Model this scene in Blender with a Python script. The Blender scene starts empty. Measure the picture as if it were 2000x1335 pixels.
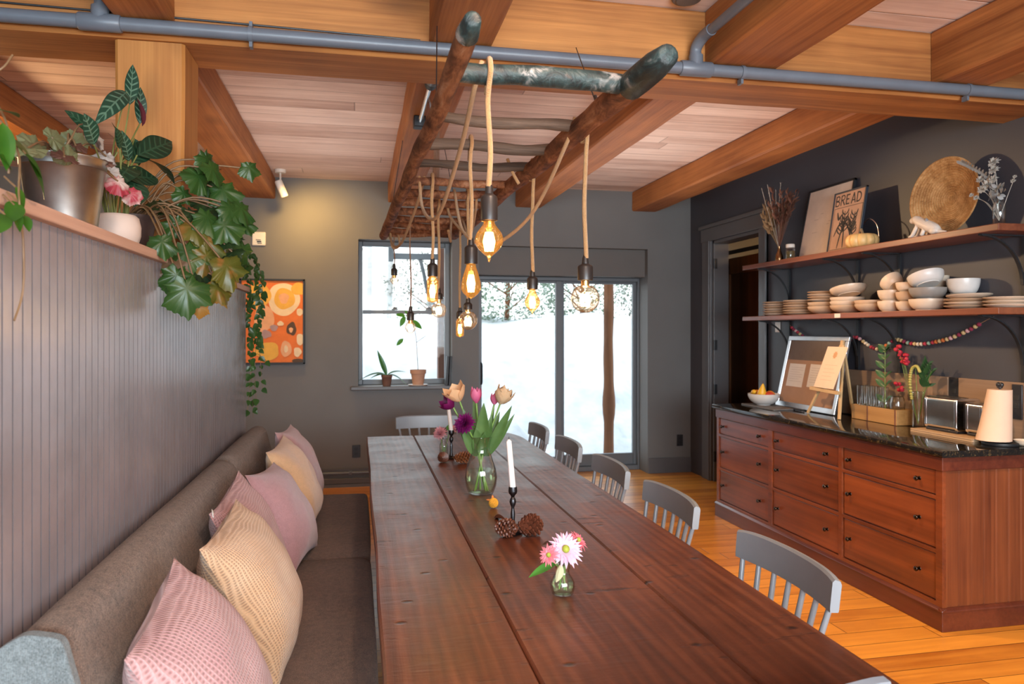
import bpy, math, random
from mathutils import Vector, Matrix, noise as mnoise
random.seed(7)
PI = math.pi
SC = bpy.context.scene
COL = SC.collection
R = random.uniform
V = Vector

# ------------------------------------------------------------------ mesh builder
class MB:
    def __init__(s):
        s.v = []; s.f = []; s.m = []; s.uv = {}; s.mi = 0
    def add(s, vs, fs):
        o = len(s.v)
        s.v += [tuple(p) for p in vs]
        for f in fs:
            s.f.append([i + o for i in f]); s.m.append(s.mi)
        return o
    def box(s, x0, x1, y0, y1, z0, z1):
        s.add([(x0,y0,z0),(x1,y0,z0),(x1,y1,z0),(x0,y1,z0),(x0,y0,z1),(x1,y0,z1),(x1,y1,z1),(x0,y1,z1)],
              [(0,3,2,1),(4,5,6,7),(0,1,5,4),(1,2,6,5),(2,3,7,6),(3,0,4,7)])
        return s
    def obox(s, M, hx, hy, hz):
        vs = [M @ V((a*hx,b*hy,c*hz)) for c in (-1,1) for a,b in ((-1,-1),(1,-1),(1,1),(-1,1))]
        s.add(vs, [(0,3,2,1),(4,5,6,7),(0,1,5,4),(1,2,6,5),(2,3,7,6),(3,0,4,7)])
        return s
    def grid(s, fn, nu, nv, closeu=False, flip=False):
        vs = []; fs = []
        for j in range(nv + 1):
            for i in range(nu + (0 if closeu else 1)):
                vs.append(fn(i / nu, j / nv))
        w = nu if closeu else nu + 1
        for j in range(nv):
            for i in range(nu):
                a = j*w + i; b = j*w + (i+1) % w; c = (j+1)*w + (i+1) % w; d = (j+1)*w + i
                fs.append((d,c,b,a) if flip else (a,b,c,d))
        return s.add(vs, fs)
    def tube(s, pts, r, n=10, cap=True):
        pts = [V(p) for p in pts]
        rs = r if isinstance(r, (list, tuple)) else [r]*len(pts)
        vs = []; fs = []
        t0 = (pts[1]-pts[0]).normalized()
        a = t0.orthogonal().normalized()
        for k, p in enumerate(pts):
            if k == 0: t = t0
            elif k == len(pts)-1: t = (pts[k]-pts[k-1]).normalized()
            else: t = (pts[k+1]-pts[k-1]).normalized()
            a = (a - t*a.dot(t))
            a = a.normalized() if a.length > 1e-6 else t.orthogonal().normalized()
            b = t.cross(a)
            for i in range(n):
                q = 2*PI*i/n
                vs.append(p + (a*math.cos(q) + b*math.sin(q))*rs[k])
        for k in range(len(pts)-1):
            for i in range(n):
                j = (i+1) % n
                fs.append((k*n+i, k*n+j, (k+1)*n+j, (k+1)*n+i))
        if cap:
            fs.append(tuple(range(n-1,-1,-1))); o = (len(pts)-1)*n
            fs.append(tuple(range(o, o+n)))
        s.add(vs, fs)
        return s
    def lathe(s, prof, c=(0,0,0), n=28, M=None):
        c = V(c); vs = []; fs = []
        for r_, z in prof:
            for i in range(n):
                q = 2*PI*i/n
                p = V((r_*math.cos(q), r_*math.sin(q), z))
                vs.append((M @ p if M else p) + c)
        for k in range(len(prof)-1):
            for i in range(n):
                j = (i+1) % n
                fs.append((k*n+i, k*n+j, (k+1)*n+j, (k+1)*n+i))
        if prof[0][0] > 1e-5: fs.append(tuple(range(n-1,-1,-1)))
        if prof[-1][0] > 1e-5:
            o = (len(prof)-1)*n; fs.append(tuple(range(o, o+n)))
        s.add(vs, fs)
        return s
    def ell(s, c, r, nu=16, nv=10, M=None):
        if not isinstance(r, (tuple, list)): r = (r, r, r)
        c = V(c)
        def fn(u, v):
            q = 2*PI*u; w = PI*v - PI/2
            p = V((r[0]*math.cos(w)*math.cos(q), r[1]*math.cos(w)*math.sin(q), r[2]*math.sin(w)))
            return (M @ p if M else p) + c
        s.grid(fn, nu, nv, closeu=True)
        return s
    def prism(s, poly, fn, d0, d1):
        """poly: 2d points; fn(a, b, d) -> 3d point; extruded d0..d1"""
        n = len(poly)
        vs = [fn(a, b, d0) for a, b in poly] + [fn(a, b, d1) for a, b in poly]
        fs = [tuple(range(n-1,-1,-1)), tuple(range(n, 2*n))]
        for i in range(n):
            j = (i+1) % n
            fs.append((i, j, n+j, n+i))
        s.add(vs, fs)
        return s
    def leaf(s, base, d, nrm, L, W, droop=.2, fold=.25, n=8, shape=.8, wav=0.0):
        """pointed leaf; luv attribute keeps (across, along)"""
        d = V(d).normalized(); nrm = V(nrm)
        nrm = (nrm - d*nrm.dot(d)).normalized(); sd = d.cross(nrm)
        base = V(base); o = len(s.v); vs = []; fs = []
        for k in range(n+1):
            t = k/n
            w = W*.5*max(.02, (math.sin(PI*t**shape))**.85)
            c = base + d*(L*t*(1-.25*abs(droop)*t)) - nrm*(droop*L*t*t)
            for q, a in enumerate((-1,-.5,0,.5,1)):
                vs.append(c + sd*(w*a) + nrm*(abs(a)*w*fold + wav*W*math.sin(t*9+a*2)*abs(a)))
                s.uv[o+len(vs)-1] = (a, t, 0)
        for k in range(n):
            for q in range(4):
                a = k*5+q
                fs.append((a, a+1, a+6, a+5))
        s.add(vs, fs)
        return s
    def lobed(s, c, nrm, up, rad, lobes=7, jag=.13, cup=.18, seed=0):
        """palmate begonia leaf lying in the plane of nrm, stem notch towards -up"""
        rnd = random.Random(seed)
        nrm = V(nrm).normalized(); up = V(up); up = (up - nrm*up.dot(nrm)).normalized(); sd = up.cross(nrm)
        c = V(c); N = 84; o = len(s.v); vs = [c - nrm*0.0]; s.uv[o] = (0,0,0)
        ph = rnd.random()*6
        rings = (.33,.66,.86,1)
        for r_ in rings:
            for i in range(N):
                q = 2*PI*i/N
                qq = q + .06*math.sin(2*q+ph)
                lob = 1.14 - 2.3*jag*abs(math.sin(lobes*qq/2))**.75*(1+.35*math.sin(3*q+ph)) - .085*abs(math.sin(lobes*2*qq))
                notch = 1 - .66*math.exp(-(((q-PI))/.26)**2)
                env = .80 + .26*math.cos(q) + .05*math.sin(q+ph)
                rr = rad*r_*(1 + (lob*notch*env-1)*r_**1.1)
                p = c + up*(rr*math.cos(q)) + sd*(rr*math.sin(q))
                p = p - nrm*(cup*rad*r_*r_*(.7+.5*math.cos(q))) + nrm*(.035*rad*r_*math.cos(lobes*q)) + nrm*(.09*rad*r_*r_*math.sin(2*q+ph)) + nrm*(.04*rad*r_*r_*math.sin(7*q+ph*2))
                s.uv[o+len(vs)] = (q, r_, 0)
                vs.append(p)
        fs = []
        for i in range(N):
            fs.append((0, 1+i, 1+(i+1) % N))
        for k in range(len(rings)-1):
            for i in range(N):
                j = (i+1) % N
                fs.append((1+k*N+i, 1+(k+1)*N+i, 1+(k+1)*N+j, 1+k*N+j))
        s.add(vs, fs)
        return s
    def build(s, name, mats, parent=None, smooth=35, bevel=0, seg=2, solid=0, subs=0, origin=None):
        me = bpy.data.meshes.new(name)
        if parent is not None:
            Mi = parent.matrix_basis.inverted() if parent.parent is None else (parent.parent.matrix_basis @ parent.matrix_basis).inverted()
        elif origin is not None:
            Mi = Matrix.Translation(-V(origin))
        else:
            xs = [p[0] for p in s.v]; ys = [p[1] for p in s.v]; zs = [p[2] for p in s.v]
            origin = V(((min(xs)+max(xs))/2, (min(ys)+max(ys))/2, min(zs)))
            Mi = Matrix.Translation(-origin)
        me.from_pydata([tuple(Mi @ V(p)) for p in s.v], [], s.f)
        if not isinstance(mats, (list, tuple)): mats = [mats]
        for m in mats: me.materials.append(m)
        me.polygons.foreach_set('material_index', s.m)
        if s.uv:
            at = me.attributes.new('luv', 'FLOAT_VECTOR', 'POINT')
            for i, u in s.uv.items(): at.data[i].vector = u
        me.update()
        if smooth:
            me.polygons.foreach_set('use_smooth', [True]*len(me.polygons))
            me.set_sharp_from_angle(angle=math.radians(smooth))
        o = bpy.data.objects.new(name, me); COL.objects.link(o)
        if parent is not None: o.parent = parent
        else: o.location = origin
        if bevel:
            b = o.modifiers.new('bevel', 'BEVEL'); b.width = bevel; b.segments = seg; b.limit_method = 'ANGLE'; b.angle_limit = math.radians(40)
        if solid:
            b = o.modifiers.new('solid', 'SOLIDIFY'); b.thickness = solid; b.offset = 0
        if subs:
            b = o.modifiers.new('sub', 'SUBSURF'); b.levels = subs; b.render_levels = subs
        return o

def tag(o, label=None, cat=None, group=None, kind=None):
    if label: o['label'] = label
    if cat: o['category'] = cat
    if group: o['group'] = group
    if kind: o['kind'] = kind
    return o
def thing(name, label, cat, loc=(0,0,0), rz=0, group=None, rot=None):
    o = bpy.data.objects.new(name, None); COL.objects.link(o)
    o.empty_display_size = .05
    M = Matrix.Translation(V(loc)) @ (rot if rot is not None else Matrix.Rotation(rz, 4, 'Z'))
    o.matrix_basis = M
    return tag(o, label, cat, group)
def place(o, loc, rz=0, rot=None):
    o.matrix_basis = Matrix.Translation(V(loc)) @ (rot if rot is not None else Matrix.Rotation(rz, 4, 'Z'))
    return o
def solo(mb, name, mat, label, cat, group=None, **k):
    return tag(mb.build(name, mat, **k), label, cat, group)
def struct(mb, name, mat, **k):
    return tag(mb.build(name, mat, **k), kind='structure')
def dup(o, parent=None):
    c = o.copy(); COL.objects.link(c)
    if parent is not None: c.parent = parent
    for ch in o.children: dup(ch, c)
    return c
def rotm(rx=0, ry=0, rz=0):
    return (Matrix.Rotation(rz,4,'Z') @ Matrix.Rotation(ry,4,'Y') @ Matrix.Rotation(rx,4,'X'))
def bez(p, n=12):
    """smooth curve through points (Catmull-Rom)"""
    p = [V(q) for q in p]; out = []
    for i in range(len(p)-1):
        a = p[max(i-1,0)]; b = p[i]; c = p[i+1]; d = p[min(i+2,len(p)-1)]
        for k in range(n):
            t = k/n
            out.append(.5*((2*b)+(c-a)*t+(2*a-5*b+4*c-d)*t*t+(3*b-a-3*c+d)*t**3))
    out.append(p[-1])
    return out

# ------------------------------------------------------------------ materials
class NT:
    def __init__(s, name):
        s.mat = bpy.data.materials.new(name); s.mat.use_nodes = True
        s.t = s.mat.node_tree; s.t.nodes.clear()
        s.out = s.n('ShaderNodeOutputMaterial')
    def n(s, typ, **k):
        nd = s.t.nodes.new(typ)
        for a, b in k.items(): setattr(nd, a, b)
        return nd
    def l(s, a, b): s.t.links.new(a, b)
    def coord(s, scale=(1,1,1), kind='Object', rnd=False):
        tc = s.n('ShaderNodeTexCoord'); mp = s.n('ShaderNodeMapping'); mp.inputs['Scale'].default_value = scale
        if rnd:
            oi = s.n('ShaderNodeObjectInfo'); ad = s.n('ShaderNodeVectorMath', operation='ADD'); mu = s.n('ShaderNodeMath', operation='MULTIPLY')
            mu.inputs[1].default_value = 7.3
            s.l(oi.outputs['Random'], mu.inputs[0]); s.l(tc.outputs[kind], ad.inputs[0]); s.l(mu.outputs[0], ad.inputs[1]); s.l(ad.outputs[0], mp.inputs['Vector'])
        else: s.l(tc.outputs[kind], mp.inputs['Vector'])
        return mp.outputs['Vector']
    def noise(s, vec, scale=1, detail=4, rough=.55, dist=0):
        nd = s.n('ShaderNodeTexNoise'); nd.inputs['Scale'].default_value = scale; nd.inputs['Detail'].default_value = detail
        nd.inputs['Roughness'].default_value = rough; nd.inputs['Distortion'].default_value = dist
        s.l(vec, nd.inputs['Vector']); return nd.outputs['Fac']
    def ramp(s, fac, stops):
        nd = s.n('ShaderNodeValToRGB'); e = nd.color_ramp.elements
        while len(e) < len(stops): e.new(.5)
        for i, (p, c) in enumerate(stops):
            e[i].position = p; e[i].color = (*c, 1) if len(c) == 3 else c
        s.l(fac, nd.inputs['Fac']); return nd.outputs['Color']
    def math(s, op, a, b=None, c=None):
        nd = s.n('ShaderNodeMath', operation=op)
        for i, x in enumerate((a, b, c)):
            if x is None: continue
            if isinstance(x, (int, float)): nd.inputs[i].default_value = x
            else: s.l(x, nd.inputs[i])
        return nd.outputs[0]
    def mix(s, fac, a, b, mode='MIX'):
        nd = s.n('ShaderNodeMix', data_type='RGBA', blend_type=mode)
        for i, x in ((0,fac),(6,a),(7,b)):
            if isinstance(x, (int, float)): nd.inputs[i].default_value = x
            elif isinstance(x, tuple): nd.inputs[i].default_value = (*x[:3], 1)
            else: s.l(x, nd.inputs[i])
        return nd.outputs[2]
    def bump(s, h, strength=.3, dist=.01, prev=None):
        nd = s.n('ShaderNodeBump'); nd.inputs['Strength'].default_value = strength; nd.inputs['Distance'].default_value = dist
        s.l(h, nd.inputs['Height'])
        if prev is not None: s.l(prev, nd.inputs['Normal'])
        return nd.outputs['Normal']
    def bsdf(s, color=None, rough=.5, metal=0, spec=.5, normal=None, **k):
        b = s.n('ShaderNodeBsdfPrincipled')
        if color is not None:
            if isinstance(color, tuple): b.inputs['Base Color'].default_value = (*color[:3], 1)
            else: s.l(color, b.inputs['Base Color'])
        if isinstance(rough, (int, float)): b.inputs['Roughness'].default_value = rough
        else: s.l(rough, b.inputs['Roughness'])
        b.inputs['Metallic'].default_value = metal; b.inputs['Specular IOR Level'].default_value = spec
        for kk, vv in k.items():
            inp = b.inputs[kk.replace('_', ' ')]
            if isinstance(vv, (int, float)): inp.default_value = vv
            elif isinstance(vv, tuple): inp.default_value = (*vv[:3], 1)
            else: s.l(vv, inp)
        if normal is not None: s.l(normal, b.inputs['Normal'])
        s.l(b.outputs[0], s.out.inputs['Surface'])
        s.b = b
        return s.mat

def paint(name, c, rough=.5, var=.12, scale=6, bump=.05, bscale=60, metal=0, spec=.5, **k):
    t = NT(name); v = t.coord(rnd=True)
    f = t.noise(v, scale, 4)
    col = t.ramp(f, [(.25, tuple(x*(1-var) for x in c)), (.75, tuple(min(1,x*(1+var)) for x in c))])
    nm = t.bump(t.noise(v, bscale, 3), bump, .004) if bump else None
    return t.bsdf(col, rough, metal, spec, nm, **k)

AX = {'x': (.05,1,1), 'y': (1,.05,1), 'z': (1,1,.05)}
def wood(name, dark, lite, axis='x', scale=14, rough=.5, bump=.15, knots=.0, coat=0, spec=.4, fine=.5):
    t = NT(name)
    a = AX[axis]
    v = t.coord(tuple(x*1.0 for x in a), rnd=True)
    g1 = t.noise(v, scale, 6, .62, .6)
    v2 = t.coord(tuple((.02 if x < 1 else 1) for x in a), rnd=True)
    g2 = t.noise(v2, scale*7, 3, .6)
    v3 = t.coord((1,1,1), rnd=True)
    g3 = t.noise(v3, 1.6, 3)
    f = t.math('ADD', t.math('MULTIPLY', g1, .62), t.math('MULTIPLY', g2, .38*fine*2))
    f = t.math('ADD', f, t.math('MULTIPLY', t.math('SUBTRACT', g3, .5), .5))
    mid = tuple((p+q)/2 for p, q in zip(dark, lite))
    col = t.ramp(f, [(.3, dark), (.52, mid), (.75, lite)])
    if knots:
        vo = t.n('ShaderNodeTexVoronoi', feature='F1'); vo.inputs['Scale'].default_value = 2.2
        vk = t.coord(tuple((.35 if x < 1 else 1) for x in a), rnd=True); t.l(vk, vo.inputs['Vector'])
        k = t.ramp(vo.outputs['Distance'], [(.05, (1,1,1)), (.13, (0,0,0))])
        col = t.mix(t.math('MULTIPLY', k, knots), col, tuple(x*.25 for x in dark))
    nm = t.bump(f, bump, .006)
    return t.bsdf(col, rough, 0, spec, nm, Coat_Weight=coat, Coat_Roughness=.2)

def planks(name, dark, lite, run='x', width=.14, length=2.4, rough=.45, bump=.12, groove=.012, gcol=.25, stain=.3, coat=0):
    """boards running along x or y, laid side by side on the other axis"""
    t = NT(name)
    tc = t.n('ShaderNodeTexCoord'); sp = t.n('ShaderNodeSeparateXYZ'); t.l(tc.outputs['Object'], sp.inputs[0])
    a, b = (sp.outputs[0], sp.outputs[1]) if run == 'x' else (sp.outputs[1], sp.outputs[0])
    q = t.math('DIVIDE', b, width); row = t.math('FLOOR', q); fr = t.math('FRACT', q)
    wn = t.n('ShaderNodeTexWhiteNoise', noise_dimensions='1D'); t.l(row, wn.inputs['W'])
    al = t.math('ADD', t.math('DIVIDE', a, length), t.math('MULTIPLY', wn.outputs['Value'], 7.0))
    brd = t.math('FLOOR', al); fa = t.math('FRACT', al)
    cb = t.n('ShaderNodeCombineXYZ'); t.l(row, cb.inputs[0]); t.l(brd, cb.inputs[1])
    w2 = t.n('ShaderNodeTexWhiteNoise', noise_dimensions='2D'); t.l(cb.outputs[0], w2.inputs['Vector'])
    ofs = t.n('ShaderNodeCombineXYZ'); t.l(t.math('MULTIPLY', w2.outputs['Value'], 31.0), ofs.inputs[2]); t.l(t.math('MULTIPLY', w2.outputs['Value'], 17.0), ofs.inputs[0])
    ad = t.n('ShaderNodeVectorMath', operation='ADD'); t.l(tc.outputs['Object'], ad.inputs[0]); t.l(ofs.outputs[0], ad.inputs[1])
    mp = t.n('ShaderNodeMapping'); mp.inputs['Scale'].default_value = (.07,1,1) if run == 'x' else (1,.07,1); t.l(ad.outputs[0], mp.inputs['Vector'])
    g = t.noise(mp.outputs[0], 16, 6, .65, .8)
    g2 = t.noise(ad.outputs[0], 2.5, 3)
    f = t.math('ADD', t.math('MULTIPLY', g, .8), t.math('MULTIPLY', t.math('SUBTRACT', w2.outputs['Value'], .35), stain))
    f = t.math('ADD', f, t.math('MULTIPLY', t.math('SUBTRACT', g2, .4), .3))
    mid = tuple((p+q_)/2 for p, q_ in zip(dark, lite))
    col = t.ramp(f, [(.22, dark), (.45, mid), (.72, lite)])
    e1 = t.math('MINIMUM', fr, t.math('SUBTRACT', 1.0, fr))
    e2 = t.math('MULTIPLY', t.math('MINIMUM', fa, t.math('SUBTRACT', 1.0, fa)), length/width)
    e = t.math('MINIMUM', e1, e2)
    gm = t.ramp(e, [(groove*.4, (0,0,0)), (groove*2.2, (1,1,1))])
    col = t.mix(gm, t.mix(gcol, (0,0,0), col), col)
    nm = t.bump(g, bump, .004); nm = t.bump(gm, .5, .006, nm)
    return t.bsdf(col, rough, 0, .45, nm, Coat_Weight=coat, Coat_Roughness=.25)

def metal(name, c, rough=.3, var=.1):
    t = NT(name); v = t.coord(rnd=True); f = t.noise(v, 9, 4)
    col = t.ramp(f, [(.3, tuple(x*(1-var) for x in c)), (.7, c)])
    rr = t.math('ADD', t.math('MULTIPLY', f, .15), rough-.07)
    return t.bsdf(col, rr, 1.0, .5)

def glass(name, c=(1,1,1), refl=.12, rough=.02, dens=1.0, glow=None, edge=None):
    """thin clear glass: mostly see-through with fresnel reflections"""
    t = NT(name)
    tr = t.n('ShaderNodeBsdfTransparent'); tr.inputs[0].default_value = (*c, 1)
    gl = t.n('ShaderNodeBsdfGlossy'); gl.inputs['Roughness'].default_value = rough; gl.inputs[0].default_value = (1,1,1,1)
    lw = t.n('ShaderNodeLayerWeight'); lw.inputs['Blend'].default_value = .35
    if edge: t.l(t.ramp(lw.outputs['Facing'], [(.35,c),(.93,edge)]), tr.inputs[0])
    nz = t.noise(t.coord(), 40, 1)
    f = t.math('ADD', t.math('MULTIPLY', lw.outputs['Facing'], refl*2.2*dens), t.math('MULTIPLY', nz, refl*.25))
    mx = t.n('ShaderNodeMixShader'); t.l(f, mx.inputs[0]); t.l(tr.outputs[0], mx.inputs[1]); t.l(gl.outputs[0], mx.inputs[2])
    o_ = mx.outputs[0]
    if glow:
        em = t.n('ShaderNodeEmission'); em.inputs[0].default_value = (*glow[0],1); em.inputs[1].default_value = glow[1]
        ad = t.n('ShaderNodeAddShader'); t.l(o_, ad.inputs[0]); t.l(em.outputs[0], ad.inputs[1]); o_ = ad.outputs[0]
    t.l(o_, t.out.inputs['Surface'])
    return t.mat

def fabric(name, c, scale=260, var=.35, bump=.4, rough=.9, sheen=.3):
    t = NT(name); v = t.coord(rnd=False)
    f = t.noise(v, scale, 2, .7); g = t.noise(v, scale*.18, 3); h = t.noise(v, 3, 2)
    w1 = t.n('ShaderNodeTexWave', bands_direction='X'); w1.inputs['Scale'].default_value = scale*.35; w1.inputs['Distortion'].default_value = 1.5; t.l(v, w1.inputs['Vector'])
    w2 = t.n('ShaderNodeTexWave', bands_direction='Y'); w2.inputs['Scale'].default_value = scale*.35; w2.inputs['Distortion'].default_value = 1.5; t.l(v, w2.inputs['Vector'])
    s = t.math('ADD', t.math('MULTIPLY', f, .6), t.math('MULTIPLY', g, .25)); s = t.math('ADD', s, t.math('MULTIPLY', h, .15))
    col = t.ramp(s, [(.3, tuple(x*(1-var) for x in c)), (.7, tuple(min(1,x*(1+var)) for x in c))])
    hh = t.math('ADD', t.math('MULTIPLY', f, .5), t.math('MULTIPLY', t.math('ADD', w1.outputs['Fac'], w2.outputs['Fac']), .3))
    return t.bsdf(col, rough, 0, .2, t.bump(hh, bump, .003), Sheen_Weight=sheen, Sheen_Roughness=.5)

def waffle(name, c, c2, k=95., rough=.9, ombre=None):
    """waffle-knit cloth: grid of little hollows in the pillow's own plane"""
    t = NT(name); tc = t.n('ShaderNodeTexCoord')
    nz = t.n('ShaderNodeTexNoise'); nz.inputs['Scale'].default_value = 5; t.l(tc.outputs['Object'], nz.inputs['Vector'])
    dv = t.n('ShaderNodeVectorMath', operation='SCALE'); t.l(nz.outputs['Color'], dv.inputs[0]); dv.inputs['Scale'].default_value = .03
    ad = t.n('ShaderNodeVectorMath', operation='ADD'); t.l(tc.outputs['Object'], ad.inputs[0]); t.l(dv.outputs[0], ad.inputs[1])
    sp = t.n('ShaderNodeSeparateXYZ'); t.l(ad.outputs[0], sp.inputs[0])
    sx = t.math('ABSOLUTE', t.math('SINE', t.math('MULTIPLY', sp.outputs[0], k*3.1416)))
    sy = t.math('ABSOLUTE', t.math('SINE', t.math('MULTIPLY', sp.outputs[1], k*3.1416)))
    h = t.math('MULTIPLY', sx, sy)
    f = t.noise(tc.outputs['Object'], 7, 3)
    base = t.ramp(f, [(.3, c), (.7, c2)])
    if ombre:
        z = t.ramp(t.math('ADD', t.math('MULTIPLY', sp.outputs[0], 2.0), t.math('ADD', sp.outputs[1], .5)), [(.2, ombre), (.75, (0,0,0))])
        base = t.mix(.35, base, ombre)
    dk = t.ramp(h, [(.45, (1,1,1)), (.95, (.58,.52,.52))])
    col = t.mix(1.0, base, dk, 'MULTIPLY')
    nm = t.bump(t.math('MULTIPLY', h, -1.0), .55, .005)
    return t.bsdf(col, rough, 0, .15, nm, Sheen_Weight=.3)

def barkmat(name):
    t = NT(name); v = t.coord((1,.22,1)); v1 = t.coord()
    a = t.noise(v, 30, 6, .68, .8); c = t.noise(v1, 7, 4, .6); f = t.math('ADD', t.math('MULTIPLY', a, .6), t.math('MULTIPLY', c, .4))
    col = t.ramp(f, [(.36,(.045,.018,.011)),(.47,(.15,.062,.032)),(.56,(.30,.135,.066)),(.68,(.46,.28,.18))])
    return t.bsdf(col, .75, 0, .25, t.bump(f, 1.0, .012))
def flakemat(name):
    t = NT(name); v = t.coord((1,.5,1)); f = t.noise(v, 24, 5, .65, .6); g = t.noise(t.coord(), 6, 4, .6)
    a = t.ramp(f, [(.42,(.012,.02,.021)),(.55,(.022,.045,.046)),(.62,(.05,.07,.068))])
    wm = t.math('MULTIPLY', t.ramp(f, [(.5,(0,0,0)),(.6,(1,1,1))]), t.ramp(g, [(.5,(0,0,0)),(.58,(1,1,1))]))
    bm = t.ramp(g, [(.30,(1,1,1)),(.37,(0,0,0))])
    col = t.mix(wm, t.mix(t.math('MULTIPLY', bm, .8), a, (.15,.06,.03)), (.30,.29,.28))
    return t.bsdf(col, .5, 0, .4, t.bump(f, .8, .008))
def emis(name, c, strength, base=(0,0,0)):
    t = NT(name); nz = t.noise(t.coord(), 30, 1)
    col = t.ramp(nz, [(.2, c), (.8, tuple(min(1,x*1.1) for x in c))])
    t.bsdf(base, .4, 0, .3, None, Emission_Strength=strength)
    t.l(col, t.b.inputs['Emission Color'])
    return t.mat

def leafmat(name, base, edge, vein=None, nv=9, back=None, rough=.38, lobed=False, blot=None, trans=.12):
    t = NT(name)
    at = t.n('ShaderNodeAttribute', attribute_name='luv'); sp = t.n('ShaderNodeSeparateXYZ'); t.l(at.outputs['Vector'], sp.inputs[0])
    f = t.noise(t.coord(rnd=True), 9, 3)
    col = t.ramp(f, [(.3, base), (.7, edge)])
    if blot: col = t.mix(t.ramp(t.noise(t.coord(rnd=True), 14, 3), [(.5, (0,0,0)), (.62, (1,1,1))]), col, blot)
    h = None
    if vein is not None:
        if lobed:
            w = t.math('ABSOLUTE', t.math('SINE', t.math('MULTIPLY', sp.outputs[0], nv/2)))
            k = t.math('MULTIPLY', t.ramp(w, [(.02, (1,1,1)), (.10, (0,0,0))]), t.ramp(sp.outputs[1], [(.0,(1,1,1)),(1.0,(.25,.25,.25))]))
        else:
            ab = t.math('ABSOLUTE', sp.outputs[0])
            w = t.math('SINE', t.math('MULTIPLY', t.math('SUBTRACT', sp.outputs[1], t.math('MULTIPLY', ab, .13)), nv*6.2832))
            k0 = t.ramp(w, [(.45, (0,0,0)), (.8, (1,1,1))])
            mid = t.ramp(ab, [(.04, (1,1,1)), (.1, (0,0,0))])
            ed = t.ramp(ab, [(.7, (1,1,1)), (.95, (0,0,0))])
            k = t.math('MAXIMUM', t.math('MULTIPLY', k0, ed), mid)
        col = t.mix(k, col, vein); h = k
    nm = t.bump(h if h is not None else f, .25, .003)
    m = t.bsdf(col, rough, 0, .4, nm)
    tl = t.n('ShaderNodeBsdfTranslucent'); t.l(col, tl.inputs[0])
    mx = t.n('ShaderNodeMixShader'); mx.inputs[0].default_value = trans
    t.l(t.b.outputs[0], mx.inputs[1]); t.l(tl.outputs[0], mx.inputs[2]); t.l(mx.outputs[0], t.out.inputs['Surface'])
    return m
# ------------------------------------------------------------------ palette
M = {}
M['beam_x'] = wood('beam_wood_x', (.20,.066,.016), (.57,.245,.068), 'x', 11, .62, .25, .5)
M['beam_y'] = wood('beam_wood_y', (.20,.062,.016), (.54,.215,.062), 'y', 11, .62, .25, .5)
M['beam_z'] = wood('beam_wood_z', (.34,.125,.028), (.58,.265,.07), 'z', 11, .6, .2, .5)
M['ceil'] = planks('whitewashed_boards', (.46,.30,.245), (.88,.73,.66), 'x', .185, 3.6, .6, .15, .012, .5, .35)
M['floor'] = planks('honey_floorboards', (.42,.13,.013), (.82,.34,.045), 'x', .135, 2.2, .33, .08, .014, .35, .35, coat=.25)
M['olive'] = paint('back_wall_paint', (.142,.141,.138), .6, .06, 2.5, .05, 90)
M['slate'] = paint('right_wall_paint', (.050,.050,.062), .5, .06, 2.5, .05, 90)
M['trim'] = paint('dark_grey_trim_paint', (.10,.10,.105), .4, .06, 4, .03, 60)
M['frame'] = paint('window_frame_paint', (.13,.145,.16), .4, .06, 4, .02, 60)
M['bead'] = paint('beadboard_paint', (.285,.25,.262), .26, .15, 5, .5, 9, spec=.75)
M['cap'] = wood('raw_pale_cap_wood', (.46,.27,.19), (.66,.43,.33), 'y', 14, .6, .1)
M['pipe'] = paint('grey_pipe_enamel', (.125,.145,.175), .4, .08, 12, .03, 40)
M['black'] = paint('matt_black_iron', (.012,.013,.016), .5, .15, 20, .05, 60)
M['chrome'] = metal('chrome', (.78,.78,.8), .12)
M['glass'] = glass('window_glass', (.97,.99,.98), .05)
M['clear'] = glass('clear_glass', (.97,.985,.98), .24, edge=(.45,.50,.48))
M['white_p'] = paint('white_plastic', (.75,.72,.66), .45, .04, 20, 0)
M['dark_p'] = paint('black_plastic', (.02,.02,.024), .35, .1, 20, 0)
M['bark'] = barkmat('barked_pole')
M['greenpaint'] = flakemat('flaking_green_paint')
M['flake'] = paint('grey_flaking_paint', (.17,.17,.165), .7, .8, 26, .9, 40)
M['greywood'] = wood('weathered_rung', (.022,.014,.010), (.19,.135,.10), 'x', 22, .8, .9)
M['rope'] = fabric('jute_rope', (.42,.235,.10), 420, .35, .8, .95)

# ------------------------------------------------------------------ room shell
YB, YB2, XR, XL, YF, ZC = 7.3, 7.68, 3.46, -4.2, -2.6, 2.96
struct(MB().box(XL-.1, XR+2.4, YF-.1, YB2, -.12, 0), 'floor', M['floor'], origin=(0,0,0), smooth=0)
struct(MB().box(XL-.1, XR+2.4, YF-.1, YB2, ZC, ZC+.1), 'ceiling', M['ceil'], origin=(0,0,0), smooth=0)
wb = MB()
wX0, wX1, wZ0, wZ1 = -.010, .905, .965, 2.392      # window opening
dX0, dX1, dZ1 = 1.175, 2.975, 2.36                 # glass door opening
wb.box(XL, wX0, YB, YB2, 0, ZC); wb.box(wX1, dX0, YB, YB2, 0, ZC); wb.box(dX1, XR+.16, YB, YB2, 0, ZC)
wb.box(wX0, wX1, YB, YB2, 0, wZ0); wb.box(wX0, wX1, YB, YB2, wZ1, ZC); wb.box(dX0, dX1, YB, YB2, dZ1, ZC)
struct(wb, 'wall_back', M['olive'], origin=(0,0,0), smooth=0)
wr = MB(); oY0, oY1, oZ = 5.90, 6.80, 2.40
wr.box(XR, XR+.16, YF, oY0, 0, ZC); wr.box(XR, XR+.16, oY1, YB, 0, ZC); wr.box(XR, XR+.16, oY0, oY1, oZ, ZC)
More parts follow.
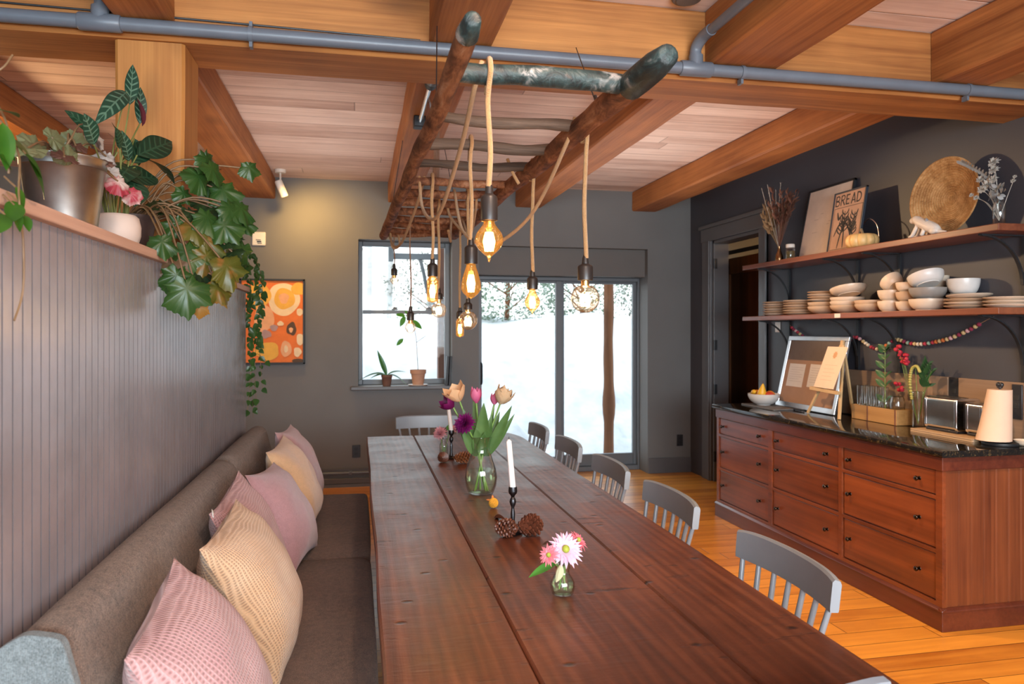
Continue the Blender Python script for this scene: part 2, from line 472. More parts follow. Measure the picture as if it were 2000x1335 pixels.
struct(wr, 'wall_right', M['slate'], origin=(0,0,0), smooth=0)
struct(MB().box(XL-.1, XL, YF, YB2, 0, ZC), 'wall_left', M['olive'], smooth=0)
wf = MB()                                        # wall behind the camera with one wide window
wf.box(XL, -1.9, YF-.15, YF, 0, ZC); wf.box(2.6, XR+.16, YF-.15, YF, 0, ZC); wf.box(-1.9, 2.6, YF-.15, YF, 0, .9); wf.box(-1.9, 2.6, YF-.15, YF, 2.4, ZC)
struct(wf, 'wall_front', M['olive'], smooth=0)
w3 = struct(MB().box(-1.9, 2.6, YF-.1, YF-.09, .9, 2.4), 'window_2', M['glass'], smooth=0)
f3 = MB()
for x in (-1.9, -.4, 1.1, 2.54): f3.box(x, x+.06, YF-.12, YF-.06, .9, 2.4)
f3.box(-1.9, 2.6, YF-.12, YF-.06, .9, .96); f3.box(-1.9, 2.6, YF-.12, YF-.06, 2.34, 2.4)
f3.build('window_frame', M['frame'], w3, bevel=.004)

# side hall beyond the doorway in the right wall
hl = MB(); hl.box(XR+1.5, XR+1.6, 4.9, 7.5, 0, ZC); hl.box(XR+.16, XR+1.5, 7.4, 7.5, 0, ZC); hl.box(XR+.16, XR+1.5, 4.9, 5.0, 0, ZC)
struct(hl, 'wall_hall', M['olive'], smooth=0)
M['barn'] = wood('dark_door_boards', (.028,.011,.005), (.10,.038,.014), 'z', 9, .5, .3, .4)
d2 = struct(MB().box(XR+.42, XR+.47, 5.30, 7.38, .02, 2.27), 'door_2', M['barn'], smooth=0, bevel=.004)
dd = MB()
for y in (5.31, 5.86, 6.20, 7.20): dd.box(XR+.40, XR+.42, y, y+.17, .02, 2.27)
dd.box(XR+.40, XR+.42, 5.30, 7.38, 2.10, 2.27)
M['barn2'] = wood('brown_door_rails', (.07,.022,.006), (.19,.065,.018), 'z', 9, .5, .3)
dd.build('door_rail', M['barn2'], d2, bevel=.004)
tk = MB().box(XR+.385, XR+.40, 5.2, 7.39, 2.31, 2.35)
tk.build('door_track', M['black'], d2)
for y in (5.75, 6.45):
    tk = MB().box(XR+.375, XR+.40, y, y+.04, 2.2, 2.38); tk.lathe([(0,-.012),(.04,-.012),(.04,.012),(0,.012)], (XR+.38, y+.02, 2.36), 16, Matrix.Rotation(PI/2,3,'Y'))
    tk.build('hanger_strap', M['black'], d2, bevel=.002)
hc = struct(MB().box(XR+.17, XR+1.5, 5.0, 7.4, 2.62, 2.70), 'trim_9', M['beam_x'], smooth=0)
# casing of that doorway
cs = MB()
for y0, y1 in ((oY0-.13, oY0), (oY1, oY1+.19)):
    cs.box(XR-.022, XR, y0, y1, 0, oZ+.0); cs.box(XR-.034, XR, y0+.02 if y0 > 6 else y0, y0+.05 if y0 > 6 else y0+.03, 0, oZ)
cs.box(XR-.026, XR, oY0-.13, oY1+.21, oZ, oZ+.13); cs.box(XR-.045, XR, oY0-.15, oY1+.23, oZ+.13, oZ+.165)
struct(cs, 'trim_1', M['trim'], smooth=0, bevel=.004)
jb = MB(); jb.box(XR, XR+.16, oY1-.03, oY1, 0, oZ); jb.box(XR, XR+.16, oY0, oY0+.03, 0, oZ); jb.box(XR, XR+.16, oY0, oY1, oZ-.03, oZ)
struct(jb, 'trim_2', M['trim'], smooth=0, bevel=.003)
for i, z in enumerate((.25, .92, 1.36, 2.17)):
    hb = MB().box(XR-.002, XR+.03, oY1-.042, oY1-.03, z-.05, z+.05); hb.tube([(XR-.002, oY1-.042, z-.05), (XR-.002, oY1-.042, z+.05)], .009, 8)
    solo(hb, 'door_hinge', M['black'], ['lowest black hinge on the doorway jamb, by the dresser end', 'black hinge on the doorway jamb, second from the floor, above the dresser level',
         'black hinge on the doorway jamb, third from the floor', 'topmost black hinge on the doorway jamb, under the header'][i], 'hinge', 'black hinges on the doorway jamb')
# baseboards
struct(MB().box(XL, dX0-.0, YB-.02, YB, 0, .175), 'baseboard_back', M['trim'], smooth=0, bevel=.004)
struct(MB().box(dX1, XR, YB-.018, YB, 0, .16), 'baseboard_corner', M['trim'], smooth=0, bevel=.004)
struct(MB().box(XR-.018, XR, YF, 3.1, 0, .16), 'baseboard_right', M['trim'], smooth=0, bevel=.004)
h = thing('baseboard_heater', 'long low grey heater pipe casing along the back wall at floor level', 'heater', (-.5, YB-.05, 0))
b = MB(); b.box(-1.5, 1.1, YB-.055, YB-.022, .03, .085); b.build('casing', M['trim'], h, bevel=.006)
b = MB(); b.tube([(-1.5, YB-.045, .135), (1.1, YB-.045, .135)], .012, 10); b.build('pipe_run', M['pipe'], h)
for x in (-1.0, -.1, .8):
    b = MB().box(x, x+.03, YB-.06, YB-.02, .115, .15); b.build('clip', M['pipe'], h, bevel=.003)
b = MB(); b.box(-1.5, 1.1, YB-.06, YB-.02, .0, .03); b.build('foot_rail', M['pipe'], h)

# ------------------------------------------------------------------ window and sliding door
w1 = struct(MB().box(wX0+.04, wX1-.05, YB+.205, YB+.209, wZ0+.045, wZ1-.045), 'window_1', M['glass'], smooth=0)
b = MB(); y0, y1 = YB+.17, YB+.24
b.box(wX0, wX0+.042, y0, y1, wZ0, wZ1); b.box(wX1-.052, wX1, y0, y1, wZ0, wZ1); b.box(wX0+.042, wX1-.052, y0, y1, wZ1-.046, wZ1); b.box(wX0+.042, wX1-.052, y0, y1, wZ0, wZ0+.05)
b.build('window_frame', M['frame'], w1, bevel=.005)
b = MB().box(wX0+.043, wX1-.053, y0+.01, y1-.01, 1.672, 1.708); b.build('meeting_rail', M['frame'], w1, bevel=.004)
for x in (.32, .66):
    b = MB().box(x, x+.06, y0-.005, y0+.02, 1.71, 1.725); b.ell((x+.03, y0+.005, 1.73), (.02,.012,.012)); b.build('sash_lock', M['frame'], w1, bevel=.002)
struct(MB().box(wX0-.07, wX1+.12, YB-.09, YB, wZ0-.035, wZ0), 'trim_3', M['trim'], smooth=0, bevel=.006)

d1 = struct(MB().box(dX0+.06, dX1-.04, YB+.275, YB+.279, .10, 2.02), 'door_1', M['glass'], smooth=0)
b = MB(); y0, y1 = YB+.23, YB+.32
b.box(dX0, dX0+.03, y0, y1, 0, 2.07); b.box(dX1-.02, dX1, y0, y1, 0, 2.07); b.box(dX0+.03, dX1-.02, y0, y1, 2.03, 2.07); b.box(dX0+.03, dX1-.02, y0, y1, 0, .05)
b.build('door_frame', M['frame'], d1, bevel=.005)
b = MB(); b.box(dX0+.031, dX0+.066, y0-.01, y0+.042, .052, 2.028); b.box(2.036, 2.10, y0-.01, y0+.042, .052, 2.028); b.box(dX0+.067, 2.035, y0-.01, y0+.042, .052, .168); b.box(dX0+.067, 2.035, y0-.01, y0+.042, 2.005, 2.028)
b.build('sliding_sash', M['frame'], d1, bevel=.004)
b = MB(); b.box(2.07, 2.14, y0+.044, y1, .052, 2.028); b.box(dX1-.058, dX1-.021, y0+.044, y1, .052, 2.028); b.box(2.141, dX1-.059, y0+.044, y1, .052, .175); b.box(2.141, dX1-.059, y0+.044, y1, 2.005, 2.028)
b.build('fixed_sash', M['frame'], d1, bevel=.004)
b = MB(); b.tube(bez([(dX0+.06,y0-.012,.95),(dX0+.06,y0-.05,.98),(dX0+.06,y0-.05,1.14),(dX0+.06,y0-.012,1.17)],5), .009, 8); b.build('door_handle', M['black'], d1)
M['olive2'] = paint('header_panel_paint', (.12,.112,.105), .55, .06, 3, .05, 90)
struct(MB().box(dX0, dX1, YB+.07, YB+.32, 2.072, 2.36), 'trim_4', M['olive2'], smooth=0, bevel=.004)

# ------------------------------------------------------------------ beadboard partition with its cap
pX, pX2, pY0, pY1, pZ = -.70, -.94, YF+.02, 4.88, 1.745
b = MB(); pts = []
y = pY0; per = .046; k = 0
prof = []
while y < pY1-.002:
    e = min(y+per, pY1)
    prof += [(pX, y+.001), (pX, min(y+.0405,e)), (pX-.009, min(y+.0420,e)), (pX-.009, min(y+.0445,e))]
    y += per
prof.append((pX, pY1)); prof += [(pX2, pY1), (pX2, pY0)]
b.prism(prof, lambda a, c, d: (a, c, d), 0, pZ)
M['groove'] = paint('beadboard_groove_shadow_paint', (.085,.07,.074), .6, .1, 5, 0)
for fi, f in enumerate(b.f):
    if len(f) == 4 and min(b.v[i][0] for i in f) > pX-.02 and min(b.v[i][0] for i in f) < pX-.004: b.m[fi] = 1
struct(b, 'wall_partition', [M['bead'], M['groove']], smooth=0, origin=(pX,0,0))
struct(MB().box(pX2-.03, pX+.022, pY0, pY1+.02, pZ, pZ+.032), 'trim_5', M['cap'], smooth=0, bevel=.004, origin=(pX,0,pZ))
CZ = pZ+.032

# ------------------------------------------------------------------ timber frame
def timber(x0,x1,y0,y1,z0,z1, m, label, name='ceiling_beam', cat='beam', group='exposed timber ceiling beams'):
    mb = MB(); ax = max(((x1-x0),0),((y1-y0),1),((z1-z0),2))[1]
    # hand-sawn: sides wander by a few millimetres along the length
    n = 24; ln = ((x0,x1),(y0,y1),(z0,z1))[ax]
    o1, o2 = [((y0,y1),(z0,z1)), ((x0,x1),(z0,z1)), ((x0,x1),(y0,y1))][ax]
    ch = .012
    sec = [(o1[0]+ch,o2[0]),(o1[1]-ch,o2[0]),(o1[1],o2[0]+ch),(o1[1],o2[1]-ch),(o1[1]-ch,o2[1]),(o1[0]+ch,o2[1]),(o1[0],o2[1]-ch),(o1[0],o2[0]+ch)]
    sd = R(0,99); vs = []; fs = []
    for k in range(n+1):
        t = ln[0] + (ln[1]-ln[0])*k/n
        for i, (a, c) in enumerate(sec):
            da = .005*mnoise.noise(V((t*2.1, i*3.3, sd))); dc = .005*mnoise.noise(V((t*2.1, i*3.3+50, sd)))
            vs.append([(t,a+da,c+dc),(a+da,t,c+dc),(a+da,c+dc,t)][ax])
    for k in range(n):
        for i in range(8):
            j = (i+1) % 8; fs.append((k*8+i, k*8+j, (k+1)*8+j, (k+1)*8+i))
    fs += [tuple(range(7,-1,-1)), tuple(range(n*8, n*8+8))]
    mb.add(vs, fs)
    return solo(mb, name, m, label, cat, group, smooth=30)
bY0, bY1, bZ = 3.10, 3.42, 2.64
timber(XL, XR, bY0, bY1, bZ, ZC-.002, M['beam_x'], 'huge orange timber crossbeam spanning the room, with the grey pipe on it')
JX = ((-2.32,-2.04,'far left above the partition'),(-1.06,-.78,'left, ending above the thermostat'),(.275,.54,'middle, above the rustic ladder'),(1.55,1.82,'between the ladder and the right wall'),(2.80,3.07,'nearest the right wall, above the doorway'))
for x0, x1, w in JX:
    timber(x0, x1, bY1+.004, YB-.003, 2.755, ZC-.002, M['beam_y'], 'orange timber joist running to the back wall, ' + w)
JF = ((-.925,-.71,'left, over the pipe tee'),(.29,.55,'middle, above the ladder tip'),(1.54,1.88,'with the pipe branch on its side'),(2.73,3.02,'rightmost, in the top right corner'))
for x0, x1, w in JF:
    timber(x0, x1, YF+.01, bY0-.004, 2.70, ZC-.002, M['beam_y'], 'reddish timber joist on the near side of the crossbeam, ' + w)
timber(-.935, -.68, 3.125, 3.385, CZ+.001, bZ-.001, M['beam_z'], 'square orange timber post rising from the partition cap to the crossbeam', 'timber_post', 'post', 'upright timber posts')
# short plate piece beside the left joist end on the back wall
timber(-1.62, -1.07, 7.02, 7.296, 2.76, ZC-.002, M['beam_x'], 'short timber block against the back wall left of the joist end', 'timber_block', 'beam', None)

# ------------------------------------------------------------------ sprinkler pipe and wiring
pp = thing('sprinkler_pipe', 'long grey pipe with tees and clamps running along the timber crossbeam', 'pipe', (0, 3.055, 2.655))
py, pz, pr = 3.058, 2.672, .0265
MB().tube([(XL,py,pz),(XR-.01,py,pz)], pr, 16).build('pipe_run', M['pipe'], pp)
for tx in (-.965, 1.475):
    b = MB(); b.tube([(tx-.075,py,pz),(tx-.07,py,pz),(tx+.07,py,pz),(tx+.075,py,pz)], [.031,.034,.034,.031], 16); b.tube([(tx,py,pz),(tx,py,pz+.06)], .032, 14)
    b.build('tee_fitting', M['pipe'], pp)
MB().tube([(-.965,py,pz+.03),(-.965,py,ZC-.003)], .0215, 14).build('riser', M['pipe'], pp)
b = MB(); b.tube(bez([(1.475,py,pz+.03),(1.475,py,pz+.09),(1.485,py-.05,pz+.125),(1.49,py-.12,pz+.13)],6), .026, 14); b.build('elbow', M['pipe'], pp)
MB().tube([(1.49,py-.1,pz+.13),(1.49,YF+.01,pz+.13)], .0215, 14).build('branch_pipe', M['pipe'], pp)
for cx in (-.42, 1.70, -2.6, 2.9):
    b = MB(); b.tube([(cx-.008,py,pz),(cx+.008,py,pz)], .031, 16); b.box(cx-.006,cx+.006,py-.004,py+.03,pz+.026,pz+.05); b.box(cx-.006,cx+.006,py-.004,py+.03,pz-.05,pz-.026)
    b.build('pipe_clamp', M['pipe'], pp)
cb = MB(); cb.tube(bez([(-1.5,bY0-.006,2.735),(-.5,bY0-.006,2.725),(.25,bY0-.006,2.715)],10), .004, 6)
solo(cb, 'electric_cable', M['black'], 'thin black cable clipped along the crossbeam above the grey pipe', 'cable')
b = MB(); b.tube([(-1.0,3.44,0),(-1.0,3.44,2.752)], .014, 12); b.box(-1.03,-.97,3.42,3.46,1.98,2.02)
solo(b, 'conduit_tube', M['pipe'], 'pale grey conduit standing behind the left side of the timber post', 'conduit', smooth=40)
tl = thing('ceiling_conduit', 'chrome conduit with black end boxes under the middle ceiling joist', 'conduit', (.34, 3.9, 2.72))
MB().tube([(.345,3.52,2.715),(.345,4.32,2.715)], .013, 12).build('tube', M['chrome'], tl)
b = MB(); b.lathe([(0,-.06),(.035,-.06),(.04,-.05),(.04,.03),(.03,.04),(0,.04)], (.345,3.50,2.715), 16, Matrix.Rotation(PI/2,3,'X')); b.build('end_cap', M['pipe'], tl)
b = MB(); b.lathe([(0,-.04),(.03,-.04),(.03,.04),(0,.04)], (.345,3.60,2.715), 16, Matrix.Rotation(PI/2,3,'X')); b.build('junction_box', M['black'], tl)
b = MB(); b.box(.31,.38,4.30,4.38,2.69,2.755); b.build('junction_box', M['black'], tl, bevel=.006)
sp = thing('spotlight', 'small white adjustable spotlight on the ceiling beside the left joist end', 'spotlight', (-.70, 6.95, ZC))
b = MB(); b.lathe([(0,-.03),(.045,-.03),(.05,-.022),(.05,-.001),(0,-.001)], (-.70,6.95,ZC), 20); b.build('base', M['white_p'], sp)
b = MB(); b.tube([(-.70,6.95,ZC-.03),(-.70,6.95,ZC-.11)], .008, 8); b.build('arm', M['white_p'], sp)
SR = Matrix.Rotation(math.radians(35),3,'Y') @ Matrix.Rotation(math.radians(-25),3,'X')
b = MB(); b.lathe([(0,-.1),(.03,-.1),(.034,-.095),(.034,.04),(.03,.055),(0,.055)], (-.70,6.95,ZC-.15), 18, Matrix.Rotation(math.radians(-22),3,'Y') @ Matrix.Rotation(math.radians(14),3,'X')); b.build('lamp_head', M['white_p'], sp)
b = MB(); b.lathe([(0,-.018),(.06,-.018),(.066,-.012),(.066,-.001),(0,-.001)], (1.40,2.99,ZC), 24); b.lathe([(0,-.024),(.045,-.024),(.05,-.018),(0,-.018)], (1.40,2.99,ZC), 20)
solo(b, 'smoke_detector', paint('grey_detector', (.12,.11,.11), .5), 'round dark grey disc fixture on the white ceiling boards at the top of the frame', 'detector')
# wall plates
th = thing('wall_thermostat', 'small white thermostat on the back wall above the orange painting', 'thermostat', (-.928, YB-.015, 2.30))
MB().box(-.99,-.866,YB-.022,YB-.001,2.305,2.435).build('body', M['white_p'], th, bevel=.012, seg=3)
b = MB(); b.box(-.945,-.905,YB-.0235,YB-.022,2.335,2.35); b.box(-.955,-.91,YB-.0235,YB-.022,2.355,2.362); b.box(-.94,-.90,YB-.0235,YB-.022,2.322,2.33); b.build('display_marks', M['dark_p'], th, smooth=0)
def outlet(x0,x1,y0,y1,z0,z1, m, label, axis='y'):
    o = thing('wall_outlet', label, 'outlet', ((x0+x1)/2,(y0+y1)/2,z0), group='power outlets')
    MB().box(x0,x1,y0,y1,z0,z1).build('cover_plate', m, o, bevel=.003)
    b = MB(); zc = (z0+z1)/2; 
    for dz in (-.022,.022):
        if axis == 'y': b.box((x0+x1)/2-.016,(x0+x1)/2+.016,y0-.002,y0,zc+dz-.014,zc+dz+.014)
        else: b.box(x0-.002,x0,(y0+y1)/2-.016,(y0+y1)/2+.016,zc+dz-.014,zc+dz+.014)
    b.build('socket_face', M['black'], o, bevel=.001)
    return o
outlet(-.068,.008,YB-.008,YB-.0005,.275,.395,M['dark_p'],'black power outlet on the back wall left of the dining table')
outlet(3.30,3.37,YB-.008,YB-.0005,.28,.40,M['dark_p'],'black power outlet low on the back wall by the right corner')
# ------------------------------------------------------------------ dining table
def table_mat(name, seed):
    t = NT(name)
    v = t.coord((1,.045,1), rnd=True); v1 = t.coord((1,1,1), rnd=True)
    g1 = t.noise(v, 15, 7, .66, 1.1); g2 = t.noise(v1, 3.2, 4); 
    vx = t.coord((.25,1,1), rnd=True); g3 = t.noise(vx, 21, 5, .62, 1.6)            # scrape marks across the grain
    wv = t.n('ShaderNodeTexWave', bands_direction='X', wave_profile='SIN'); wv.inputs['Scale'].default_value = 9; wv.inputs['Distortion'].default_value = 9; wv.inputs['Detail'].default_value = 3; wv.inputs['Detail Scale'].default_value = .8
    t.l(t.coord((1,.12,1), rnd=True), wv.inputs['Vector'])
    f = t.math('ADD', t.math('MULTIPLY', g1, .55), t.math('MULTIPLY', g2, .35)); f = t.math('ADD', f, t.math('MULTIPLY', wv.outputs['Fac'], .1))
    col = t.ramp(f, [(.3, (.050,.014,.007)), (.5, (.125,.034,.014)), (.72, (.25,.080,.033))])
    vo = t.n('ShaderNodeTexVoronoi', feature='F1', voronoi_dimensions='2D'); vo.inputs['Scale'].default_value = 5.2; t.l(t.coord((.7,1,1), rnd=True), vo.inputs['Vector'])
    k = t.ramp(vo.outputs['Distance'], [(.025, (1,1,1)), (.065, (0,0,0))])
    wn = t.math('GREATER_THAN', vo.outputs['Color'], .52)
    k = t.math('MULTIPLY', k, wn)
    sc = t.ramp(t.noise(t.coord((.22,1,1), rnd=True), 30, 4, .7), [(.585, (0,0,0)), (.64, (1,1,1))])
    pk = t.ramp(g2, [(.5, (0,0,0)), (.62, (1,1,1))])
    k2 = t.math('MULTIPLY', sc, pk)
    col = t.mix(t.math('MAXIMUM', t.math('MULTIPLY', k, .85), t.math('MULTIPLY', k2, .7)), col, (.012,.005,.004))
    rr = t.math('ADD', t.math('ADD', t.math('MULTIPLY', g3, .12), t.math('MULTIPLY', g2, .28)), .16)
    h = t.math('ADD', t.math('MULTIPLY', g3, .38), t.math('MULTIPLY', g1, .35)); h = t.math('ADD', h, t.math('MULTIPLY', g2, .5))
    h = t.math('SUBTRACT', h, t.math('MULTIPLY', t.math('MAXIMUM', k, k2), .6))
    return t.bsdf(col, rr, 0, .5, t.bump(h, .36, .008))
M['table'] = table_mat('dark_worn_tabletop', 1)
tY0, tY1, tZ = 1.34, 5.31, .75
tb = thing('dining_table', 'long dark brown plank dining table set with candles and flowers', 'table', (.6, 3.3, 0))
bx = [(.052,.3795), (.381,.8365), (.838,1.135)]
for i, (a, c) in enumerate(bx):
    b = MB(); n = 40; vs = []; fs = []; sd = 3.1*i
    for k in range(n+1):
        yy = tY0 + (tY1-tY0)*k/n
        if k == 0: yy += .0
        wl = .009*mnoise.noise(V((yy*1.3, sd, 0))) if i == 0 else 0
        wr_ = .009*mnoise.noise(V((yy*1.1, sd, 5))) if i == 2 else 0
        sh = (.012 if i == 1 else 0)*math.sin(yy*.8)*0
        zz = tZ + .0022*mnoise.noise(V((yy*1.7, sd, 9)))
        L, Rr = a + wl, c + wr_
        if i == 2 and k >= n-3: Rr -= .055*((k-(n-3))/3)**2       # clipped far corner
        sec = [(L,tZ-.055),(Rr,tZ-.055),(Rr,zz-.008),(Rr-.006,zz),((L+Rr)/2,zz+.0012),(L+.006,zz),(L,zz-.008)]
        for p in sec: vs.append((p[0], yy, p[1]))
    m_ = 7
    for k in range(n):
        for q in range(m_):
            j = (q+1) % m_; fs.append((k*m_+q, k*m_+j, (k+1)*m_+j, (k+1)*m_+q))
    fs += [tuple(range(m_-1,-1,-1)), tuple(range(n*m_, n*m_+m_))]
    b.add(vs, fs); b.build('tabletop_board', M['table'], tb, smooth=30)
for yy in (1.95, 4.75):
    b = MB(); b.box(.52,.67,yy-.07,yy+.07,.06,.63); b.build('leg', M['table'], tb, bevel=.008)
    b = MB(); b.box(.28,.90,yy-.06,yy+.06,0,.06); b.build('foot', M['table'], tb, bevel=.01)
    b = MB(); b.box(.2,1.0,yy-.06,yy+.06,.63,tZ-.055); b.build('cross_bearer', M['table'], tb, bevel=.006)
b = MB(); b.box(.565,.625,2.02,4.68,.25,.37); b.build('stretcher', M['table'], tb, bevel=.006)

# ------------------------------------------------------------------ chairs
M['chair'] = paint('blue_grey_chair_paint', (.235,.255,.28), .36, .08, 6, .06, 40, spec=.6)
def rail_mb():
    b = MB(); n = 16; vs = []; fs = []
    for k in range(n+1):
        t = -1 + 2*k/n; y = .262*t; x = .232 - .032*t*t
        nx = V((1, .064*t/.262*1.0, 0)).normalized()
        h = 1
        sec = [(-.010,.727),(.012,.727),(.014,.731),(.022,.812),(.019,.822),(.004,.827),(-.003,.820),(-.010,.74)]
        for d, z in sec:
            zz = z - (.010*abs(t)**6 if z > .78 else 0)
            vs.append((x + nx.x*d, y + nx.y*d, zz))
    m_ = 8
    for k in range(n):
        for q in range(m_):
            j = (q+1) % m_; fs.append((k*m_+q, k*m_+j, (k+1)*m_+j, (k+1)*m_+q))
    fs += [tuple(range(m_-1,-1,-1)), tuple(range(n*m_, n*m_+m_))]
    b.add(vs, fs); return b
def make_chair():
    o = thing('dining_chair', '', 'chair', (0,0,0), 0, 'grey spindle chairs at the dining table')
    b = MB()
    out = [(-.22,-.2),(-.225,-.1),(-.225,.1),(-.22,.2),(-.19,.225),(.15,.205),(.2,.17),(.21,0),(.2,-.17),(.15,-.205),(-.19,-.225)]
    b.prism(out, lambda a, c, d: (a, c, d), .435, .465); b.build('seat', M['chair'], o, bevel=.008, seg=3)
    rail_mb().build('top_rail', M['chair'], o, smooth=35)
    for k in range(7):
        t = -1 + 2*k/6
        p0 = V((.178-.03*t*t, .185*t, .46)); p1 = V((.232-.032*(t*.9)**2, .237*t, .735))
        b = MB(); b.tube([p0, p0.lerp(p1,.3), p0.lerp(p1,.6), p1], [.008,.0105,.0095,.0085], 10); b.build('spindle', M['chair'], o, smooth=60)
    for sx, sy in ((-1,-1),(-1,1),(1,-1),(1,1)):
        b = MB(); b.tube([(sx*.15,sy*.15,.44),(sx*.175,sy*.175,.28),(sx*.215,sy*.205,0)], [.016,.019,.012], 12); b.build('leg', M['chair'], o, smooth=60)
    for sy in (-1,1):
        b = MB(); b.tube([(-.185,sy*.185,.2),(0,sy*.185,.2),(.185,sy*.185,.2)], [.008,.011,.008], 8); b.build('stretcher', M['chair'], o, smooth=60)
    b = MB(); b.tube([(0,-.185,.2),(0,.185,.2)], .009, 8); b.build('stretcher', M['chair'], o, smooth=60)
    return o
ch0 = make_chair()
CH = [((1.075,2.06),0,'grey spindle chair on the dresser side, nearest of its row, level with the daisy jar'),
      ((1.08,2.925),0,'grey spindle chair on the dresser side, second of its row from the camera'),
      ((1.075,3.665),0,'grey spindle chair on the dresser side, middle one of its row of five'),
      ((1.065,4.415),0,'grey spindle chair on the dresser side, fourth of its row, before the door mullion'),
      ((1.05,5.13),0,'grey spindle chair on the dresser side, farthest of its row, before the left glass pane'),
      ((.545,5.68),PI/2,'grey spindle chair at the far head of the table below the window'),
      ((.735,1.455),-PI/2+.10,'spindle chair at the near table head, only its pale rail tip showing')]
for i, (p, rz, lb) in enumerate(CH):
    c = ch0 if i == 0 else dup(ch0)
    place(c, (p[0], p[1], 0), rz); c['label'] = lb

# ------------------------------------------------------------------ banquette
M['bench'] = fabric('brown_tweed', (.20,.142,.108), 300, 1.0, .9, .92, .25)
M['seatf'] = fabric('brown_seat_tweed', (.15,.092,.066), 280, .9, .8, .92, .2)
bn = thing('banquette_bench', 'long built-in bench with brown tweed seat and back along the beadboard partition', 'bench', (-.35, 3.2, 0))
b = MB(); b.box(-.69,.0,1.58,4.86,0,.30); b.build('plinth', M['trim'], bn, smooth=0, bevel=.005)
def roundpoly(pts, r, n=5):
    out = []
    L = len(pts)
    for i in range(L):
        p = V((*pts[i],0)); a = V((*pts[i-1],0)); c = V((*pts[(i+1)%L],0))
        rr = min(r, (a-p).length*.45, (c-p).length*.45)
        q0 = p + (a-p).normalized()*rr; q1 = p + (c-p).normalized()*rr
        for k in range(n+1):
            t = k/n; s = (1-t)*(1-t)*q0 + 2*t*(1-t)*p + t*t*q1
            out.append((s.x, s.y))
    return out
def cushion(poly, y0, y1, m, name, par, r=.03, puff=.012, n=28):
    P = roundpoly(poly, r); b = MB(); vs = []; fs = []; m_ = len(P)
    cx = sum(p[0] for p in P)/m_; cz = sum(p[1] for p in P)/m_
    for k in range(n+1):
        t = k/n; yy = y0 + (y1-y0)*t
        e = min(t, 1-t)*(y1-y0); s = 1 - .10*max(0, 1-e/.035)**2
        bul = puff*min(1, e/.25)
        for (x, z) in P:
            dx, dz = x-cx, z-cz
            nn = mnoise.noise(V((x*3, yy*1.6, z*3)))*.006
            vs.append((cx+dx*s + (bul+nn)*(1 if dx > 0 else 0)*.5, yy, cz+dz*s + (bul+nn)*(1 if dz > 0 else -.0)))
    for k in range(n):
        for q in range(m_):
            j = (q+1) % m_; fs.append((k*m_+q, k*m_+j, (k+1)*m_+j, (k+1)*m_+q))
    fs += [tuple(range(m_-1,-1,-1)), tuple(range(n*m_, n*m_+m_))]
    b.add(vs, fs); return b.build(name, m, par, smooth=45)
back = [(-.685,.40),(-.46,.40),(-.475,.52),(-.575,.895),(-.635,.91),(-.685,.875)]
cushion(back, 1.60, 3.655, M['bench'], 'back_cushion', bn, .045, .004)
cushion(back, 3.66, 4.87, M['bench'], 'back_cushion', bn, .045, .004)
M['endf'] = fabric('bench_end_grey_blue', (.17,.205,.215), 300, .6, .6, .92, .2)  # greyer-blue weave on a thin cap added at the back's near end
b = MB(); b.prism(roundpoly([(-.69,.40),(-.455,.40),(-.468,.52),(-.566,.902),(-.635,.917),(-.69,.882)],.02,4), lambda a,c,d:(a,d,c), 1.575, 1.606); o_ = b.build('bench_end_cap', M['endf'], bn, smooth=30, bevel=.004); o_['label'] = 'pale grey-blue cap over the near end of the bench back'
seat = [(-.47,.30),(.045,.30),(.055,.46),(-.47,.46)]
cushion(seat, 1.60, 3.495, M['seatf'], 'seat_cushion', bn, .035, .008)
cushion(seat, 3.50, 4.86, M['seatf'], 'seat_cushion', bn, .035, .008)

# ------------------------------------------------------------------ throw pillows
def pillow(x, y, z, w, h, th, lean, yaw, roll, m, label, seed=0):
    rnd = random.Random(seed)
    Rm = Matrix.Rotation(yaw,4,'Z') @ Matrix.Rotation(lean,4,'Y') @ Matrix.Rotation(roll,4,'Z')
    # local frame: z = face normal; start with normal +X
    Rb = Matrix(((0,0,1,0),(1,0,0,0),(0,1,0,0),(0,0,0,1)))
    Rm = Matrix.Rotation(yaw,4,'Z') @ Matrix.Rotation(-lean,4,'Y') @ Rb @ Matrix.Rotation(roll,4,'Z')
    o = thing('throw_pillow', label, 'pillow', (x,y,z), rot=Rm, group='throw pillows along the bench')
    n = 36
    def side(sg):
        def fn(u, v):
            a, c = 2*u-1, 2*v-1
            pinch = 1 - .085*(1-a*a)*abs(c)**2
            pin2 = 1 - .085*(1-c*c)*abs(a)**2
            X = a*w/2*pin2; Y = c*h/2*pinch
            e = max(0,(1-abs(a)**2.3))*max(0,(1-abs(c)**2.3))
            t = th/2*e**.60
            wr = .010*mnoise.noise(V((a*2.2+seed*7, c*2.2, sg)))*min(1,e*3) + .012*math.sin(14*(a*c)+seed)*max(0,(abs(a*c)-.3))*min(1,e*4)
            Y -= .03*h*(1-a*a)*(.5-.5*c)*0
            return tuple(Rm.to_3x3() @ V((X, Y, sg*(t+wr))) + V((x,y,z)))
        return fn
    b = MB(); b.grid(side(1), n, n); b.grid(side(-1), n, n, flip=True)
    b.build('cover', m, o, smooth=80)
    return o
M['pink'] = waffle('dusty_pink_waffle', (.46,.255,.26), (.58,.36,.36), 92)
M['pink2'] = waffle('rose_waffle', (.46,.235,.225), (.57,.33,.32), 110)
M['mauve'] = fabric('mauve_linen', (.43,.24,.25), 300, .2, .4, .9, .4)
M['peach'] = waffle('peach_waffle', (.58,.36,.20), (.66,.47,.31), 125)
M['peach2'] = fabric('peach_linen', (.66,.40,.22), 300, .18, .4, .9, .4)
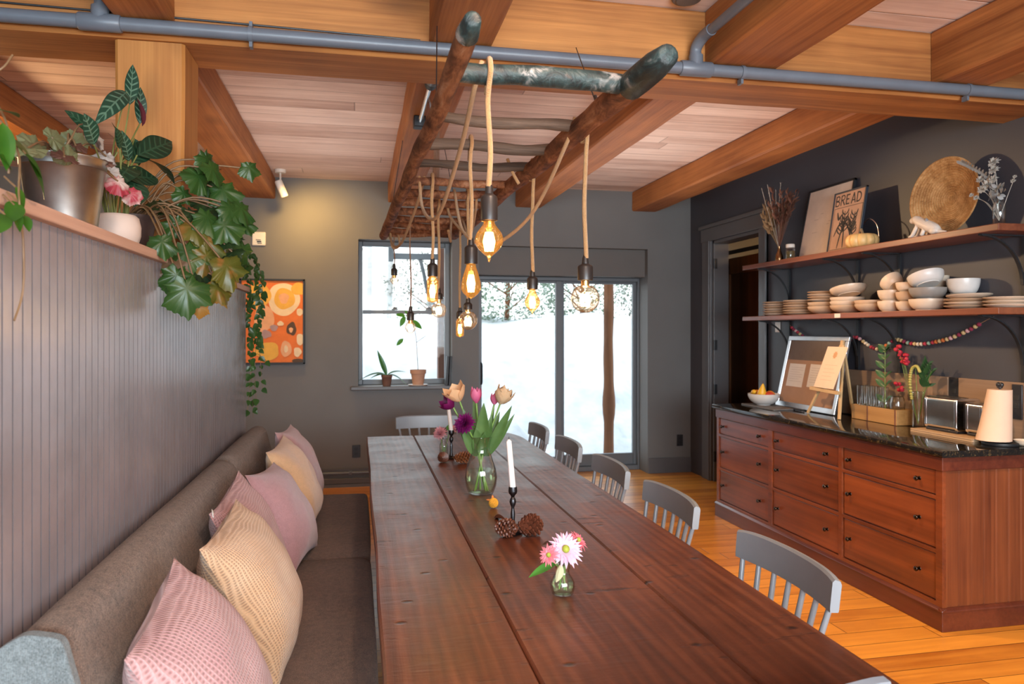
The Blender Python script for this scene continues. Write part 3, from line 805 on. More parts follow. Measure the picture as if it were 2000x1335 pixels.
M['rose'] = fabric('rose_linen', (.47,.25,.24), 300, .18, .4, .9, .4)
D = math.radians
pillow(-.345,1.79,.690,.54,.47,.24, D(27),D(2),D(4), M['pink'],'dusty pink waffle-knit pillow nearest the camera on the bench',1)
pillow(-.325,2.44,.690,.52,.48,.24, D(25),D(-3),D(3), M['peach'],'peach waffle-knit pillow, second from the camera, behind the nearest pink one',2)
p3 = pillow(-.400,2.93,.685,.50,.48,.19, D(22),D(-5),D(7), M['pink2'],'rose waffle-knit pillow with a small white tag, third from the camera',3)
pillow(-.335,3.48,.675,.48,.46,.20, D(28),D(-6),D(-4), M['mauve'],'mauve pillow, fourth from the camera, slumped at the seat seam',4)
pillow(-.335,4.08,.690,.48,.48,.21, D(25),D(-6),D(3), M['peach2'],'plain peach pillow, second from the far end of the bench',5)
pillow(-.345,4.55,.700,.50,.49,.19, D(24),D(-4),D(-2), M['rose'],'plain rose pillow at the far end of the bench',6)
b = MB(); b.box(-.012,.012,-.02,.0,-.001,.001)
b2 = MB()
b = MB(); b.mi = 0
mw = p3.matrix_basis
def lp(x, y, z): return tuple(mw @ V((x, y, z)))
b.add([lp(-.225,.205,.004), lp(-.205,.225,.004), lp(-.222,.245,.006), lp(-.243,.224,.006)], [(0,1,2,3)])
b.build('fabric_tag', M['white_p'], p3, solid=.002)

# ------------------------------------------------------------------ rustic ladder hanging over the table
ld = thing('rustic_ladder', 'rustic pole ladder with peeling bark hung level over the table as a light fixture', 'ladder', (.45, 3.4, 2.15))
LZ = 2.165
def lX(y): return .243 - .021*(y-1.57)
def rX(y): return .728 - .022*(y-1.65)
def pole(y0, y1, fx, r0, r1, seed, zt=0):
    pts = []; rs = []
    n = 46
    for k in range(n+1):
        t = k/n; y = y0 + (y1-y0)*t
        q = mnoise.noise(V((y*1.1, seed, 0))); q2 = mnoise.noise(V((y*1.0, seed, 7)))
        pts.append((fx(y) + .014*q, y, LZ + .014*q2 + zt*(1-t)))
        rs.append((r0 + (r1-r0)*t)*(1 + .13*mnoise.noise(V((y*4.3, seed, 3))) + .06*mnoise.noise(V((y*11, seed, 4)))))
    rs[0] *= .72; rs[1] *= .95; rs[-1] *= .8
    return pts, rs
for fx, y0, r0, sd in ((lX,1.57,.0265,1.0),(rX,1.66,.037,5.0)):
    pts, rs = pole(y0, 5.3 if fx is lX else 5.2, fx, r0, .030, sd)
    b = MB(); b.tube(pts, rs, 14); b.build('rail', M['bark'], ld, smooth=60)
    k = 4 if fx is rX else 2
    e_ = [V(pts[0])-V((0,.004,0))] + [V(p) for p in pts[:k]]
    b = MB(); b.tube(e_, [rs[0]*.75]+[r+.0016 for r in rs[:k]], 14); b.build('painted_end', M['greenpaint'], ld, smooth=60)
RY = [1.90,2.335,2.665,2.98,3.34,3.62,3.92,4.20,4.48,4.74,4.98,5.16]
for i, y in enumerate(RY):
    a, c = lX(y)+.005, rX(y)-.005; pts = []; rs = []
    r0 = .027 if i == 0 else R(.017,.021)
    for k in range(15):
        t = k/14
        pts.append((a+(c-a)*t, y + .012*mnoise.noise(V((t*3,i*5.1,0))), LZ + .010 + .014*mnoise.noise(V((t*2.5,i*3.7,2))) + (.012*(.5-t) if i == 1 else 0)))
        rs.append(r0*(1+.22*mnoise.noise(V((t*5,i*2.2,8)))))
    b = MB(); b.tube(pts, rs, 12); b.build('rung', M['flake'] if False else M['greenpaint'] if i == 0 else (M['greywood'] if i < 4 else M['bark']), ld, smooth=60)
for (x, y, xt, yt) in ((.708,2.14,.90,3.0),(.235,2.3,.30,2.9),(.66,4.9,.55,4.9),(.19,4.9,.28,4.9)):
    b = MB(); b.tube([(x,y,LZ+.02),(xt,yt,2.70 if y < 3 else 2.755)], .0022, 6); b.tube([(x,y,LZ+.03),(x+(xt-x)*.06,y+(yt-y)*.06,LZ+.065)], .006, 6); b.build('suspension_wire', M['black'], ld)
M['cord'] = fabric('brown_cord', (.22,.11,.06), 300, .3, .4, .9)
for i in range(9):
    y = 3.5 + i*.17; x = .34 + .02*i
    b = MB(); b.tube(bez([(x,y,LZ+.03),(x+.01,y-.02,LZ+.25),(.40+.012*i-.03,4.0+.05*i,2.755)],8), .0045, 6); b.build('feed_cord', M['cord'], ld)

# ------------------------------------------------------------------ pendant bulbs on jute ropes
M['socket'] = paint('black_bakelite_socket', (.022,.017,.015), .36, .1, 20, 0)
M['amber'] = glass('amber_bulb_glass', (1.0,.78,.46), .24, glow=((1.0,.42,.07),.22), edge=(.55,.22,.05))
M['bulbclear'] = glass('smoky_clear_bulb_glass', (1.0,.93,.84), .30, glow=((1.0,.55,.2),.05), edge=(.30,.18,.09))
M['glow'] = emis('glowing_filament', (1.0,.50,.13), 75)
M['glow2'] = emis('bright_filament', (1.0,.62,.26), 62)
M['brass'] = metal('bulb_brass_base', (.75,.5,.2), .3)
def bulb_prof(kind, r, h):
    # z measured downward from the socket mouth (0) to -h
    P = []
    n = 20
    if kind == 'globe':
        nk = h - 2*r + .012
        P = [(.013,0),(.013,-nk*.6),(.016,-nk)]
        a0 = math.asin(min(.95,.018/r))
        for k in range(1, n+1):
            a = a0 + (PI-a0)*k/n; P.append((max(0,r*math.sin(a)), -(h-r) + r*math.cos(a)))
    elif kind == 'a':
        for k in range(n+1):
            t = k/n
            if t < .42: rr = .014 + (r-.014)*(.5-.5*math.cos(PI*(t/.42)))*.92
            else: rr = r*math.cos((t-.52)/.48*PI/2) if t > .52 else r*(.985+.015*(t-.42)/.1)
            P.append((max(0,rr), -h*t))
        P[-1] = (.004, -h); P += [(.003,-h-.006),(0,-h-.009)]
    elif kind == 'st':
        for k in range(n+1):
            t = k/n
            rr = .017 + (r-.017)*math.sin(min(1,t/.68)*PI/2)**1.3 if t < .68 else r*math.cos((t-.68)/.32*PI/2)**.8
            P.append((max(0,rr), -h*t))
    elif kind == 'tube':
        for k in range(n+1):
            t = k/n
            rr = .014 + (r-.014)*min(1,t/.15)**.7 if t < .15 else (r if t < .86 else r*max(0,(1-((t-.86)/.14)**2))**.5)
            P.append((max(0,rr), -h*t))
    elif kind == 'pear':
        for k in range(n+1):
            t = k/n
            rr = .013 + (r-.013)*math.sin(min(1,t/.55)*PI/2)**2 if t < .55 else r*math.cos((t-.55)/.45*PI/2)
            P.append((max(0,rr), -h*t))
        P[-1] = (.003,-h); P += [(0,-h-.008)]
    return P
def pendant(x, y, ztop, zs0, zs1, kind, r, zb, amber, label, lit=True, swag=None, rr=.0075, sr=.0215, thin=False):
    o = thing('pendant_bulb', label, 'pendant lamp', (x, y, ztop), group='bulbs hung on ropes from the ladder')
    b = MB(); pts = []
    n = 14
    for k in range(n+1):
        t = k/n; pts.append((x + .003*math.sin(t*7+x*9), y + .003*math.sin(t*5), ztop + (zs0-ztop)*t))
    if not thin:   # loop round the rung
        pts = [(x-.002, y+.024, ztop-.05), (x, y+.026, ztop), (x, y+.012, ztop+.032), (x, y-.012, ztop+.030), (x, y-.024, ztop)] + [(p[0], p[1]-.024*max(0,1-i/3), p[2]) for i, p in enumerate(pts[1:], 1)]
        pts = pts[:5] + pts[5:]
    b.tube(bez(pts, 3), rr if not thin else .004, 8); b.build('rope', M['rope'] if not thin else M['cord'], o, smooth=60)
    b = MB(); b.lathe([(0,zs0+.012),(.006,zs0+.012),(.010,zs0),(.0115,zs0-.018),(sr-.003,zs0-.024),(sr,zs0-.030),(sr,zs1+.002),(sr-.004,zs1),(0,zs1)], (x,y,0), 20); b.build('socket', M['socket'], o)
    h = zs1 - zb
    if kind == 'globe' or kind == 'a':
        b = MB(); b.lathe([(.0115,zs1+.004),(.0135,zs1-.004),(.0125,zs1-.008),(.0135,zs1-.012),(.012,zs1-.018),(0,zs1-.018)], (x,y,0), 14); b.build('screw_base', M['brass'], o)
    P = bulb_prof(kind, r, h)
    b = MB(); b.lathe([(p[0], zs1+p[1]) for p in P][::-1], (x,y,0), 24)
    bu = b.build('glass_bulb', M['amber'] if amber else M['bulbclear'], o, smooth=60)
    b = MB()
    if lit:
        fz0, fz1 = zs1 - h*(.30 if kind != 'globe' else .42), zs1 - h*.80
        fr = r*.36 if kind != 'tube' else r*.42
        for q in range(8):
            a = 2*PI*q/8
            b.tube([(x+fr*.55*math.cos(a), y+fr*.55*math.sin(a), fz0),(x+fr*math.cos(a), y+fr*math.sin(a), (fz0+fz1)/2),(x+fr*.7*math.cos(a+.3), y+fr*.7*math.sin(a+.3), fz1)], .0030, 6)
        b.build('filament', M['glow'] if amber else M['glow2'], bu, smooth=60)
        b = MB(); b.tube([(x,y,zs1-.012),(x,y,fz0)], [.006,.004], 8); b.build('glass_stem', M['clear'], bu, smooth=60)
    else:
        b.tube([(x,y,zs1-.01),(x,y,zs1-h*.55)], .0022, 6); b.build('filament', M['chrome'], bu, smooth=60)
    if swag:
        b = MB(); b.tube(bez(swag, 10), rr*.95, 8); b.build('rope_swag', M['rope'], o, smooth=60)
    return o
T_ = LZ + .012
pendant(.333,1.90,T_,1.877,1.787,'a',.0375,1.690,True,'amber pear-shaped bulb with a pointed tip, largest and nearest, hung from the green rung',
        swag=[(.315,1.905,T_+.03),(.30,1.93,T_-.03),(.305,2.25,2.06),(.30,2.75,1.955),(.285,3.0,1.955),(.27,3.25,2.05),(.265,3.34,T_+.02)], sr=.0225)
pendant(.732,2.335,T_,1.740,1.666,'globe',.0475,1.560,False,'large clear globe bulb hung on the right side, in front of the glass door mullion',
        swag=[(.70,2.345,T_+.03),(.68,2.38,T_-.05),(.65,2.7,1.96),(.58,2.93,1.875),(.52,3.12,1.87),(.47,3.4,1.97),(.46,3.62,T_+.02)], sr=.0255)
pendant(.400,2.665,T_,1.832,1.743,'st',.0365,1.617,True,'amber teardrop bulb hanging just behind the nearest bulb', sr=.024)
pendant(.705,2.98,T_,1.745,1.672,'pear',.032,1.575,True,'small amber pear bulb hung alone before the left glass door pane', sr=.0225,
        swag=[(.60,2.985,T_+.035),(.62,2.98,T_-.02),(.645,2.97,T_-.07)])
pendant(.325,3.34,T_,1.825,1.745,'tube',.026,1.628,True,'tubular amber bulb in front of the upper window pane', sr=.023,
        swag=[(.29,3.35,T_+.02),(.27,3.6,2.10),(.24,4.2,2.01),(.215,4.6,2.02),(.20,4.95,2.12),(.20,5.16,T_+.01)])
pendant(.415,3.92,T_,1.722,1.668,'globe',.041,1.570,False,'small clear globe bulb beside the tubular one at the window edge', sr=.022,
        swag=[(.46,3.93,T_+.02),(.47,3.9,T_-.06),(.50,3.72,2.02),(.515,3.62,1.985)])
pendant(.284,4.20,T_,1.628,1.560,'a',.031,1.480,False,'small clear bulb hung lowest in front of the seedling at the window', sr=.0205, thin=True)
pendant(.528,3.62,T_,1.660,1.605,'globe',.0475,1.505,False,'clear globe bulb hanging below the amber teardrop bulb', sr=.022,
        swag=[(.57,3.62,T_+.02),(.58,3.7,2.12),(.60,4.0,2.03),(.62,4.3,2.08),(.62,4.48,T_+.01)])
pendant(.604,4.48,T_,1.642,1.575,'tube',.025,1.462,True,'thin tubular amber bulb partly behind the lower globe bulb', sr=.022,
        swag=[(.55,4.47,T_+.01),(.53,4.35,2.08),(.50,4.1,2.0),(.47,3.95,2.04)])
pendant(.237,5.16,T_,1.955,1.885,'a',.028,1.815,False,'unlit bulb in a black socket, farthest of all, at the top left of the window', lit=False, sr=.021, thin=True,
        swag=[(.26,5.16,T_+.01),(.27,5.1,2.09),(.22,5.0,2.06),(.20,4.98,T_)])
# ------------------------------------------------------------------ things on the dining table
TZ = tZ + .0025
M['stem'] = paint('tulip_stem', (.17,.30,.06), .45, .2, 20, 0)
M['tleaf'] = leafmat('tulip_leaf', (.055,.13,.030), (.12,.22,.06), None, rough=.45, trans=.2)
M['tleaf2'] = leafmat('bright_green_leaf', (.05,.20,.03), (.10,.32,.05), None, rough=.35, trans=.2)
M['water'] = glass('vase_water', (.90,.97,.86), .06)
def petal_mat(name, c1, c2): return leafmat(name, c1, c2, None, rough=.5, trans=.25)
M['pt_peach'] = petal_mat('peach_petal', (.80,.46,.22), (.88,.58,.34))
M['pt_pink'] = petal_mat('pink_petal', (.62,.10,.24), (.75,.22,.36))
M['pt_cream'] = petal_mat('cream_petal', (.66,.44,.25), (.78,.58,.36))
M['pt_purple'] = petal_mat('purple_petal', (.10,.003,.05), (.22,.008,.10))
M['pt_purple2'] = petal_mat('ruffled_purple_petal', (.07,.004,.07), (.22,.010,.13))
M['pt_lilac'] = petal_mat('lilac_petal', (.72,.42,.58), (.84,.62,.74))
M['pt_coral'] = petal_mat('coral_petal', (.78,.12,.16), (.88,.34,.40))
M['pt_rosy'] = petal_mat('rosy_petal', (.62,.22,.28), (.76,.42,.46))
def cup(s, c, ax, r, h, opn, n=6, tw=0, seed=0, rag=0):
    """tulip cup of n overlapping petals, axis ax"""
    rnd = random.Random(seed); ax = V(ax).normalized(); e1 = ax.orthogonal().normalized(); e2 = ax.cross(e1); c = V(c)
    for k in range(n):
        a0 = 2*PI*k/n + tw; ri = 1 if k % 2 == 0 else .88
        wd = 2*PI/n*.78; hh = h*(1+.08*rnd.uniform(-1,1)); ph = rnd.random()*6; o = len(s.v)
        def fn(u, v):
            q = (u-.5)*2
            wv = math.sin(PI*min(.98,.12+v*.86))**.7
            a = a0 + q*wd*wv
            rr = ri*r*(math.sin(min(1,v*1.35+.08)*PI/2)**.8 + (opn*max(0,v-.45)**1.3)) * (1+.05*rag*math.sin(v*16+q*6+ph))
            z = hh*(v*(1-.10*q*q) ) + .03*rag*h*math.sin(q*9+ph)*v
            return c + (e1*math.cos(a)+e2*math.sin(a))*rr + ax*z
        s.grid(fn, 8, 9)
def pom(s, c, ax, r, n, lay=4, seed=0, w=.3, tip=.0):
    rnd = random.Random(seed); ax = V(ax).normalized(); e1 = ax.orthogonal().normalized(); e2 = ax.cross(e1); c = V(c)
    for L in range(lay):
        el = PI/2*(.10+.85*L/max(1,lay-1)) if lay > 1 else .2
        m = max(5, int(n*math.cos(el)+3))
        for k in range(m):
            a = 2*PI*(k+rnd.random()*.5)/m
            d = (e1*math.cos(a)+e2*math.sin(a))*math.cos(el) + ax*math.sin(el)
            s.leaf(c + d*r*.05, d, ax*math.cos(el) - (e1*math.cos(a)+e2*math.sin(a))*math.sin(el)*.6, r*rnd.uniform(.85,1.08), r*w, .12, .35, 5, .7, .05)
vx, vy = .548, 3.345
vs_ = thing('glass_vase', 'clear bellied glass vase full of tulips in the middle of the dining table', 'vase', (vx,vy,TZ))
prof = [(.040,.0),(.058,.004),(.070,.035),(.0745,.075),(.069,.115),(.055,.155),(.044,.19),(.041,.215),(.045,.24),(.053,.262)]
b = MB(); b.lathe([(r, TZ+z) for r, z in prof], (vx,vy,0), 36); b.lathe([(r-.003, TZ+.006+z*.977) for r, z in prof], (vx,vy,0), 36); b.build('glass_body', M['clear'], vs_, smooth=60)
b = MB(); b.lathe([(0,TZ+.008)]+[(r-.005, TZ+.008+z) for r, z in prof[:4]]+[(.066,TZ+.108),(0,TZ+.108)], (vx,vy,0), 30); b.build('water', M['water'], vs_, smooth=40)
b = MB(); b.tube([(vx+.0535*math.cos(q*PI/18),vy+.0535*math.sin(q*PI/18),TZ+.262) for q in range(37)], .0018, 6, cap=False); b.build('rim', M['clear'], vs_, smooth=60)
RT = V((math.cos(.2046), -math.sin(.2046), 0)); FW = V((math.sin(.2046), math.cos(.2046), 0))
def stem_pts(foot, top, bend=.0):
    neck = V((vx,vy,TZ+.215)) + (V((top[0],top[1],0))-V((vx,vy,0)))*.20
    return bez([foot, V(foot).lerp(neck,.6), neck, neck.lerp(V(top),.55)+V((0,0,bend)), top], 6)
def tulip(du, dv, z, name, label, mat_, style, r, h, opn, foot, leaves, tilt=(0,0), seed=0):
    top = V((vx,vy,TZ)) + RT*du + FW*dv; top.z = TZ + z
    o = thing(name, label, 'flower', (top.x, top.y, TZ), group='tulips in the glass vase')
    f = V((vx,vy,TZ+.015)) + V((foot[0], foot[1], 0))
    sp_ = stem_pts(f, top)
    b = MB(); b.tube(sp_, .0042, 8); b.build('stem', M['stem'], o, smooth=60)
    ax = (V(sp_[-1])-V(sp_[-4])).normalized() + RT*tilt[0] + FW*tilt[1]
    b = MB()
    if style == 'cup': cup(b, top, ax, r, h, opn, 6, seed*.7, seed)
    elif style == 'double':
        cup(b, top, ax, r, h, opn, 6, seed, seed, 1); cup(b, top+ax.normalized()*.008, ax, r*.8, h*.98, opn*.6, 5, seed+.5, seed+3, 1); cup(b, top+ax.normalized()*.012, ax, r*.5, h*.92, opn*.3, 5, seed+.9, seed+5, 1)
    else: pom(b, top, ax, r, 17, 6, seed, .42)
    b.build('bloom', mat_, o, smooth=70)
    for (du2, z2, dv2, L, W, dr) in leaves:
        d = RT*du2 + FW*dv2 + V((0,0,z2))
        base = V((vx,vy,TZ+.17)) + RT*(du2*.05) 
        b = MB(); b.leaf(base, d, -FW*.9+V((0,0,.2)), L, W, dr, .3, 14, .75, .03); b.build('leaf', M['tleaf'], o, smooth=70)
    return o
tulip(-.098,.00,.425,'tulip','peach tulip with spread petals in the glass vase, upper left',M['pt_peach'],'cup',.046,.080,.62,(.02,.01),[(-.30,1,-.1,.24,.045,.08)],(-.1,-.25),1)
tulip(-.020,-.02,.418,'tulip','closed pink tulip upright at the top middle of the vase',M['pt_pink'],'cup',.027,.070,-.22,(.0,.02),[(.05,1,-.25,.26,.066,.04),(-.12,1,.2,.28,.034,.03),(.2,1,-.1,.20,.045,.06)],(.05,0),2)
tulip(.088,.0,.412,'tulip','cream double tulip with ruffled petals, rightmost in the vase',M['pt_cream'],'double',.042,.078,.16,(-.03,-.01),[(.50,1,-.1,.27,.046,-.04),(.64,1,.1,.235,.032,-.06),(.34,1,.2,.22,.04,.02)],(.05,-.1),3)
tulip(.060,.04,.405,'tulip','small pink tulip bud tucked behind the cream double tulip',M['pt_pink'],'cup',.022,.055,-.25,(-.02,.02),[(.22,1,.3,.24,.03,.0)],(-.15,0),4)
tulip(-.128,.01,.395,'tulip','dark purple tulip leaning out at the far left of the vase',M['pt_purple'],'cup',.036,.062,.10,(.03,-.02),[(-.55,1,.1,.17,.028,.15)],(-.55,-.5),5)
tulip(-.068,-.05,.325,'tulip','frilled deep purple double tulip hanging low at the front left of the vase',M['pt_purple2'],'pom',.052,.05,0,(.02,-.02),[(-.42,.9,-.35,.16,.044,.10),(-.10,1,-.4,.15,.055,.1),(.1,1,-.5,.13,.05,.1)],(-.25,-.9),6)

# candlesticks and tapers
M['iron'] = metal('cast_iron', (.07,.07,.075), .38)
M['wax'] = paint('ivory_wax', (.84,.77,.74), .45, .03, 12, 0, Subsurface_Weight=.15)
def candle(x, y, hz, hl, lean, r, label1, label2):
    c = thing('candlestick', label1, 'candlestick', (x,y,TZ), group='iron candlesticks on the table')
    b = MB(); s = hz/.165
    P = [(0,0),(.034,0),(.036,.004),(.030,.009),(.012,.016),(.008,.03),(.0075,.045),(.0085,.07),(.006,.085),(.0055,.092),(.010,.102),(.0125,.112),(.010,.122),(.006,.128),(.008,.134),(.015,.142),(.0165,.150),(.015,.165),(.0125,.165),(.0125,.155),(0,.155)]
    b.lathe([(r_, TZ+z*s) for r_, z in P], (x,y,0), 24); b.build('stand', M['iron'], c)
    q = thing('taper_candle', label2, 'candle', (x,y,TZ+hz-.01), group='white taper candles')
    d = V((lean[0], lean[1], 1)).normalized(); p0 = V((x,y,TZ+hz-.009)); p1 = p0 + d*hl
    b = MB(); b.tube([p0, p0.lerp(p1,.5), p0.lerp(p1,.96), p1], [r, r*.93, r*.86, r*.3], 18); b.build('wax_taper', M['wax'], q, smooth=50)
    b = MB(); b.tube([p1-d*.004, p1+d*.010+V((.002,0,0))], .0011, 6); b.build('wick', M['black'], q)
candle(.556,2.665,.172,.185,(-.085,0),.0118,'slim iron candlestick rising behind two pine cones, nearer of the two','white taper candle in the nearer iron candlestick, leaning slightly left')
candle(.530,4.31,.165,.15,(-.12,0),.0125,'slim iron candlestick at the far end of the table, beside a small flower jar','short white taper candle in the far candlestick, left of the tulips')
M['cone'] = paint('pine_cone_scale', (.12,.036,.018), .42, .5, 30, .2, 60, spec=.5)
M['cone2'] = paint('reddish_cone_scale', (.20,.065,.022), .42, .5, 30, .2, 60)
def pinecone(x, y, L, r, rz, m, label, seed):
    b = MB(); Rm = Matrix.Rotation(rz,3,'Z'); c = V((x,y,TZ+r*.86)); rnd = random.Random(seed)
    b.ell(c, (L*.42, r*.42, r*.42), 12, 8, Rm)
    n = 84
    for k in range(n):
        t = (k+.5)/n; a = k*2.39996; ax_ = -L/2 + L*t
        rad = r*(1-abs(2*t-.9)**2.4*.75); rad = max(rad, r*.18)
        dr = V((.35*(1-t)+.18, math.cos(a), math.sin(a))).normalized()
        if c.z + rad*math.sin(a) < TZ + .002: rad *= max(.3,(c.z-TZ)/max(.001,-rad*math.sin(a)))*.95
        base = V((ax_, math.cos(a)*rad*.4, math.sin(a)*rad*.4))
        dl = rad*.78
        nn = V((1,0,0))
        P = []
        d = Rm @ dr; N = (Rm @ nn); N = (N - d*N.dot(d)).normalized(); S = d.cross(N); bc = c + Rm @ base
        w = r*.30
        q = [bc - S*w*.4, bc + S*w*.4, bc + d*dl*.8 + S*w*.62, bc + d*dl, bc + d*dl*.8 - S*w*.62]
        th = N*.0035
        vs = [p for p in q] + [p + th*(1.6 if i in (2,3,4) else .6) for i, p in enumerate(q)]
        for i, p in enumerate(vs):
            if p.z < TZ+.0006: vs[i] = V((p.x,p.y,TZ+.0006))
        b.add(vs, [(4,3,2,1,0),(5,6,7,8,9),(0,1,6,5),(1,2,7,6),(2,3,8,7),(3,4,9,8),(4,0,5,9)])
    return solo(b, 'pine_cone', m, label, 'pine cone', 'pine cones on the table', smooth=30)
pinecone(.522,2.632,.085,.034,D(-28),M['cone'],'small dark pine cone, left one at the foot of the nearer candlestick',1)
pinecone(.612,2.628,.100,.040,D(18),M['cone'],'larger dark pine cone, right one at the foot of the nearer candlestick',2)
pinecone(.467,4.19,.060,.030,D(70),M['cone'],'small dark pine cone in front of the far flower jar',3)
pinecone(.580,4.14,.120,.035,D(5),M['cone2'],'reddish pine cone lying beside the far candlestick, left of the vase',4)
b = MB(); b.leaf((.525,2.885,TZ+.002),(.8,-.4,.35),(0,-.3,1),.05,.03,.5,.5,8); b.leaf((.53,2.88,TZ+.003),(.3,.6,.2),(0,0,1),.03,.025,.6,.4,6)
solo(b, 'dried_leaf', leafmat('dry_leaf',(.05,.015,.01),(.09,.03,.02)), 'curled dark dried leaf on the table just left of the nearer candlestick', 'leaf', smooth=60)
b = MB(); rnd = random.Random(4)
b.ell((.556,3.065,TZ+.0205),(.0185,.0185,.0205),14,10)
for k in range(170):
    z = 1-2*(k+.5)/170; a = k*2.39996; q = math.sqrt(1-z*z); p = V((.556,3.065,TZ+.0205)) + V((q*math.cos(a)*.0185,q*math.sin(a)*.0185,z*.0205*.94))
    if p.z > TZ+.003: b.ell(p, .0028, 6, 4)
bb = thing('craspedia_ball', 'round yellow billy button flower head lying by the vase', 'flower', (.556,3.065,TZ))
b.build('flower_head', paint('mustard_pollen',(.72,.36,.03),.8,.25,60,.2,120), bb, smooth=60)
b = MB(); b.leaf((.548,3.085,TZ+.025),(-.5,.1,.25),(0,-.6,1),.022,.012,.3,.3,5); b.leaf((.556,3.09,TZ+.03),(.1,.2,.5),(0,-1,.2),.022,.010,.3,.3,5); b.build('sepal', petal_mat('orange_sepal',(.7,.2,.05),(.8,.32,.1)), bb)

# near jar of daisies
jx, jy = .566, 2.02
j = thing('bud_jar', 'small round glass jar with a pink daisy, nearest flowers on the table', 'jar', (jx,jy,TZ))
prof = [(.020,0),(.030,.003),(.0345,.018),(.034,.034),(.026,.050),(.019,.058),(.0185,.070),(.021,.076),(.0195,.084),(.021,.088)]
b = MB(); b.lathe([(r_,TZ+z) for r_,z in prof],(jx,jy,0),28); b.lathe([(max(.001,r_-.0022),TZ+.004+z*.955) for r_,z in prof],(jx,jy,0),28); b.build('glass_body', M['clear'], j, smooth=60)
b = MB(); b.lathe([(0,TZ+.005),(.027,TZ+.005),(.031,TZ+.018),(.0295,TZ+.036),(0,TZ+.036)],(jx,jy,0),24); b.build('water', M['water'], j, smooth=40)
def daisy(x, y, z, ax, r, mp, mc, label, foot, leaves=(), n=21, group='daisies in the near jar', name='daisy', dome=.0):
    o = thing(name, label, 'flower', (x,y,TZ), group=group)
    b = MB(); b.tube(bez([foot, ((x+foot[0])/2*.6+foot[0]*.4, (y+foot[1])/2, (z+foot[2])/2), (x,y,z)],6), .0024, 7); b.build('stem', M['stem'], o, smooth=60)
    ax = V(ax).normalized(); e1 = ax.orthogonal().normalized(); e2 = ax.cross(e1); c = V((x,y,z)); b = MB(); rnd = random.Random(int(x*9999))
    for ring, (m, rr, up) in enumerate(((n,r,.10),(n-2,r*.82,.28),(n-5,r*.6,.55))):
        for k in range(m):
            a = 2*PI*(k+ring*.5+rnd.uniform(-.2,.2))/m; d = e1*math.cos(a)+e2*math.sin(a)
            b.leaf(c + d*r*.12, d + ax*(up+rnd.uniform(-.1,.1)), ax, rr*.9*rnd.uniform(.9,1.05), r*.29, .15, .3, 6, .50)
    b.build('petals', mp, o, smooth=70)
    b = MB(); b.ell(c + ax*r*.10, (r*.2,r*.2,r*.2), 12, 8); b.build('flower_center', mc, o)
    for (p, d, nr, L, W, dr) in leaves:
        b = MB(); b.leaf(p, d, nr, L, W, dr, .25, 10, .8); b.build('leaf', M['tleaf2'], o, smooth=70)
    return o
M['gcen'] = paint('green_yellow_centre', (.32,.36,.04), .7, .3, 80, .2, 90)
fz = TZ+.012
daisy(jx+.006,jy-.008,TZ+.128,(.02,-.80,.60),.056,M['pt_lilac'],M['gcen'],'lilac-pink daisy facing the camera in the near jar',(jx+.005,jy,fz),
      [((jx-.012,jy,TZ+.092),RT*-1+V((0,-.1,-.38)),(0,-.5,1),.098,.030,.12)])
daisy(jx+.052,jy+.024,TZ+.142,(.55,-.45,.7),.038,M['pt_coral'],M['gcen'],'coral-pink daisy behind and right of the lilac one in the near jar',(jx-.008,jy+.008,fz),n=13)
daisy(jx-.044,jy-.016,TZ+.118,(-.55,-.7,.35),.034,M['pt_coral'],M['gcen'],'coral-edged half-open daisy on the left side of the near jar',(jx+.01,jy-.005,fz),n=12)
M['bud'] = petal_mat('pale_bud', (.55,.52,.30), (.68,.66,.45))
b = MB(); b.leaf((jx-.02,jy-.01,TZ+.10),RT*-1+V((0,-.2,.30)),(0,-1,.4),.042,.02,.25,.9,8,.9); b.leaf((jx-.02,jy-.012,TZ+.098),RT*-1+V((0,-.2,.26)),(0,-.2,1),.042,.02,.2,.9,8,.9)
b.tube([(jx,jy,TZ+.05),(jx-.02,jy-.01,TZ+.10)],.002,6)
solo(b,'flower_bud',M['bud'],'pale closed bud pointing left from the near jar','flower','buds in the near jar',smooth=60)
b = MB(); b.leaf((jx-.012,jy-.03,TZ+.095),RT*-.35+V((0,-.3,-.9)),(0,-1,-.1),.052,.022,.05,.8,8,.9); b.leaf((jx-.012,jy-.028,TZ+.095),RT*-.32+V((0,-.25,-.9)),(-1,.0,.1),.05,.02,.05,.7,8,.9); b.tube([(jx,jy,TZ+.06),(jx-.006,jy-.015,TZ+.095),(jx-.012,jy-.03,TZ+.095)],.0018,6)
solo(b,'flower_bud',M['bud'],'whitish green bud drooping down the front of the near jar','flower','buds in the near jar',smooth=60)
b = MB(); b.leaf((jx-.015,jy+.01,TZ+.10),RT*-.5+V((0,0,1)),(0,-1,.2),.055,.018,.3,.3,8); b.leaf((jx-.03,jy+.008,TZ+.147),RT*-1+V((0,0,-.15)),(0,-.3,1),.03,.016,.2,.3,6); b.tube([(jx,jy+.005,TZ+.05),(jx-.015,jy+.01,TZ+.10)],.002,6)
solo(b,'dark_sprig',leafmat('dark_purple_leaf',(.03,.012,.012),(.06,.03,.02)),'dark leafy sprig at the back left of the near jar','leaf',smooth=60)

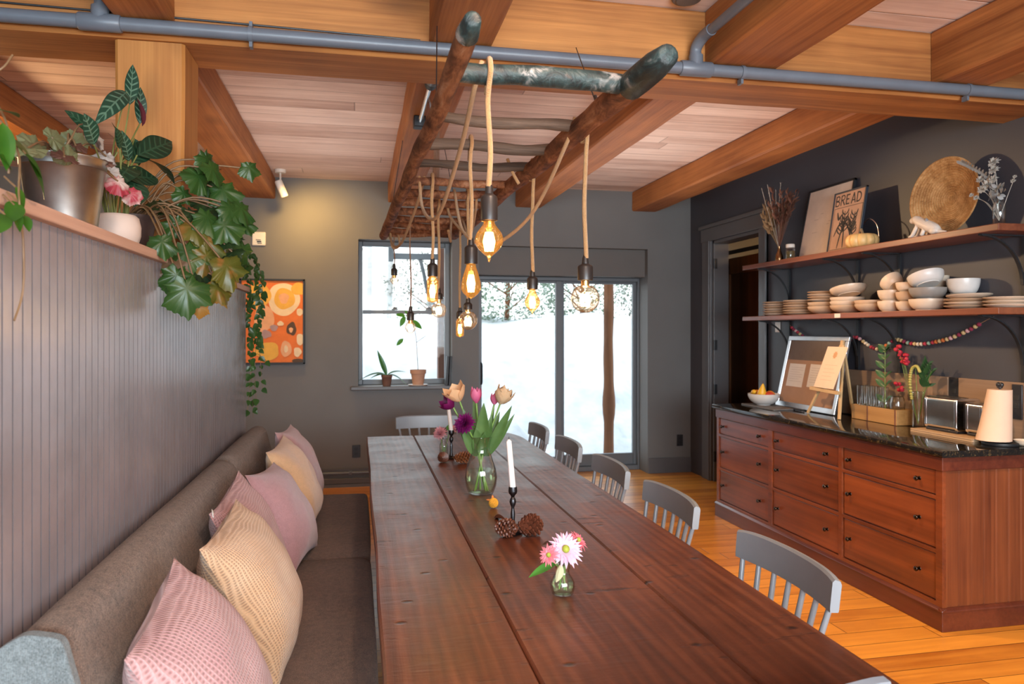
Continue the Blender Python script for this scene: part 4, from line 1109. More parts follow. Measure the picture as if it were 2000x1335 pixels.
# far bud jar
kx, ky = .492, 4.37
j = thing('bud_jar', 'small square-shouldered glass jar with a pink flower, far end of the table', 'jar', (kx,ky,TZ))
prof = [(.018,0),(.025,.003),(.026,.06),(.024,.075),(.018,.086),(.018,.10),(.021,.104),(.021,.11)]
b = MB(); b.lathe([(r_,TZ+z) for r_,z in prof],(kx,ky,0),24); b.lathe([(r_-.002,TZ+.004+z*.96) for r_,z in prof],(kx,ky,0),24); b.build('glass_body', M['clear'], j, smooth=60)
b = MB(); b.lathe([(0,TZ+.005),(.022,TZ+.005),(.023,TZ+.058),(0,TZ+.058)],(kx,ky,0),20); b.build('water', M['water'], j, smooth=40)
o = thing('pompon_flower', 'pink frilly flower in the far glass jar, left of the taper candle', 'flower', (kx,ky,TZ), group='flowers in the far jar')
b = MB(); b.tube([(kx,ky,TZ+.01),(kx-.02,ky-.01,TZ+.13)],.0025,7); b.build('stem', M['stem'], o)
b = MB(); pom(b,(kx-.022,ky-.015,TZ+.135),(-.3,-.5,.8),.048,13,5,3,.34); b.build('bloom', M['pt_rosy'], o, smooth=70)
o = thing('pompon_flower', 'second pink frilly flower half hidden behind the far taper candle', 'flower', (kx,ky,TZ), group='flowers in the far jar')
b = MB(); b.tube([(kx,ky+.005,TZ+.01),(kx+.04,ky+.03,TZ+.15)],.0025,7); b.build('stem', M['stem'], o)
b = MB(); pom(b,(kx+.055,ky+.035,TZ+.155),(.5,-.2,.8),.036,11,4,4,.34); b.build('bloom', M['pt_rosy'], o, smooth=70)
b = MB(); b.leaf((kx+.03,ky+.03,TZ+.15),(0.1,.1,.5),(0,-1,0),.04,.03,.1,.2,7); b.build('leaf', M['tleaf2'], o, smooth=70)
# ------------------------------------------------------------------ dresser with granite top
M['cherry'] = wood('cherry_wood', (.060,.011,.005), (.30,.075,.022), 'y', 5, .30, .06, .25, coat=.35, spec=.5)
M['cherry_z'] = wood('cherry_boards', (.075,.017,.007), (.25,.072,.024), 'z', 9, .34, .08, .35, coat=.25)
M['cherry_d'] = wood('cherry_fascia', (.060,.012,.007), (.165,.040,.018), 'y', 7, .28, .05, .0, coat=.4)
def granite():
    t = NT('black_gold_granite'); v = t.coord()
    a = t.noise(v, 95, 5, .75); c = t.noise(v, 26, 5, .7)
    col = t.ramp(t.math('ADD', t.math('MULTIPLY', a, .6), t.math('MULTIPLY', c, .4)), [(.42, (.006,.006,.007)), (.54, (.016,.013,.010)), (.60, (.09,.06,.025)), (.68, (.16,.13,.09))])
    return t.bsdf(col, .07, 0, .6, None)
M['granite'] = granite()
M['knob'] = metal('dark_bronze_knob', (.055,.042,.035), .3)
fX, nY, eY, CT = 2.85, 3.16, 5.53, .905
dr = thing('dresser', 'long cherry-red dresser with nine drawers along the right wall', 'dresser', (3.15,4.35,0))
b = MB(); b.box(fX+.02,3.44,nY+.012,eY-.01,.11,.868); b.build('carcass', M['cherry_d'], dr, smooth=0)
b = MB(); bY = [(3.206,3.938),(3.977,4.708),(4.761,5.493)]; rZ = [(.672,.797),(.401,.648),(.139,.377)]
b.box(fX,fX+.021,nY,3.204,.112,.80); b.box(fX,fX+.021,3.940,3.975,.112,.80); b.box(fX,fX+.021,4.710,4.759,.112,.80); b.box(fX,fX+.021,5.495,eY,.112,.80)
for y0, y1 in bY:
    for z0, z1 in ((.112,.137),(.379,.399),(.650,.670),(.798,.80)): b.box(fX,fX+.021,y0-.004,y1+.004,z0,z1)
b.build('face_frame', M['cherry'], dr, smooth=0, bevel=.003)
b = MB(); b.box(fX-.008,3.445,nY-.008,eY+.005,.80,.869); b.build('fascia', M['cherry_d'], dr, smooth=0, bevel=.004)
b = MB(); b.box(fX-.012,3.445,nY-.012,eY+.008,0,.100); b.prism([(fX-.018,.098),(fX+.01,.098),(fX+.01,.118),(fX-.002,.116),(fX-.016,.106)], lambda a,c,d:(a,d,c), nY-.018, eY+.01)
b.prism([(nY-.018,.098),(nY+.01,.098),(nY+.01,.118),(nY-.002,.116),(nY-.016,.106)], lambda a,c,d:(d,a,c), fX-.018, 3.445); b.build('plinth', M['cherry_d'], dr, smooth=0, bevel=.003)
b = MB(); prof = [(fX+.0215,nY+.002),(fX+.03,nY+.002)]; x = fX+.03
while x < 3.40:
    prof += [(x+.002,nY+.006),(x+.064,nY+.006),(x+.068,nY+.011),(x+.072,nY+.011)]; x += .0745
prof += [(3.44,nY+.006),(3.44,nY+.02),(fX+.0215,nY+.02)]
b.prism(prof, lambda a,c,d:(a,c,d), .117, .80); b.build('side_panel', M['cherry_z'], dr, smooth=0)
for ci, (y0, y1) in enumerate(bY):
    for z0, z1 in rZ:
        b = MB(); b.box(fX+.009,fX+.05,y0+.003,y1-.003,z0+.003,z1-.003)
        d = b.build('drawer', M['cherry'], dr, smooth=0, bevel=.003)
        zc = z1-.072 if z1 < .7 and z1 > .4 else (z0+z1)/2 if z1 > .7 else z1-.113
        if .4 < z1 < .7: zc = z0+.131
        for yy in (y0+.118, y1-.065 if ci == 2 else y1-.062):
            k = MB(); k.lathe([(0,0),(.006,0),(.0055,.012),(.012,.018),(.0135,.024),(.010,.029),(0,.030)], (fX+.009,yy,zc), 16, Matrix.Rotation(-PI/2,3,'Y'))
            k.lathe([(0,0),(.011,0),(.010,.003),(0,.003)], (fX+.009,yy,zc), 16, Matrix.Rotation(-PI/2,3,'Y'))
            k.build('knob', M['knob'], d, smooth=50)
b = MB(); P = roundpoly([(fX-.028,.872),(fX-.028,CT),(3.44,CT),(3.44,.872)], .010, 3)
b.prism(P, lambda a,c,d:(a,d,c), nY-.03, eY+.025)
solo(b, 'granite_countertop', M['granite'], 'glossy black and gold speckled granite slab on top of the red dresser', 'countertop', smooth=30)
b = MB()
for y0, y1 in ((3.13,3.694),(3.775,4.86)): b.box(3.440,3.458,y0,y1,CT+.001,1.225)
M['splash'] = wood('tan_backsplash', (.20,.125,.08), (.33,.215,.14), 'y', 8, .5, .05)
solo(b, 'backsplash', M['splash'], 'tan backsplash strip on the wall behind the granite counter', 'backsplash', smooth=0, bevel=.002)
outlet(3.446,3.456,3.697,3.772,1.02,1.225,M['dark_p'],'black outlet plate in the tan backsplash above the toaster','x')
outlet(3.430,3.4395,3.262,3.325,1.03,1.215,M['dark_p'],'black outlet plate in the tan backsplash right of the paper towel roll','x')
o = thing('light_switch', 'small pale switch plate under the far end of the lower shelf', 'switch', (XR,5.62,1.49))
MB().box(XR-.010,XR-.001,5.585,5.655,1.49,1.575).build('cover_plate', M['white_p'], o, bevel=.003)
MB().box(XR-.016,XR-.010,5.612,5.628,1.52,1.545).build('toggle', M['white_p'], o, bevel=.002)

# ------------------------------------------------------------------ wall shelves
M['shelf'] = wood('reddish_shelf_wood', (.13,.035,.016), (.32,.105,.045), 'y', 8, .33, .06, .15, coat=.3)
def shelf(z0, z1, label, strap):
    o = thing('wall_shelf', label, 'shelf', (3.30,4.4,z0), group='wooden shelves above the dresser')
    b = MB().box(3.15,3.455,3.13,5.66,z0,z1); b.build('board', M['shelf'], o, smooth=0, bevel=.004)
    for y in (5.446,4.596,4.187,3.268):
        b = MB(); w = .012
        b.box(3.175,3.452,y-w,y+w,z0-.008,z0-.0005); b.box(3.444,3.456,y-w,y+w,strap,z0-.0005)
        pts = [(3.185+.255*math.sin(PI/2*k/14), y, z0-.262+.255*math.cos(PI/2*k/14)) for k in range(15)]
        for k in range(14):
            p, q = V(pts[k]), V(pts[k+1]); d = (q-p).normalized(); n_ = V((d.z,0,-d.x))
            o_ = len(b.v); vs = []
            for pp_ in (p-d*.001,q+d*.001):
                for s1, s2 in ((-1,-1),(1,-1),(1,1),(-1,1)): vs.append(pp_ + V((0,s1*w*.8,0)) + n_*(s2*.004))
            b.add(vs, [(3,2,1,0),(4,5,6,7),(0,1,5,4),(1,2,6,5),(2,3,7,6),(3,0,4,7)])
        b.build('arched_bracket', M['black'], o, smooth=0)
    return o
s1 = shelf(2.008,2.045,'upper reddish wooden wall shelf holding the basket, prints and pumpkin',1.63)
s2 = shelf(1.585,1.620,'lower reddish wooden wall shelf holding the plates and bowls',1.228)
SZ, LZ2 = 2.0455, 1.6205
b = MB().box(3.1475,3.1495,4.372,4.432,1.589,1.617)
solo(b,'shelf_tag',M['white_p'],'small blank cream tag on the front edge of the lower shelf','tag',smooth=0)

# --- upper shelf
M['bronze'] = metal('bronze_vase', (.34,.19,.09), .28)
v = thing('bronze_vase', 'small bronze bottle vase at the far end of the upper shelf', 'vase', (3.27,5.30,SZ))
b = MB(); b.lathe([(0,0),(.028,0),(.033,.02),(.030,.05),(.016,.085),(.012,.11),(.014,.125),(.010,.125),(.009,.10),(0,.09)], (3.27,5.30,SZ), 24); b.build('body', M['bronze'], v, smooth=60)
M['dry1'] = paint('dried_tan_grass', (.26,.17,.085), .8, .3, 20, 0)
M['dry2'] = paint('dried_red_brown', (.16,.065,.04), .8, .3, 20, 0)
M['dryw'] = paint('dried_white_seed', (.55,.48,.40), .7, .15, 20, 0)
g = thing('dried_bouquet', 'bouquet of tan and rusty dried grasses in the small bronze vase', 'dried flowers', (3.27,5.30,SZ+.1))
rnd = random.Random(11)
def spray(n, m, c0, lean, hmin, hmax, sz, name, wm):
    b = MB()
    for k in range(n):
        d = V((rnd.uniform(-.35,.25), lean+rnd.uniform(-wm,wm), 1)).normalized(); L = rnd.uniform(hmin,hmax)
        p0 = V(c0); p1 = p0 + d*L*.6 ; p2 = p0 + d*L + V((0,rnd.uniform(-.04,.04),-.01))
        b.tube(bez([p0,p1,p2],4), .0012, 5)
        for q in range(12):
            p = p1.lerp(p2, rnd.random()); dd = (d + V((rnd.uniform(-1,1),rnd.uniform(-1,1),rnd.uniform(-.2,1)))).normalized()
            b.leaf(p, dd, V((-1,0,.3)), rnd.uniform(.6,1.2)*sz, sz*.4, .2, .3, 3, .8)
    b.build(name, m, g, smooth=60)
spray(26, M['dry1'], (3.27,5.30,SZ+.11), .38, .20,.42, .060, 'tan_grass', .38)
spray(20, M['dry2'], (3.27,5.30,SZ+.11), -.22, .26,.47, .055, 'rusty_grass', .22)
spray(6, M['dryw'], (3.27,5.30,SZ+.11), .02, .46,.54, .014, 'white_seed_head', .25)
j = thing('spice_jar', 'small glass jar of dark seeds with a pale lid on the upper shelf', 'jar', (3.26,5.13,SZ))
b = MB(); b.lathe([(.034,0),(.036,.004),(.036,.085),(.030,.098)], (3.26,5.13,SZ), 24); b.build('glass_body', M['clear'], j, smooth=50)
b = MB(); b.lathe([(0,.003),(.033,.003),(.033,.07),(0,.072)], (3.26,5.13,SZ), 20); b.build('seeds', paint('dark_seeds',(.11,.075,.02),.5,.6,90,.4,120), j, smooth=40)
b = MB(); b.lathe([(.031,.096),(.033,.098),(.033,.120),(.030,.124),(0,.124)], (3.26,5.13,SZ), 24); b.build('lid', M['white_p'], j, smooth=40)
def leaning(name, label, cat, y0, y1, xb, xt, h, fr, th, mframe, mpaper, mat2=None):
    """picture leaning on the wall; local a: along -Y (left to right seen from the room), c: up the board"""
    up = V((xt-xb,0,0)); L = math.sqrt(max(1e-6,h*h-(xt-xb)**2)); up = V((xt-xb,0,L)).normalized(); nr = V((-up.z,0,up.x))
    off = th*up.x
    o = thing(name, label, cat, (xb,(y0+y1)/2,SZ))
    org = V((xb,y1,SZ)) - nr*0 + V((0,0,.0))
    def at(a, c, d): return org + V((0,-a,0)) + up*c + nr*d
    W = y1-y0
    def bar(a0,a1,c0,c1,d0,d1,b):
        vs = [at(a,c,d) for d in (d0,d1) for a,c in ((a0,c0),(a1,c0),(a1,c1),(a0,c1))]
        b.add(vs, [(0,1,2,3),(7,6,5,4),(4,5,1,0),(5,6,2,1),(6,7,3,2),(7,4,0,3)])
    b = MB(); z = .002
    bar(0,W,z,z+fr,-th,0,b); bar(0,W,h-fr,h,-th,0,b); bar(0,fr,z,h,-th,0,b); bar(W-fr,W,z,h,-th,0,b); b.build('frame', mframe, o, smooth=0)
    b = MB(); bar(fr*.6,W-fr*.6,fr*.6,h-fr*.6,-th*.9,-th*.4,b); b.build('print', mpaper, o, smooth=0)
    return o, at, W, bar, nr, up
M['paperw'] = paint('cream_print_paper', (.60,.48,.40), .7, .10, 9, 0)
M['ink'] = paint('black_ink', (.025,.02,.02), .7, .1, 30, 0)
M['grey_ink'] = paint('faint_pencil', (.36,.28,.24), .8, .1, 30, 0)
fo, at, W, bar, nr, up = leaning('framed_print', 'large near-blank cream print in a thin black frame leaning on the wall', 'picture', 4.60,5.14,3.32,3.430,.55,.014,.018,M['black'],M['paperw'])
b = MB()
for (a, c, l, an) in ((.13,.30,.05,.3),(.31,.27,.04,-.4),(.29,.25,.03,.9),(.13,.20,.06,.15),(.20,.34,.03,-.2)):
    d = V((math.cos(an), math.sin(an), 0)); bar(a,a+l,c,c+.003,-.0072,-.0068,b)
b.build('pencil_mark', M['grey_ink'], fo, smooth=0)
M['paperb'] = paint('tan_poster_paper', (.46,.27,.18), .75, .12, 10, 0)
po, at, W, bar, nr, up = leaning('bread_poster', 'narrow tan block print lettered BREAD, leaning in front of the blank print', 'poster', 4.325,4.665,3.245,3.315,.435,.010,.016,paint('blue_black_frame',(.03,.04,.055),.4),M['paperb'])
dF = -.0062
def letters(P, w):
    P = [V((x_,y_,0)) for x_,y_ in P]; n = len(P); vs = []; fs = []
    for k, p in enumerate(P):
        t = (P[min(k+1,n-1)]-P[max(k-1,0)]).normalized(); s_ = V((-t.y,t.x,0))*w
        vs += [at(p.x+s_.x,p.y+s_.y,dF), at(p.x-s_.x,p.y-s_.y,dF)]
    for k in range(n-1): fs.append((2*k,2*k+1,2*k+3,2*k+2))
    b.add(vs, fs)
def arc(cx, cy, rx, ry, a0, a1, n=12): return [(cx+rx*math.cos(D(a0+(a1-a0)*k/n)), cy+ry*math.sin(D(a0+(a1-a0)*k/n))) for k in range(n+1)]
b = MB(); lw_ = .0052; cw = .056; yb_, hh_ = .335, .074; yt_ = yb_+hh_; ym_ = yb_+hh_*.52
for li, ch_ in enumerate('BREAD'):
    x_ = .026 + li*cw; xr_ = x_+.040
    up_bar = [(x_,yb_),(x_,yt_)]
    if ch_ in 'BRED': letters(up_bar, lw_)
    if ch_ in 'BR': letters([(x_,yt_-lw_)]+arc(x_+.018,(yt_+ym_)/2,.017,(yt_-ym_)/2-lw_*.3,90,-90)+[(x_,ym_+.001)], lw_*.85)
    if ch_ == 'B': letters([(x_,ym_)]+arc(x_+.019,(yb_+ym_)/2,.020,(ym_-yb_)/2-lw_*.5,90,-90)+[(x_,yb_+lw_)], lw_*.85)
    if ch_ == 'R': letters([(x_+.012,ym_),(x_+.026,yb_+.020),(xr_,yb_)], lw_)
    if ch_ == 'E':
        for yy_ in (yb_+lw_,ym_,yt_-lw_): letters([(x_,yy_),(xr_-.006-(.006 if yy_ == ym_ else 0),yy_)], lw_*.9)
    if ch_ == 'A': letters([(x_-.002,yb_),(x_+.019,yt_)], lw_); letters([(x_+.019,yt_),(xr_,yb_)], lw_); letters([(x_+.007,yb_+.022),(x_+.031,yb_+.022)], lw_*.8)
    if ch_ == 'D': letters([(x_,yt_-lw_)]+arc(x_+.012,(yb_+yt_)/2,.028,hh_/2-lw_,90,-90)+[(x_,yb_+lw_)], lw_)
b.build('lettering', M['ink'], po, smooth=0)
b = MB(); t_ = .0035
bar(.02,W-.02,.318,.318+t_,dF-.0004,dF,b); bar(.02,W-.02,.022,.022+t_,dF-.0004,dF,b); bar(.02,.02+t_,.022,.32,dF-.0004,dF,b); bar(W-.02-t_,W-.02,.022,.32,dF-.0004,dF,b)
b.build('border_line', M['ink'], po, smooth=0)
b = MB(); rnd = random.Random(5)          # plain wheat-stalk strokes
def stroke(P, w):
    P = bez([V((x_,y_,0)) for x_,y_ in P], 6); n = len(P); vs = []; fs = []
    for k, p in enumerate(P):
        t = (P[min(k+1,n-1)]-P[max(k-1,0)]).normalized(); s_ = V((-t.y,t.x,0))*(w*(.35+.65*math.sin(PI*(k+.5)/n)))
        vs += [at(p.x+s_.x,p.y+s_.y,dF), at(p.x-s_.x,p.y-s_.y,dF)]
    for k in range(n-1): fs.append((2*k,2*k+1,2*k+3,2*k+2))
    b.add(vs, fs)
for (x0, top, bend) in ((.10,.25,.06),(.16,.29,-.02),(.22,.27,.03),(.26,.22,-.05)):
    stroke([(x0,.03),(x0+bend*.3,.12),(x0+bend,top)], .007)
    for k in range(5):
        t = .45+.11*k; px_, py_ = x0+bend*t*t, .03+(top-.03)*t
        stroke([(px_,py_),(px_-.028,py_+.022),(px_-.032,py_+.045)], .006); stroke([(px_,py_),(px_+.028,py_+.020),(px_+.034,py_+.042)], .006)
stroke([(.05,.12),(.10,.20),(.18,.19),(.23,.10)], .009); stroke([(.06,.29),(.08,.24),(.11,.27)], .010)
b.build('woodcut_strokes', M['ink'], po, smooth=0)
M['pump'] = paint('cream_orange_pumpkin', (.78,.50,.20), .45, .14, 8, .05, 30)
pk = thing('small_pumpkin', 'small ribbed cream-orange pumpkin with a wire handle on the upper shelf', 'pumpkin', (3.27,4.30,SZ))
def pf(u, v_):
    q = 2*PI*u; w = PI*v_-PI/2; rb = 1 - .10*abs(math.sin(q*4.5))**.6*0 - .11*(1-abs(math.sin(q*5)))**1.6
    rr = .098*math.cos(w)**.75*rb if abs(w) < PI/2-.001 else 0
    z = .052 + .050*math.sin(w)*(1) - .016*max(0,math.sin(w))**6 + .012*max(0,-math.sin(w))**6
    return (3.26+rr*1.08*math.cos(q), 4.30+rr*1.08*math.sin(q), SZ+(z-.014)*1.25+.001)
b = MB(); b.grid(pf, 90, 18, closeu=True); b.build('body', M['pump'], pk, smooth=60)
b = MB(); b.tube(bez([(3.26,4.30,SZ+.085),(3.262,4.302,SZ+.110),(3.258,4.312,SZ+.130)],4), [.012]*3+[.009]*3+[.010]*3, 8); b.build('stalk', M['dry1'], pk, smooth=60)
b = MB(); b.tube(bez([(3.32,4.40,SZ+.07),(3.32,4.39,SZ+.15),(3.32,4.31,SZ+.20),(3.32,4.235,SZ+.15),(3.32,4.215,SZ+.07)],8), .0035, 8); b.build('wire_handle', M['chrome'], pk, smooth=60)
def coil():
    t = NT('coiled_straw'); v_ = t.coord((1,1,1)); f = t.noise(v_, 16, 4, .7); g_ = t.noise(t.coord((1,1,1)), 120, 2)
    col = t.ramp(t.math('ADD', t.math('MULTIPLY', f, .7), t.math('MULTIPLY', g_, .3)), [(.34,(.23,.105,.035)),(.5,(.42,.225,.085)),(.68,(.60,.37,.17))])
    return t.bsdf(col, .75, 0, .25, t.bump(g_, .4, .003))
M['coil'] = coil()
cR = .226; ln = D(5); cM = Matrix.Rotation(D(7),3,'Z') @ Matrix.Rotation(-PI/2+ln,3,'Y')
b = MB(); nr_ = 17; P = []
for k in range(nr_*6+1):
    t = k/(nr_*6); r_ = cR*t; dz = .066*t**2.0
    P.append((r_, dz + .0042*abs(math.sin(PI*t*nr_))))
P2 = [(cR+.004, .064),(cR,.058)] + [(cR*(1-k/12), .066*(1-k/12)**2.0-.008) for k in range(1,13)]
cc = V((3.36,3.66,SZ+.0055+cR*math.cos(ln)))
b.lathe(P+P2, (0,0,0), 64)
b.v = [tuple(cM @ V(p) + cc) for p in b.v]
mnz = min(p[2] for p in b.v); b.v = [(p[0],p[1],p[2]-mnz+SZ) for p in b.v]
solo(b,'coil_basket',M['coil'],'large round coiled straw basket tray leaning upright on the upper shelf','basket',smooth=50)
# white animal figurine, one continuous body
M['ceram'] = paint('white_ceramic', (.74,.66,.58), .4, .04, 20, 0)
b = MB(); ax_ = 3.20
def F(y, z, x=ax_): return (x, y, SZ+z)
b.tube(bez([F(3.775,.102),F(3.755,.108),F(3.735,.100),F(3.715,.086),F(3.68,.070),F(3.635,.048),F(3.60,.034),F(3.57,.016),F(3.52,.007)],3),
       [.010,.015,.019,.022,.024,.025,.026,.027,.028,.029,.030,.031,.032,.0325,.033,.033,.032,.030,.028,.025,.020,.015,.010,.008,.006], 14)
b.ell(F(3.768,.104),(.018,.026,.020)); b.ell(F(3.752,.118,ax_-.008),(.004,.005,.010)); b.ell(F(3.752,.118,ax_+.008),(.004,.005,.010))
for sx_ in (-.012,.012):
    b.tube(bez([F(3.725,.070,ax_+sx_),F(3.735,.045,ax_+sx_*1.4),F(3.760,.012,ax_+sx_*1.5),F(3.780,.005,ax_+sx_*1.5)],4), .0115, 8)
    b.tube(bez([F(3.67,.050,ax_+sx_),F(3.672,.025,ax_+sx_*1.6),F(3.682,.005,ax_+sx_*1.7)],4), .0115, 8)
    b.ell(F(3.60,.022,ax_+sx_*1.3),(.014,.030,.020))
b.v = [(p[0],p[1],max(p[2],SZ+.0005)) for p in b.v]
an = solo(b,'animal_figurine',M['ceram'],'white reclining animal figurine in front of the round basket','figurine',smooth=60)
md = an.modifiers.new('remesh','REMESH'); md.mode = 'VOXEL'; md.voxel_size = .004; md.use_smooth_shade = True
b = MB(); b.ell((ax_-.012,3.655,SZ+.082),(.010,.013,.020),12,8); bb_ = b.build('figurine_wing', paint('grey_glaze',(.30,.31,.33),.4), an, smooth=60)
v = thing('bud_vase', 'slim clear glass vase at the near end of the upper shelf', 'vase', (3.27,3.245,SZ))
b = MB(); b.lathe([(.024,0),(.030,.004),(.030,.10),(.022,.13),(.024,.145)], (3.27,3.245,SZ), 24); b.lathe([(.021,.006),(.027,.01),(.027,.10),(.020,.13)], (3.27,3.245,SZ), 24); b.build('glass_body', M['clear'], v, smooth=60)
g = thing('dried_white_flowers', 'dried eucalyptus and white blooms in the slim glass vase', 'dried flowers', (3.27,3.245,SZ+.1))
M['euca'] = leafmat('grey_eucalyptus', (.20,.22,.22), (.34,.35,.35), None, rough=.7, trans=.05)
M['dryp'] = paint('dried_white_petal', (.50,.47,.42), .8, .2, 30, 0)
b = MB()
for (y, z, r_) in ((3.262,.335,.032),(3.262,.295,.030),(3.345,.262,.025),(3.30,.225,.034),(3.33,.205,.030),(3.265,.245,.026),(3.405,.190,.014),(3.373,.170,.017),(3.145,.215,.014),(3.135,.235,.012)):
    p = V((3.255,y,SZ+z)); pom(b,p,(-.7,-.2,.6),r_,8,3,int(y*1e4),.6); b.tube(bez([(3.27,3.245,SZ+.03),(3.27,(y+3.245)/2,SZ+.05+z*.45),p],5),.0012,5)
b.build('white_bloom', M['dryp'], g, smooth=60)
b = MB()
P = bez([(3.27,3.245,SZ+.05),(3.265,3.29,SZ+.24),(3.25,3.39,SZ+.33),(3.24,3.46,SZ+.375)],6); b.tube(P,.0014,5)
for k in range(4,len(P)):
    for s_ in (-1,1): b.leaf(P[k], V((-.4,s_*.6,.5)), V((-1,0,0)), .030, .018, .1, .2, 4, .9)
for k in range(26):
    p = V((3.26,3.25+R(-.05,.05),SZ+R(.13,.24))); b.leaf(p, V((R(-1,.4),R(-1,1),R(-.2,1))), V((-1,0,.2)), .034,.02,.2,.2,4,.9)
b.build('eucalyptus_leaf', M['euca'], g, smooth=60)

# --- lower shelf crockery
M['stone'] = paint('sand_stoneware', (.56,.40,.27), .38, .10, 14, .04, 40)
M['stone2'] = paint('cream_stoneware', (.70,.56,.43), .34, .08, 14, .04, 40)
M['stonew'] = paint('white_stoneware', (.66,.63,.60), .34, .06, 14, .03, 40)
M['stoneg'] = paint('grey_stoneware', (.26,.24,.22), .4, .1, 14, .03, 40)
ordw = ['bottom','second from bottom','third from bottom','fourth from bottom','fifth from bottom','sixth from bottom','seventh from bottom','eighth from bottom']
def plate(x, y, z, r, m, label, tilt=None, g='stoneware plates on the lower shelf'):
    b = MB(); b.lathe([(0,0),(r*.62,0),(r*.68,.003),(r*.97,.013),(r,.0165),(r*.985,.0185),(r*.93,.0165),(r*.66,.0065),(0,.0055)], (0,0,0), 40)
    o = b.build('dinner_plate', m, smooth=50, origin=(0,0,0)); o.location = (x,y,z)
    if tilt: o.rotation_euler = tilt
    return tag(o, label, 'plate', g)
def bowl(x, y, z, r, h, m, label, tilt=None, foot=.45, name='bowl', g='stoneware bowls on the lower shelf'):
    b = MB(); P = [(0,.002),(r*foot,0),(r*foot,.004)]
    for k in range(1,9):
        t = k/8; P.append((r*(foot+(1-foot)*math.sin(t*PI/2)**.8), .004+(h-.004)*t**1.25))
    P += [(r-.003,h+.001)] + [( (r-.005)*(foot+(1-foot)*math.sin(t*PI/2)**.8), .010+(h-.010)*t**1.25) for t in (1,.85,.7,.5,.3,.15)] + [(0,.010)]
    b.lathe(P, (0,0,0), 40); o = b.build(name, m, smooth=60, origin=(0,0,0)); o.location = (x,y,z)
    if tilt: o.rotation_euler = tilt
    return tag(o, label, 'bowl', g)
X0 = 3.275
for k in range(6): plate(X0,5.335,LZ2+.0185*k,.112,(M['stone2'],M['stone'])[k%2],'sand stoneware plate, %s in the stack nearest the doorway' % ordw[k])
for k in range(6): plate(X0,5.02,LZ2+.0185*k,.125,(M['stone2'],M['stone'])[(k+1)%2],'sand stoneware plate, %s in the second stack from the doorway' % ordw[k])
for k in range(2): bowl(X0,4.735,LZ2+.030*k,.108,.055,M['stone'],'sand stoneware bowl, %s in the third stack, under the plates' % ('lower' if k == 0 else 'upper'))
for k in range(4): plate(X0,4.735,LZ2+.0875+.0185*k,.110,(M['stone2'],M['stone'])[k%2],'stoneware plate on top of the third stack, %s of its four' % ('lowest','second','third','topmost')[k])
for k in range(3): bowl(X0,4.47,LZ2+.027*k,.112,.055,(M['stone'],M['stone2'],M['stone2'])[k],'sand stoneware bowl, %s in the fourth stack, under the tilted bowl' % ('bottom','middle','top')[k])
bowl(X0,4.452,LZ2+.1265,.118,.05,M['stone2'],'shallow cream bowl lying tilted on top of the fourth stack',(D(-13),0,0),.6)
bowl(X0,4.235,LZ2,.098,.055,M['stone'],'low sand bowl, lower of the pair between the tilted bowl and the cups')
bowl(X0,4.235,LZ2+.024,.100,.055,M['stone'],'low sand bowl, upper of the pair between the tilted bowl and the cups')
def cup2(x,y,z,r,h,m,label,tilt=None): return bowl(x,y,z,r,h,m,label,tilt,.62,'cup_bowl','rounded cups on the lower shelf')
cup2(3.255,4.03,LZ2,.074,.066,M['stone2'],'rounded cream cup, lower one of the leftmost cup pair')
cup2(3.255,4.03,LZ2+.067,.074,.066,M['stone2'],'rounded cream cup, upper one of the leftmost cup pair')
cup2(3.265,3.995,LZ2+.155,.068,.062,M['stone2'],'cream cup lying tilted over the leftmost cup pair',(D(-48),0,0))
for k in range(3): cup2(3.25,3.885,LZ2+.058*k,.060,.057,(M['stone2'],M['stone'],M['stone2'])[k],'small cream cup, %s of the second cup pile' % ('bottom','middle','top')[k])
for k in range(2): cup2(3.25,3.715,LZ2+.066*k,.100,.065,(M['stone2'],M['stoneg'])[k],('wide cream cup under the grey one in the third cup pile','wide grey cup in the middle of the third cup pile')[k])
cup2(3.25,3.712,LZ2+.148,.098,.065,M['stonew'],'wide white cup tilted on top of the grey one',(D(-20),0,0))
for k in range(3): cup2(3.385,3.80,LZ2+.070*k,.068,.069,(M['stone2'],M['stonew'],M['stone2'])[k],'tall-stacked cream cup behind the piles, %s of three' % ('bottom','middle','top')[k])
for k in range(2): cup2(3.385,3.60,LZ2+.085*k,.085,.092,(M['stoneg'],M['stonew'])[k],('grey cup under the white one at the back right of the cup piles','white cup standing at the back right of the cup piles')[k])
for k in range(3): plate(3.28,3.455,LZ2+.0185*k,.118,(M['stone'],M['stone2'],M['stone'])[k],'flat stoneware plate, %s in the stack right of the cups' % ordw[k])
plate(3.285,3.452,LZ2+.060,.112,M['stone2'],'flat stoneware plate lying slightly tilted on the stack right of the cups',(D(-3),0,0))
for k in range(3): plate(3.30,3.222,LZ2+.0185*k,.112,M['stone2'],'pale plate, %s in the stack at the near shelf end' % ordw[k])

